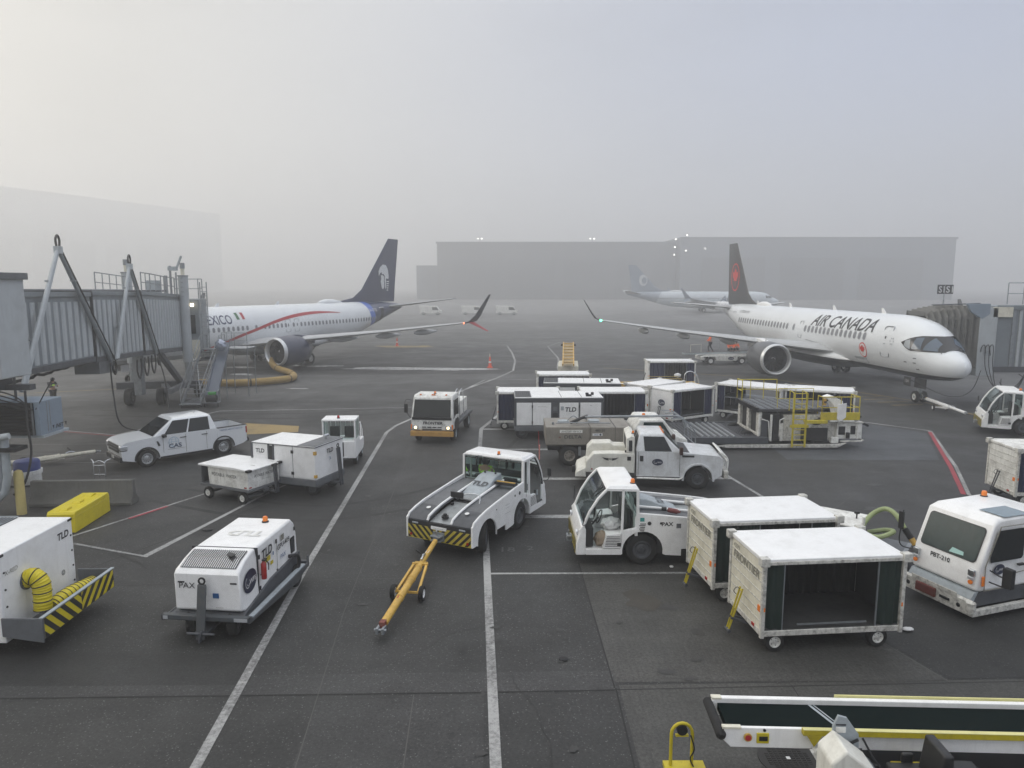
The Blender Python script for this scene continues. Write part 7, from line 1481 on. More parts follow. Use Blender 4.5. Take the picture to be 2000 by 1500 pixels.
MB().cyl((0, -.03, .97), (0, .03, .97), .075, BLACK, 20).box(-.09, .09, -.02, .02, .87, .90, YEL).out('fitting', t); MB().tube(smooth([(.12, -.03, .9), (.17, -.05, .7), (.12, -.04, .55), (.17, -.04, .42)]), .01, BLACK, 6).out('cable', t)
for x in (-.12, .22): wheel(t, x, 0, .06, .04, .03, DGREY)
# hose cart behind the green-curtained carts
t = thing('hose_cart', 'grey cart with coiled pale green hose behind the green-curtained carts', 'lavatory cart', (9.35, 17.9, 0), -38)
a = MB(); a.box(-1.4, 1.2, -.65, .65, .42, .55, MGREY); a.box(-1.35, -.2, -.6, .6, .55, 1.05, LGREY); a.box(-1.4, -.15, -.64, .64, 1.05, 1.10, WHITED); a.out('tank', t, .02)
a = MB(); a.box(.85, 1.55, -.4, .4, .5, .62, STEEL); a.box(.95, 1.45, -.3, .3, .62, .63, BLACK); a.box(1.5, 1.56, -.4, .4, .46, .6, REDL); a.out('tray', t, .01)
hm_ = mat('pale_green_hose', (.30, .36, .17), .5, dirt=.4, scale=6, dcol=(.12, .12, .07), bump=.3); P = [(-.1, .3, .72), (.3, .35, .85), (.55, .0, .95), (.25, -.35, .85), (-.15, -.2, .9), (-.05, .25, 1.2), (.25, .35, 1.42), (.55, .15, 1.38), (.8, 0, 1.1)]
S_ = smooth(P, 14); a = MB(); a.tube(S_, [.058 + .007 * (i % 2) for i in range(len(S_))], hm_, 14); a.cyl(S_[-1], S_[-1] + V((.16, 0, -.22)), .08, BLACK, 14); a.cyl(S_[-1] + V((.16, 0, -.22)), S_[-1] + V((.26, 0, -.36)), .07, YELO, 14); a.cyl(S_[-1] + V((.26, 0, -.36)), S_[-1] + V((.32, 0, -.44)), .08, DGREY, 14); a.out('hose', t)
MB().cyl((-.1, -.3, 1.1), (-.1, -.3, 1.3), .04, WHITED).cyl((-.35, .1, 1.1), (-.35, .1, 1.24), .02, BLACK).cyl((-.35, .1, 1.24), (-.35, .1, 1.3), .07, BLACK, 14).out('valve', t)
for x in (-1, .7):
    for y in (-.55, .55): wheel(t, x, y, .2, .14, .11, WHITED)
# ---------------------------------------------------------------- left passenger bridge
def vlerp(a, b, s): return V(a).lerp(V(b), s)
t = thing('boarding_bridge', 'grey corrugated passenger boarding bridge reaching the left jetliner', 'boarding bridge')
E0 = V((-17.55, 25.0, 0)); E1 = V((-21.4, 46.6, 0)); D_ = (E1 - E0).normalized(); Nn = V((-D_.y, D_.x, 0)); ang = math.atan2(D_.y, D_.x); TL = (E1 - E0).length
def section(s0, s1, zb0, zt0, zb1, zt1, hw, rib, nm='tunnel_section'):
    """near face (right side of D_) at the E line; body extends to the left by 2*hw"""
    a = MB(); p0 = E0 + D_ * s0; p1 = E0 + D_ * s1; Rt = -Nn
    q = lambda p, o, z: V((p.x, p.y, 0)) + Nn * o + V((0, 0, z))
    a.loft([[q(p0, 0, zb0), q(p0, 2 * hw, zb0), q(p0, 2 * hw, zt0), q(p0, 0, zt0)], [q(p1, 0, zb1), q(p1, 2 * hw, zb1), q(p1, 2 * hw, zt1), q(p1, 0, zt1)]], TUNNEL)
    o = a.out(nm, t)
    a = MB(); n = int((s1 - s0) / rib); 
    for i in range(n):
        f = (i + .5) / n; p = p0.lerp(p1, f); zb = zb0 + (zb1 - zb0) * f + .12; zt = zt0 + (zt1 - zt0) * f - .35; w = rib * .28
        for u in (0,):
            A = [q(p - D_ * w, -.002, zb), q(p - D_ * w * .55, -.06, zb), q(p + D_ * w * .55, -.06, zb), q(p + D_ * w, -.002, zb)]; B = [v + V((0, 0, zt - zb)) for v in A]
            a.loft([A, B], TUNNELL)
    a.out('corrugation', o)
    a = MB(); a.loft([[q(p0, -.08, zt0 - .14), q(p0, .02, zt0 - .14), q(p0, .02, zt0 + .05), q(p0, -.08, zt0 + .05)], [q(p1, -.08, zt1 - .14), q(p1, .02, zt1 - .14), q(p1, .02, zt1 + .05), q(p1, -.08, zt1 + .05)]], TUNNEL)
    a.loft([[q(p0, -.07, zb0 - .16), q(p0, .1, zb0 - .16), q(p0, .1, zb0 + .06), q(p0, -.07, zb0 + .06)], [q(p1, -.07, zb1 - .16), q(p1, .1, zb1 - .16), q(p1, .1, zb1 + .06), q(p1, -.07, zb1 + .06)]], DGREY)
    for p, zb, zt in ((p0, zb0, zt0), (p1, zb1, zt1)): a.loft([[q(p - D_ * .06, -.10, zb - .1), q(p - D_ * .06, 2 * hw + .1, zb - .1), q(p - D_ * .06, 2 * hw + .1, zt + .07), q(p - D_ * .06, -.10, zt + .07)], [q(p + D_ * .06, -.10, zb - .1), q(p + D_ * .06, 2 * hw + .1, zb - .1), q(p + D_ * .06, 2 * hw + .1, zt + .07), q(p + D_ * .06, -.10, zt + .07)]], DGREY)
    a.out('frame', o, .01)
    return q
q = section(.0, 7.0, 4.15, 6.95, 3.98, 6.85, 1.15, .62)
q = section(7.0, 13.6, 3.92, 6.92, 3.62, 6.78, 1.25, .56)
q = section(13.6, 21.6, 3.60, 6.84, 3.15, 6.55, 1.35, .50)
P_ = lambda s, o, z: q(E0 + D_ * s, o, z)
a = MB(); a.tube([P_(1.8, .5, 7.02), P_(20, .5, 6.85)], .06, DGREY, 6); a.tube([P_(1.8, .9, 7.04), P_(14, .9, 6.95)], .05, STEEL, 6)
r_ = random.Random(5)
a.tube([P_(.3 + i * .3, .3, 3.96 - .12 - .10 * r_.random()) for i in range(22)], .06, BLACK, 6); a.out('cable_tray', t)
# cable frames (inverted V with hoses)
def aframe(sa, za, sl, zl, sr, zr):
    a = MB(); ap = P_(sa, -.25, za)
    for off in (-.12, .12):
        a.tube([P_(sl, -.35 + 0, zl) + D_ * off, ap + D_ * off * .4], .075 if off < 0 else .06, TUNNELL, 8); a.tube([P_(sr, -.15, zr) + D_ * off, ap + D_ * off * .4], .075 if off < 0 else .05, TUNNEL, 8)
    for f in (.33, .75): 
        for s_, z_ in ((sl, zl), (sr, zr)): c = P_(s_, -.15, z_).lerp(ap, f); a.beam(c - D_ * .2, c + D_ * .2, .12, .06, STEEL)
    a.beam(ap - D_ * .18 + V((0, 0, -.05)), ap + D_ * .18 + V((0, 0, -.05)), .2, .28, TUNNELL); f_ = a.out('cable_frame', t)
    a = MB(); c = ap + V((0, 0, .1)); a.tube(smooth([c - D_ * .13, c - D_ * .17 + V((0, 0, .25)), c + V((0, 0, .42)), c + D_ * .17 + V((0, 0, .25)), c + D_ * .13]), .045, BLACK, 8)
    a.tube([c + D_ * .15, P_(sr, -.25, zr) + D_ * .2], .035, BLACK, 6)
    b = P_(sr, -.22, zr); a.tube(smooth([b + D_ * .1, b - D_ * .08 + V((0, 0, -.35)), b + V((0, 0, -.62)) + D_ * .12, b + D_ * .3 + V((0, 0, -.35)), b + D_ * .18]), .05, BLACK, 8); a.out('hose', f_)
aframe(3.6, 8.65, -.4, 3.55, 8.55, 3.65); aframe(11.6, 8.20, 8.7, 3.75, 15.3, 3.35)
a = MB()
for k in range(3): b = P_(12.2 + k * 1.2, -.1, 3.35); a.tube(smooth([b, b + V((0, 0, -.6)) - D_ * .1, b + V((0, 0, -1.0)) + D_ * .25, b + V((0, 0, -.55)) + D_ * .6, b + D_ * .55]), .045, BLACK, 8)
a.tube(smooth([P_(8.2, -.2, 3.6), P_(8.0, -.3, 2.2), P_(7.9, -.6, .7), P_(9.5, -1.4, .06), P_(11.5, -1.0, .06), P_(13, -.6, .05), P_(14.5, -.8, .3), P_(15.2, -.5, 2.0), P_(15.3, -.2, 3.2)]), .035, BLACK, 6); a.tube(smooth([P_(10.5, -1.4, .05), P_(11.0, -1.9, .05), P_(12.0, -1.6, .06), P_(11.5, -1.1, .05), P_(10.7, -1.2, .07), P_(11.2, -1.8, .09), P_(12.1, -1.5, .09)]), .04, BLACK, 6); a.out('hose', t)
MB().loft([[P_(7.3, -.05, 3.2), P_(7.3, 1, 3.2), P_(7.3, 1, 3.9), P_(7.3, -.05, 3.9)], [P_(9.0, -.05, 3.1), P_(9.0, 1, 3.1), P_(9.0, 1, 3.85), P_(9.0, -.05, 3.85)]], MGREY).out('junction_box', t)
# lift columns, bogie
for o, hgt in ((-.32, 7.75), (3.0, 7.95)):
    a = MB(); c = P_(21.0, o, 0); a.cyl((c.x, c.y, 2.3), (c.x, c.y, hgt), .30, TUNNELL, 24); a.cyl((c.x, c.y, .9), (c.x, c.y, 2.3), .22, STEEL, 20); a.cyl((c.x, c.y, hgt), (c.x, c.y, hgt + .08), .33, STEEL, 20); a.cyl((c.x, c.y, hgt), (c.x, c.y, hgt + .5), .12, CREAM, 14); a.cyl((c.x, c.y, hgt + .5), (c.x, c.y, hgt + .85), .15, STEEL, 14); a.out('lift_column', t)
a = MB(); a.beam(P_(21.0, -1.0, .85), P_(21.0, 4.0, .85), .5, .45, DGREY); a.beam(P_(17.5, -.0, .95), P_(21, 1.2, .8), .4, .3, DGREY); a.beam(P_(17.2, .3, 3.3), P_(20.6, .0, .9), .3, .3, DGREY); a.beam(P_(17.0, 1.4, .8), P_(17.0, 1.4, 3.4), .45, .45, STEEL); a.beam(P_(17.0, -.2, .95), P_(21.2, -.2, .95), .25, .3, MGREY); bg_ = a.out('wheel_bogie', t, .02)
for s, o in ((18.2, .6), (21.6, -.7), (18.2, 2.4), (21.6, 3.4)):
    w_ = wheel(t, 0, 0, .52, .42, .25, DGREY); p = P_(s, o, 0); w_.location = (p.x, p.y, .52); w_.rotation_euler.z = ang
# cab, railings, service tower
a = MB(); a.loft([[P_(21.3, -1.1, 3.0), P_(21.3, 3.0, 3.0), P_(24.2, 3.0, 3.0), P_(24.2, -.9, 3.0)], [P_(21.3, -1.1, 6.3), P_(21.3, 3.0, 6.3), P_(24.2, 3.0, 6.3), P_(24.2, -.9, 6.3)]], TUNNEL); cab_ = a.out('bridge_cab', t, .02)
a = MB(); a.loft([[P_(21.28, -.85, z) for z in (4.1, 5.3)] + [P_(21.28, -.45, z) for z in (5.3, 4.1)], [P_(21.24, -.85, z) for z in (4.1, 5.3)] + [P_(21.24, -.45, z) for z in (5.3, 4.1)]], GLASSD); a.out('window', cab_)
MB().loft([[P_(21.27, -1.05, z) for z in (2.5, 3.7)] + [P_(21.27, -.5, z) for z in (3.7, 2.5)], [P_(21.2, -1.05, z) for z in (2.5, 3.7)] + [P_(21.2, -.5, z) for z in (3.7, 2.5)]], CREAM).out('door', cab_)
c = P_(21.15, -.75, 5.95); MB().box(c.x - .08, c.x + .08, c.y - .1, c.y, c.z - .1, c.z + .1, mat('lit_lamp', (1, .85, .6), .4, emis=5)).out('wall_lamp', cab_)
def rail3(P, h, parent, m=STEEL, r=.03, nm='railing'):
    a = MB(); Q = [V(p) for p in P]; up = V((0, 0, h)); a.tube([p + up for p in Q], r, m, 6); a.tube([p + up * .5 for p in Q], r * .8, m, 6)
    for i, p in enumerate(Q):
        a.tube([p, p + up], r, m, 6)
        if i:
            k = int((p - Q[i - 1]).length / 1.1)
            for j in range(1, k + 1): w = Q[i - 1].lerp(p, j / (k + 1)); a.tube([w, w + up], r * .8, m, 6)
    return a.out(nm, parent)
rail3([P_(14.3, .1, 6.85), P_(15.8, .1, 6.8), P_(17.8, .1, 6.7), P_(19.0, .1, 6.65), P_(20.6, .1, 6.6)], 1.05, t); rail3([P_(14.3, 2.4, 6.85), P_(20.6, 2.4, 6.6)], 1.05, t); rail3([P_(21.4, -1.1, 6.35), P_(22.4, -1.1, 6.35), P_(22.4, .6, 6.35)], 1.25, t)
a = MB(); c = P_(20.2, .2, 0)
for dx, h0, h1, r in ((0, 6.5, 8.4, .07), (.35, 6.5, 8.0, .05), (-.3, 6.5, 7.8, .10)): a.cyl((c.x + dx, c.y, h0), (c.x + dx, c.y, h1), r, STEEL, 10)
a.box(c.x - .05, c.x + .45, c.y - .2, c.y + .1, 8.1, 8.35, LGREY); a.beam((c.x + .4, c.y, 8.2), (c.x + .75, c.y, 9.0), .1, .1, LGREY); a.box(c.x - 1.6, c.x - .9, c.y, c.y + .5, 6.6, 7.5, LGREY)
for k in range(5): a.box(c.x + .9, c.x + 1.0, c.y - .6, c.y - .5, 6.5 + k * .28, 6.55 + k * .28, STEEL)
a.out('roof_equipment', t)
a = MB()
for o in (-1.25, -1.65): b = P_(21.2, o, 0); a.cyl((b.x, b.y, 2.5), (b.x, b.y, 7.4), .035, STEEL, 8)
for k in range(17): a.tube([P_(21.2, -1.25, 2.6 + k * .28), P_(21.2, -1.65, 2.6 + k * .28)], .02, STEEL, 6)
a.out('ladder', t)
# rotunda corridor at the left edge and its pipework
t = thing('bridge_corridor', 'pale grey corridor end where the left boarding bridge begins, cut by the picture edge', 'corridor')
a = MB(); a.box(-24, -15.95, 22.1, 23.35, 4.32, 7.42, TUNNEL); b = a.out('wall', t)
a = MB()
for i in range(24): a.box(-24 + i * .30, -23.84 + i * .30, 22.04, 22.1, 4.32, 7.1, TUNNELL)
a.out('corrugation', b)
a = MB(); a.box(-16.35, -15.9, 22.0, 23.4, 4.30, 7.45, TUNNELL); a.out('corner_panel', t, .03); MB().box(-24, -15.8, 21.9, 23.5, 7.40, 7.62, MGREY).out('roof', t, .02)
a = MB(); a.box(-24, -16.5, 22.4, 23.3, 3.85, 4.32, DGREY); a.box(-18, -15.75, 23.0, 23.3, 3.82, 4.0, DGREY); a.box(-20, -16.6, 22.0, 22.2, 3.3, 3.9, LGREY); a.cyl((-19.5, 23.5, 0), (-19.5, 23.5, 3.9), .5, STEEL, 24); a.out('underframe', t)
a = MB()
for k in range(4): a.tube(smooth([(-16.9 - k * .12, 22.5, 3.75), (-16.4 - k * .05, 22.5, 3.85 - .12 * k), (-15.95 + .05 * k, 22.7, 3.6 - .12 * k), (-15.7 + .03 * k, 22.85, 3.2)]), .022, BLACK, 6)
a.tube(smooth([(-15.5, 22.4, 3.9), (-15.45, 22.3, 2.8), (-15.35, 22.2, 1.9), (-15.5, 22.0, 1.0), (-15.9, 22.0, .6)]), .035, BLACK, 6); a.tube([(-15.1, 23.2, 4.2), (-15.55, 22.9, 3.2)], .02, BLACK, 6); a.out('cable', t)
t = thing('pipe_rack', 'bundle of grey pipes bending down at the left picture edge', 'pipes')
a = MB()
for k in range(3): x = -15.75 - k * .28; a.tube([(x - 1.5, 21.6 + k * .1, .35), (x - .5, 21.6 + k * .1, .45), (x - .12, 21.6 + k * .1, .8), (x, 21.6 + k * .1, 1.3), (x + .02, 21.6 + k * .1, 2.55)], .115, LGREY, 14)
a.tube([(-18, 21.3, 2.2), (-16.6, 21.3, 2.45), (-15.5, 21.5, 2.62)], .10, TUNNELL, 14); a.cyl((-16.2, 21.3, 2.2), (-16.0, 21.35, 2.75), .03, STEEL); a.out('pipe', t); MB().box(-18, -15.3, 21.4, 22.0, 2.12, 2.24, BLACK).out('bracket', t)
# cooling unit hung under the corridor
t = thing('cooling_unit', 'blue-grey box unit with black louvres hanging under the left bridge', 'air conditioner')
CU = mat('blue_grey_cabinet', (.22, .27, .33), .45, dirt=.3, scale=2, dcol=(.12, .14, .17))
a = MB(); a.box(-18.6, -15.45, 22.9, 24.1, 2.32, 3.45, CU); a.out('cabinet', t, .015)
a = MB(); a.box(-18.6, -15.62, 22.86, 22.9, 2.34, 3.42, DARKIN)
for i in range(9): a.prism([(22.80, 2.42 + i * .11), (22.88, 2.47 + i * .11), (22.88, 2.44 + i * .11)], -18.6, -15.7, BLACK, ax='x')
a.box(-15.68, -15.62, 22.84, 22.9, 2.34, 3.42, MGREY); a.out('louvre', t)
a = MB(); text_mb(a, 'INET', .13, INK, (-15.45, 23.88, 2.50), (0, 1, 0), (0, 0, 1), bold=.03, shear=.3); a.poly([(-15.445, 23.5, 2.56), (-15.445, 23.6, 2.56), (-15.445, 23.55, 2.42)], INK); a.poly([(-15.445, 24.17, 2.56), (-15.445, 24.27, 2.56), (-15.445, 24.22, 2.42)], INK)
for y in (23.28, 23.42): a.box(-15.45, -15.44, y, y + .012, 2.4, 3.4, GREYINK)
a.out('lettering', t); a = MB(); a.cyl((-18.3, 23.5, 3.45), (-18.3, 23.5, 4.3), .04, DGREY); a.cyl((-16.3, 23.1, 3.45), (-16.3, 23.1, 4.3), .04, DGREY); a.box(-18.6, -15.4, 22.95, 24.3, 2.24, 2.32, LGREY); a.out('hanger', t)
# stairs and baggage slide beside the cab
t = thing('service_stairs', 'steep grey metal stairs beside the baggage slide at the left bridge', 'stairs', (-19.1, 41.8, 0), 92)
a = MB(); Lh, Hh = 3.4, 3.1; n = 13
for sg in (-1, 1): a.beam((0, sg * .55, .15), (Lh, sg * .55, Hh), .05, .22, STEEL)
for i in range(n): f = (i + .5) / n; a.box(f * Lh - .02, f * Lh + .24, -.53, .53, .1 + f * (Hh - .1), .13 + f * (Hh - .1), MGREY)
a.box(Lh, Lh + 1.0, -.6, .6, Hh, Hh + .06, MGREY); a.out('steps', t)
a = MB()
for sg in (-1, 1):
    a.tube([(-.05, sg * .58, .3), (-.05, sg * .58, 1.1), (Lh, sg * .58, Hh + .95), (Lh + 1, sg * .58, Hh + .95), (Lh + 1, sg * .58, Hh)], .025, STEEL, 6); a.tube([(0, sg * .58, .65), (Lh, sg * .58, Hh + .5)], .02, STEEL, 6)
    for f in (.33, .66, 1): a.tube([(f * Lh, sg * .58, f * Hh), (f * Lh, sg * .58, f * Hh + .95)], .02, STEEL, 6)
a.out('handrail', t)
a = MB(); a.box(-.3, 2.2, -.6, .6, .18, .24, STEEL); a.beam((.1, -.55, .2), (2.6, .55, 2.4), .04, .04, STEEL); a.beam((2.3, -.55, .2), (2.3, -.55, 2.1), .05, .05, STEEL); a.beam((2.3, .55, .2), (2.3, .55, 2.1), .05, .05, STEEL); a.out('frame', t)
for x in (-.2, 2.1):
    for y in (-.5, .5): wheel(t, x, y, .09, .05, .05, DGREY)
t = thing('baggage_slide', 'dark grey baggage slide with green box at its foot, right of the stairs', 'slide', (-17.95, 41.9, 0), 98)
a = MB(); a.beam((.1, 0, .55), (3.9, 0, 3.55), .62, .05, mat('slide_grey', (.10, .12, .16), .35))
for sg in (-1, 1): a.beam((.1, sg * .33, .62), (3.9, sg * .33, 3.62), .04, .2, MATS['slide_grey'])
a.out('chute', t); MB().box(.2, .5, -.22, .22, .45, .85, mat('green_plastic', (.05, .30, .06), .5)).out('green_box', t, .02)
a = MB()
for sg in (-1, 1): a.tube([(0, sg * .42, .3), (-.05, sg * .42, .95), (.3, sg * .42, 1.05), (.5, sg * .42, .3)], .025, STEEL, 6); a.beam((2.6, sg * .3, .1), (2.6, sg * .3, 2.4), .05, .05, STEEL)
a.box(0, .55, -.42, .42, .22, .28, STEEL); a.tube([(-.05, -.42, .95), (-.05, .42, .95)], .025, STEEL, 6); a.cyl((.1, -.3, .5), (.1, .3, .5), .22, BLACK, 20); a.out('frame', t)
for y in (-.38, .38): wheel(t, .1, y, .11, .06, .06, DGREY)
crumple('wrapped_bundle', 'silvery plastic wrapped bundle at the top of the baggage slide', 'bundle', (-18.35, 44.75, 3.45), (.36, .30, .36), mat('silver_wrap', (.35, .38, .46), .25, metal=.5, dirt=.8, scale=6, dcol=(.05, .07, .15)), 11, 1)
t = thing('access_platform', 'small railed platform between the stairs and the left jetliner', 'platform', (-17.9, 46.0, 0), 92)
a = MB(); a.box(-.2, 1.6, -.8, .8, 3.1, 3.16, STEEL)
for x in (0, 1.5):
    for y in (-.7, .7): a.beam((x, y, 0), (x, y, 3.1), .05, .05, STEEL)
a.out('deck', t); rail3([(-.2, -.8, 3.16), (-.2, .8, 3.16), (1.6, .8, 3.16)], 1.0, t, r=.02)
# yellow air hose to the jetliner
P = smooth([(-22.3, 50.0, .35), (-19.3, 50.3, .3), (-17.0, 52.0, .3), (-16.6, 53.6, .3), (-17.6, 56.0, .32), (-19.6, 58.5, .5), (-20.6, 60.0, 1.3), (-20.9, 60.6, 1.9)], 10)
a = MB(); a.tube(P, .26, mat('ochre_duct', (.32, .21, .06), .6, dirt=.4, scale=3, dcol=(.2, .12, .04)), 14)
for i in range(0, len(P), 12): a.tube([P[i] - (P[min(i + 1, len(P) - 1)] - P[i]).normalized() * .05, P[i] + (P[min(i + 1, len(P) - 1)] - P[i]).normalized() * .05], .275, INK, 14)
tag(a.out('air_hose'), 'thick ochre air hose lying from the left bridge to the jetliner', 'hose')

# ---------------------------------------------------------------- right passenger bridge
t = thing('boarding_bridge', 'grey boarding bridge with black folding canopy behind the right jetliner nose', 'boarding bridge', (28.6, 44.4, 0), 0)
a = MB(); a.box(.6, 12, -1.3, 1.6, 2.15, 5.95, TUNNEL); b = a.out('tunnel_section', t)
a = MB()
for i in range(26): a.box(1.6 + i * .4, 1.78 + i * .4, -1.37, -1.3, 2.3, 5.7, TUNNELL if i % 3 else STEEL)
a.box(.6, 12, -1.42, -1.3, 5.75, 6.0, TUNNEL); a.box(.6, 12, -1.42, -1.3, 1.95, 2.3, DGREY); a.out('corrugation', b)
a = MB(); a.box(-.45, .6, -1.5, 1.8, 1.75, 5.85, TUNNELL); a.prism([(-1.3, 6.1), (.1, 6.1), (.1, 5.5), (-.35, 5.2), (-1.0, 5.6)], -1.52, -1.3, CU); a.box(.3, 1.5, -1.5, -1.42, 5.3, 5.9, CREAM); a.box(-.1, .3, -1.53, -1.5, 3.0, 3.3, LGREY); cab2 = a.out('bridge_cab', t, .02)
# accordion canopy
nf = 8; secs = []
CAN = mat('canopy_fabric', (.17, .168, .16), .85, dirt=.7, scale=2, dcol=(.08, .08, .075))
for i in range(nf * 2 + 1):
    f = i / (nf * 2); o = .34 if i % 2 else 0.
    x = -.45 - f * 2.7; zt_ = 5.95 + .1 * f - f * f * .45 - o; zb_ = 2.2 + f * .9; y0 = -1.45 + f * .3 + o; y1 = 1.7
    yaw = f * .3
    secs.append([V((x + 0, y0 + yaw, zb_)), V((x, y0 + yaw, zt_ - .5)), V((x, y0 + .45 + yaw, zt_)), V((x, y1, zt_)), V((x, y1 + .2, zb_))])
a = MB(); a.loft(secs, CAN, cap=False); a.out('canopy', t, ang=10)
MB().beam((-2.4, .2, 5.98), (.0, -.6, 6.10), .5, .06, DGREY).out('canopy_top', t)
rail3([(3.0, -1.2, 6.0), (6.0, -1.2, 6.0), (10, -1.2, 6.0)], 1.35, t, r=.035); rail3([(3.0, 1.3, 6.0), (10, 1.3, 6.0)], 1.35, t, r=.03)
a = MB(); a.lathe([(0, .75), (.1, .8), (1.1, .8), (1.2, .7)], (6.3, .1, 6.35), (0, 0, 1), CREAM, 28); a.box(4.8, 8.0, -.9, 1.2, 6.0, 6.5, LGREY); a.out('roof_equipment', t)
a = MB(); PV = mat('duct_beige', (.30, .28, .22), .6, dirt=.4, scale=3, dcol=(.15, .13, .1))
a.tube(smooth([(9.5, -2.2, 3.75), (5.8, -2.2, 3.75), (5.2, -2.2, 3.65)]), .40, LGREY, 20); a.tube(smooth([(5.4, -2.2, 3.7), (4.95, -2.2, 3.5), (4.8, -2.2, 3.1), (4.85, -2.2, 2.6), (5.1, -2.2, 2.1), (5.7, -2.2, 1.85), (6.6, -2.2, 1.8)]), .38, PV, 20); a.tube(smooth([(7.2, -2.0, 1.9), (6.9, -2.0, 1.0), (6.2, -2.0, .2)]), .33, mat('ochre_flex', (.28, .19, .07), .7, bump=.5), 16); a.out('air_duct', t)
a = MB(); S2 = lambda *p: a.tube(smooth(p, 8), .024, BLACK, 6)
for x0 in (2.7, 3.5): S2((x0, -1.5, 2.4), (x0 - .2, -1.52, 4.0), (x0 + .25, -1.52, 5.25), (x0 + .75, -1.52, 5.0), (x0 + .5, -1.55, 3.0), (x0 + .1, -1.7, 1.6), (x0 - .8, -1.9, 1.9))
for k in range(3): S2((-.25 + .3 * k, -1.5, 3.2 - .1 * k), (-.30 + .25 * k, -1.62, 3.5), (-.1 + .25 * k, -1.62, 3.55), (.0 + .22 * k, -1.7, 2.2), (.6 + .1 * k, -1.8, 1.1 - .12 * k), (1.8 + .05 * k, -1.8, 1.15 - .1 * k), (2.5, -1.7, 2.1))
S2((1.0, -1.7, 1.6), (.8, -2.0, .6), (.3, -2.6, -.9 + 1.0), (-.4, -3.6, .35)); S2((.9, -1.7, 1.4), (1.5, -2.4, .5), (2.2, -4.5, .4), (1.2, -6.0, .4)); S2((-.2, -1.6, 2.1), (-1.2, -2.3, .9), (-3.0, -3.0, .75), (-4.2, -1.0, 1.5))
S2((3.2, -1.5, 2.2), (3.5, -1.9, 1.0), (4.6, -2.1, .4), (6.2, -2.1, .45))
a.out('hose', t)
a = MB(); a.beam((7.5, .2, 0), (7.5, .2, 2.1), .6, .6, STEEL); a.box(6.5, 8.5, -1.2, 1.6, .5, .9, DGREY); a.out('wheel_bogie', t, .02)
for y in (-1, 1.4): wheel(t, 7.5, y, .5, .4, .25, DGREY)
# gate sign
t = thing('gate_sign', 'twin black S1 signs on a thin post above the right canopy', 'sign', (36.2, 60, 0), 0)
MB().cyl((0, .1, 0), (0, .1, 6.0), .06, STEEL).cyl((0, .1, 6.0), (0, .1, 6.5), .03, STEEL).out('post', t)
for sx_, d in ((-.34, 8), (.34, -8)):
    a = MB(); a.box(-.31, .31, -.05, .05, -.38, .38, BLACK); pn = a.out('sign_panel', t, .01, loc=(sx_, 0, 6.85), rz=R(d)); MB_t = MB(); text_mb(MB_t, 'S1', .52, WHITEINK, (0, -.07, 0), (1, 0, 0), (0, 0, 1), bold=.015, sx=.95); MB_t.out('lettering', pn)

# ---------------------------------------------------------------- small things on the apron
t = thing('barrier_block', 'bright yellow block barrier in front of the concrete barrier', 'barrier', (-13.3, 21.15, 0), 94)
a = MB(); a.prism([(-1.05, 0), (-1.04, .56), (-.98, .64), (.98, .64), (1.04, .56), (1.05, 0)], -.40, .40, BYEL, hw=lambda x, z: .40 - (.06 if z > .65 else 0)); a.out('body', t, .03, 3)
a = MB()
for x in (-.75, -.05, .65): a.prism([(x - .16, .64), (x - .10, .70), (x + .10, .70), (x + .16, .64)], -.12, .12, BYEL)
a.box(-1.052, 1.052, -.405, .405, .46, .475, YEL); a.out('lifting_lug', t, .02)
a = MB(); prof = [(-.30, 0), (-.30, .10), (-.13, .32), (-.08, .82), (.08, .82), (.13, .32), (.30, .10), (.30, 0)]
a.prism(prof, -1.65, 1.65, CONC, ax='x'); o = a.out('concrete_barrier', bev=.02); o.location = (-14.25, 22.95, 0); o.rotation_euler.z = R(3); tag(o, 'stained grey concrete barrier behind the yellow block', 'barrier')
t = thing('hand_truck', 'bare metal hand truck standing behind the concrete barrier', 'hand truck', (-14.35, 24.1, 0), 6)
a = MB()
for sg in (-1, 1): a.tube(smooth([(sg * .19, 0, .15), (sg * .19, 0, 1.0), (sg * .21, .05, 1.15), (sg * .32, .16, 1.20)], 5), .016, CHROME, 8)
for z in (.35, .7, 1.02): a.tube([(-.19, 0, z), (.19, 0, z)], .012, CHROME, 6)
a.tube([(0, 0, .2), (0, 0, 1.02)], .014, CHROME, 6); a.tube(smooth([(-.19, 0, 1.1), (0, .03, 1.18), (.19, 0, 1.1)], 5), .014, CHROME, 6); a.out('frame', t); MB().box(-.22, .22, -.3, 0, .03, .045, STEEL).out('toe_plate', t)
for sg in (-1, 1): w_ = wheel(t, sg * .22, .08, .12, .05, .06, LGREY); w_.rotation_euler.z = R(90)
t = thing('drum', 'blue lidded drum with pale band beside the concrete barrier', 'drum', (-17.7, 25.3, 0), 0)
MB().lathe([(0, .40), (.05, .43), (.35, .43), (.36, .47), (.50, .48)], (0, 0, .05), (0, 0, 1), WHITED, 30).out('body', t); MB().lathe([(.0, .42), (.3, .42), (.36, .38), (.40, .2), (.41, 0)], (0, 0, .55), (0, 0, 1), mat('drum_blue', (.03, .05, .20), .5, dirt=.4), 30).out('lid', t); MB().box(-.4, .4, -.4, .4, .0, .06, BLACK).out('pallet', t)
t = thing('bollard', 'pale yellow round bollard at the left edge by the pipes', 'bollard', (-15.62, 21.9, 0), 0)
MB().lathe([(0, .14), (1.30, .14), (1.40, .11), (1.44, .04)], (0, 0, 0), (0, 0, 1), mat('pale_yellow_paint', (.52, .43, .17), .5, dirt=.3), 24).out('body', t)
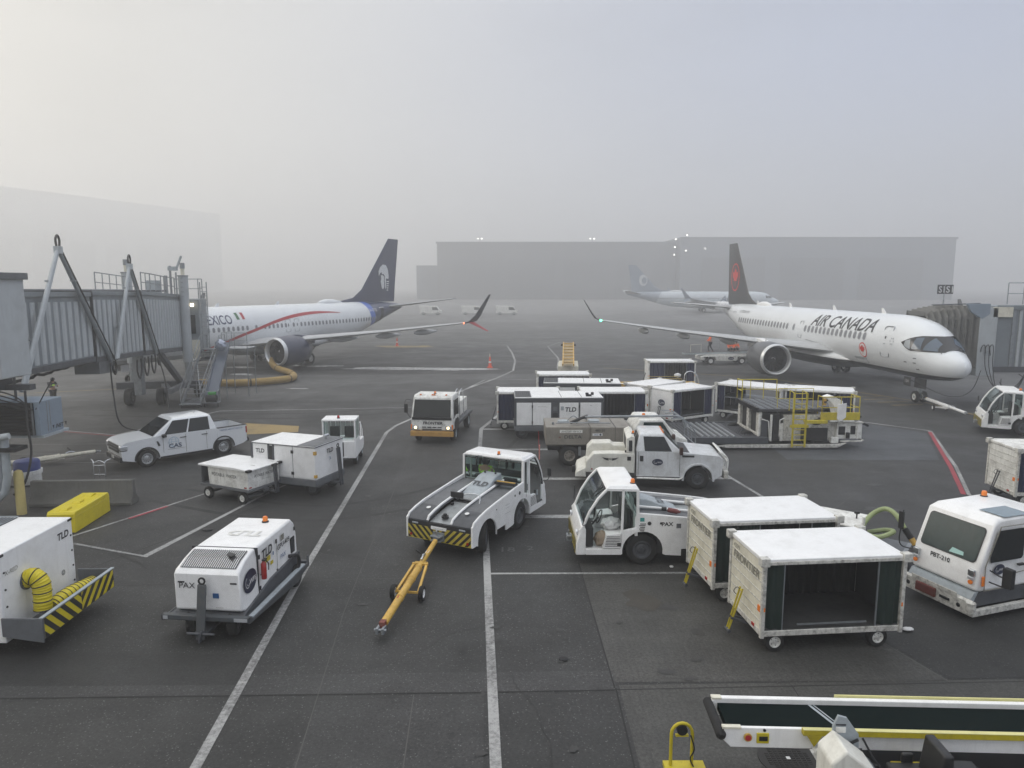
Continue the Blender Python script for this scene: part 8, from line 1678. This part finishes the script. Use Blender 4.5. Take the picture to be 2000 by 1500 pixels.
def cone(x, y, label, h=.95):
    t = thing('traffic_cone', label, 'cone', (x, y, 0), 0, 'tall orange marker cones'); MB().lathe([(0, .28), (.05, .28), (.06, .18), (.12, .15), (h, .06), (h + .02, .03)], (0, 0, 0), (0, 0, 1), mat('cone_orange', (.75, .10, .05), .5), 16).out('body', t)
    MB().lathe([(h * .45, .118), (h * .45, .122), (h * .6, .105), (h * .6, .10)], (0, 0, 0), (0, 0, 1), WHITEINK, 16, cap=False).out('band', t); MB().cyl((0, 0, h), (0, 0, h + .28), .035, CREAM, 8).out('top_light', t)
cone(-1.94, 62.3, 'tall orange cone standing alone near the curved white lines'); cone(-13.65, 84.4, 'small orange cone far off on the yellow patch left of the wing tip')
for nm, lab, cat, loc, s, m, sd in (('litter', 'white crumpled litter beside the nearest open cart', 'litter', (8.35, 14.15, .05), (.12, .07, .05), BAG, 21), ('litter', 'small white scrap near the second tractor wheel', 'litter', (4.12, 17.55, .03), (.05, .05, .04), BAG, 22), ('rag', 'black rag on the asphalt left of the parking line', 'rag', (-9.05, 20.35, .03), (.16, .10, .04), BLACK, 23), ('rag', 'dark crumpled scrap on the asphalt right of the long white line', 'rag', (1.0, 13.0, .02), (.09, .08, .02), DARKIN, 24)): crumple(nm, lab, cat, loc, s, m, sd)

# ---------------------------------------------------------------- people
def skin_body(name, parent, joints, edges, rad, m, sub=1):
    me = bpy.data.meshes.new(name); me.from_pydata([V(j) for j in joints], edges, []); me.materials.append(m)
    o = bpy.data.objects.new(name, me); COL.objects.link(o); o.parent = parent
    s = o.modifiers.new('skin', 'SKIN'); s.use_smooth_shade = True
    if not me.skin_vertices: 
        bm = bmesh.new(); bm.from_mesh(me); bm.verts.layers.skin.verify(); bm.to_mesh(me); bm.free()
    for i, r in enumerate(rad): me.skin_vertices[0].data[i].radius = (r if isinstance(r, tuple) else (r, r))
    me.skin_vertices[0].data[0].use_root = True
    b = o.modifiers.new('sub', 'SUBSURF'); b.levels = sub; b.render_levels = sub + 1; return o
def person(label, loc, deg, pose, top, bottom, group=None, hood=False, vest=None):
    """x forward. pose: dict of joint overrides"""
    t = thing('person', label, 'person', loc, deg, group)
    J = dict(pel=(0, 0, .95), sp=(0, 0, 1.15), ch=(0, 0, 1.36), nk=(0, 0, 1.50), hd=(.02, 0, 1.62), ht=(.02, 0, 1.74), lh=(0, .10, .90), lk=(.02, .11, .50), la=(0, .11, .10), lt=(.16, .12, .04), rh=(0, -.10, .90), rk=(.02, -.11, .50), ra=(0, -.11, .10), rt=(.16, -.12, .04), ls=(0, .19, 1.42), le=(.0, .25, 1.14), lw=(.05, .25, .88), lf=(.08, .25, .78), rs=(0, -.19, 1.42), re=(.0, -.25, 1.14), rw=(.05, -.25, .88), rf=(.08, -.25, .78))
    J.update(pose); K = list(J); ix = {k: i for i, k in enumerate(K)}
    Ed = [('pel', 'sp'), ('sp', 'ch'), ('ch', 'nk'), ('nk', 'hd'), ('hd', 'ht'), ('pel', 'lh'), ('lh', 'lk'), ('lk', 'la'), ('la', 'lt'), ('pel', 'rh'), ('rh', 'rk'), ('rk', 'ra'), ('ra', 'rt'), ('ch', 'ls'), ('ls', 'le'), ('le', 'lw'), ('lw', 'lf'), ('ch', 'rs'), ('rs', 're'), ('re', 'rw'), ('rw', 'rf')]
    Rr = dict(pel=.12, sp=.115, ch=.13, nk=.055, hd=(.085, .095), ht=.06, lh=.09, lk=.06, la=.042, lt=.04, ls=.06, le=.042, lw=.03, lf=.035, rh=.09, rk=.06, ra=.042, rt=.04, rs=.06, re=.042, rw=.03, rf=.035)
    skin_body('body', t, [J[k] for k in K], [(ix[a_], ix[b_]) for a_, b_ in Ed], [Rr[k] for k in K], SKIN)
    def part(nm, ks, es, sc, m): 
        kk = list(ks); i2 = {k: i for i, k in enumerate(kk)}
        return skin_body(nm, t, [J[k] for k in kk], [(i2[a_], i2[b_]) for a_, b_ in es], [tuple(q * sc for q in Rr[k]) if isinstance(Rr[k], tuple) else Rr[k] * sc for k in kk], m)
    part('jacket', ('sp', 'ch', 'ls', 'le', 'lw', 'rs', 're', 'rw'), (('sp', 'ch'), ('ch', 'ls'), ('ls', 'le'), ('le', 'lw'), ('ch', 'rs'), ('rs', 're'), ('re', 'rw')), 1.28, top)
    part('trousers', ('pel', 'lh', 'lk', 'la', 'rh', 'rk', 'ra'), (('pel', 'lh'), ('lh', 'lk'), ('lk', 'la'), ('pel', 'rh'), ('rh', 'rk'), ('rk', 'ra')), 1.22, bottom)
    for s in 'lr':
        a = MB(); p, q = V(J[s + 'a']), V(J[s + 't']); a.beam(p - (q - p) * .35 + V((0, 0, -.05)), q + V((0, 0, -.0)) + (q - p) * .25, .10, .09, BLACK); a.out('shoe', t, .03)
        h_ = V(J[s + 'f']); a = MB(); d = (h_ - V(J[s + 'w'])).normalized()
        for k in range(5): o_ = V((0, (k - 2) * .018, 0)); a.tube([h_ + o_, h_ + o_ + d * (.05 + .01 * (2 - abs(k - 2))) + V((.01, 0, -.01))], .009, SKIN, 6)
        a.out('fingers', t)
    if vest:
        kk = ('sp', 'ch'); part('vest', kk, (('sp', 'ch'),), 1.42, vest)
    h = V(J['hd']); a = MB(); d = (V(J['ht']) - V(J['nk'])).normalized()
    a.lathe([(-.10, .075), (-.02, .115), (.06, .118), (.11, .09), (.145, .03)] if hood else [(.0, .10), (.05, .112), (.10, .09), (.135, .03)], h - V((.02, 0, 0)), d, CLOTH if hood else DARKIN, 14); a.out('hood' if hood else 'cap', t)
    a = MB(); f = V((1, 0, 0)); a.lathe([(0, .014), (.03, .008)], h + f * .085 + V((0, 0, -.02)), (1, 0, -.3), SKIN, 6)
    for y in (-.035, .035): a.cyl(h + V((.085, y, .02)), h + V((.095, y, .02)), .01, BLACK, 6)
    a.box(h.x + .088, h.x + .096, -.025, .025, h.z - .062, h.z - .054, REDINK); a.out('face', t)
    return t
pz = person('standing worker in dark hood and lime vest looking at a phone, by the left bridge', (-27.6, 42.3, 0), -20, dict(le=(.05, .27, 1.16), lw=(.24, .16, 1.22), lf=(.32, .13, 1.26), re=(.05, -.27, 1.16), rw=(.24, -.12, 1.22), rf=(.31, -.08, 1.26), hd=(.07, 0, 1.60), ht=(.09, 0, 1.71)), CLOTH, CLOTH, hood=True, vest=HIVIS)
ph = MB().box(.34, .355, -.04, .04, 1.22, 1.34, LAMP).out('phone'); ph.parent = None; ph.location = (-27.6, 42.3, 0); ph.rotation_euler.z = R(-20); tag(ph, 'phone in the hands of the hooded worker', 'phone')
person('worker in orange jacket walking along the far belt loader', (18.3, 65.55, 1.02), 175, dict(lk=(.20, .1, .52), la=(.12, .1, .10), lt=(.28, .1, .06), rk=(-.06, -.1, .50), ra=(-.30, -.1, .14), rt=(-.18, -.1, .05), re=(.12, -.24, 1.18), rw=(.30, -.12, 1.10), rf=(.36, -.08, 1.08), le=(.1, .24, 1.18), lw=(.28, .12, 1.08), lf=(.34, .08, 1.06)), ORANGEV, CLOTH)
sit = dict(pel=(0, 0, .14), sp=(.03, 0, .34), ch=(.06, 0, .54), nk=(.08, 0, .67), hd=(.12, 0, .78), ht=(.13, 0, .90), lh=(.05, .10, .13), lk=(.40, .12, .30), la=(.55, .12, .05), lt=(.70, .12, .03), rh=(.05, -.1, .13), rk=(.40, -.12, .30), ra=(.55, -.12, .05), rt=(.70, -.12, .03), ls=(.06, .19, .60), le=(.18, .24, .38), lw=(.36, .16, .34), lf=(.42, .14, .32), rs=(.06, -.19, .6), re=(.18, -.24, .38), rw=(.36, -.16, .34), rf=(.42, -.14, .32))
person('left one of two orange-vested workers sitting on the far belt loader', (20.2, 65.8, 1.14), -88, sit, ORANGEV, CLOTH); person('right one of two orange-vested workers sitting on the far belt loader, beside the black engine', (20.75, 65.8, 1.17), -92, sit, ORANGEV, CLOTH)
drv = {k: (v[0], v[1], v[2]) for k, v in sit.items()}; drv.update(lk=(.42, .12, .15), la=(.45, .12, -.28), lt=(.58, .12, -.32), rk=(.42, -.12, .15), ra=(.45, -.12, -.28), rt=(.58, -.12, -.32))
pd = person('driver in lime vest seated inside the centre tow tractor cab', at(t1, -1.08, -.50, .98), 242.6 + 180, drv, HIVIS, CLOTH, hood=True, vest=HIVIS)
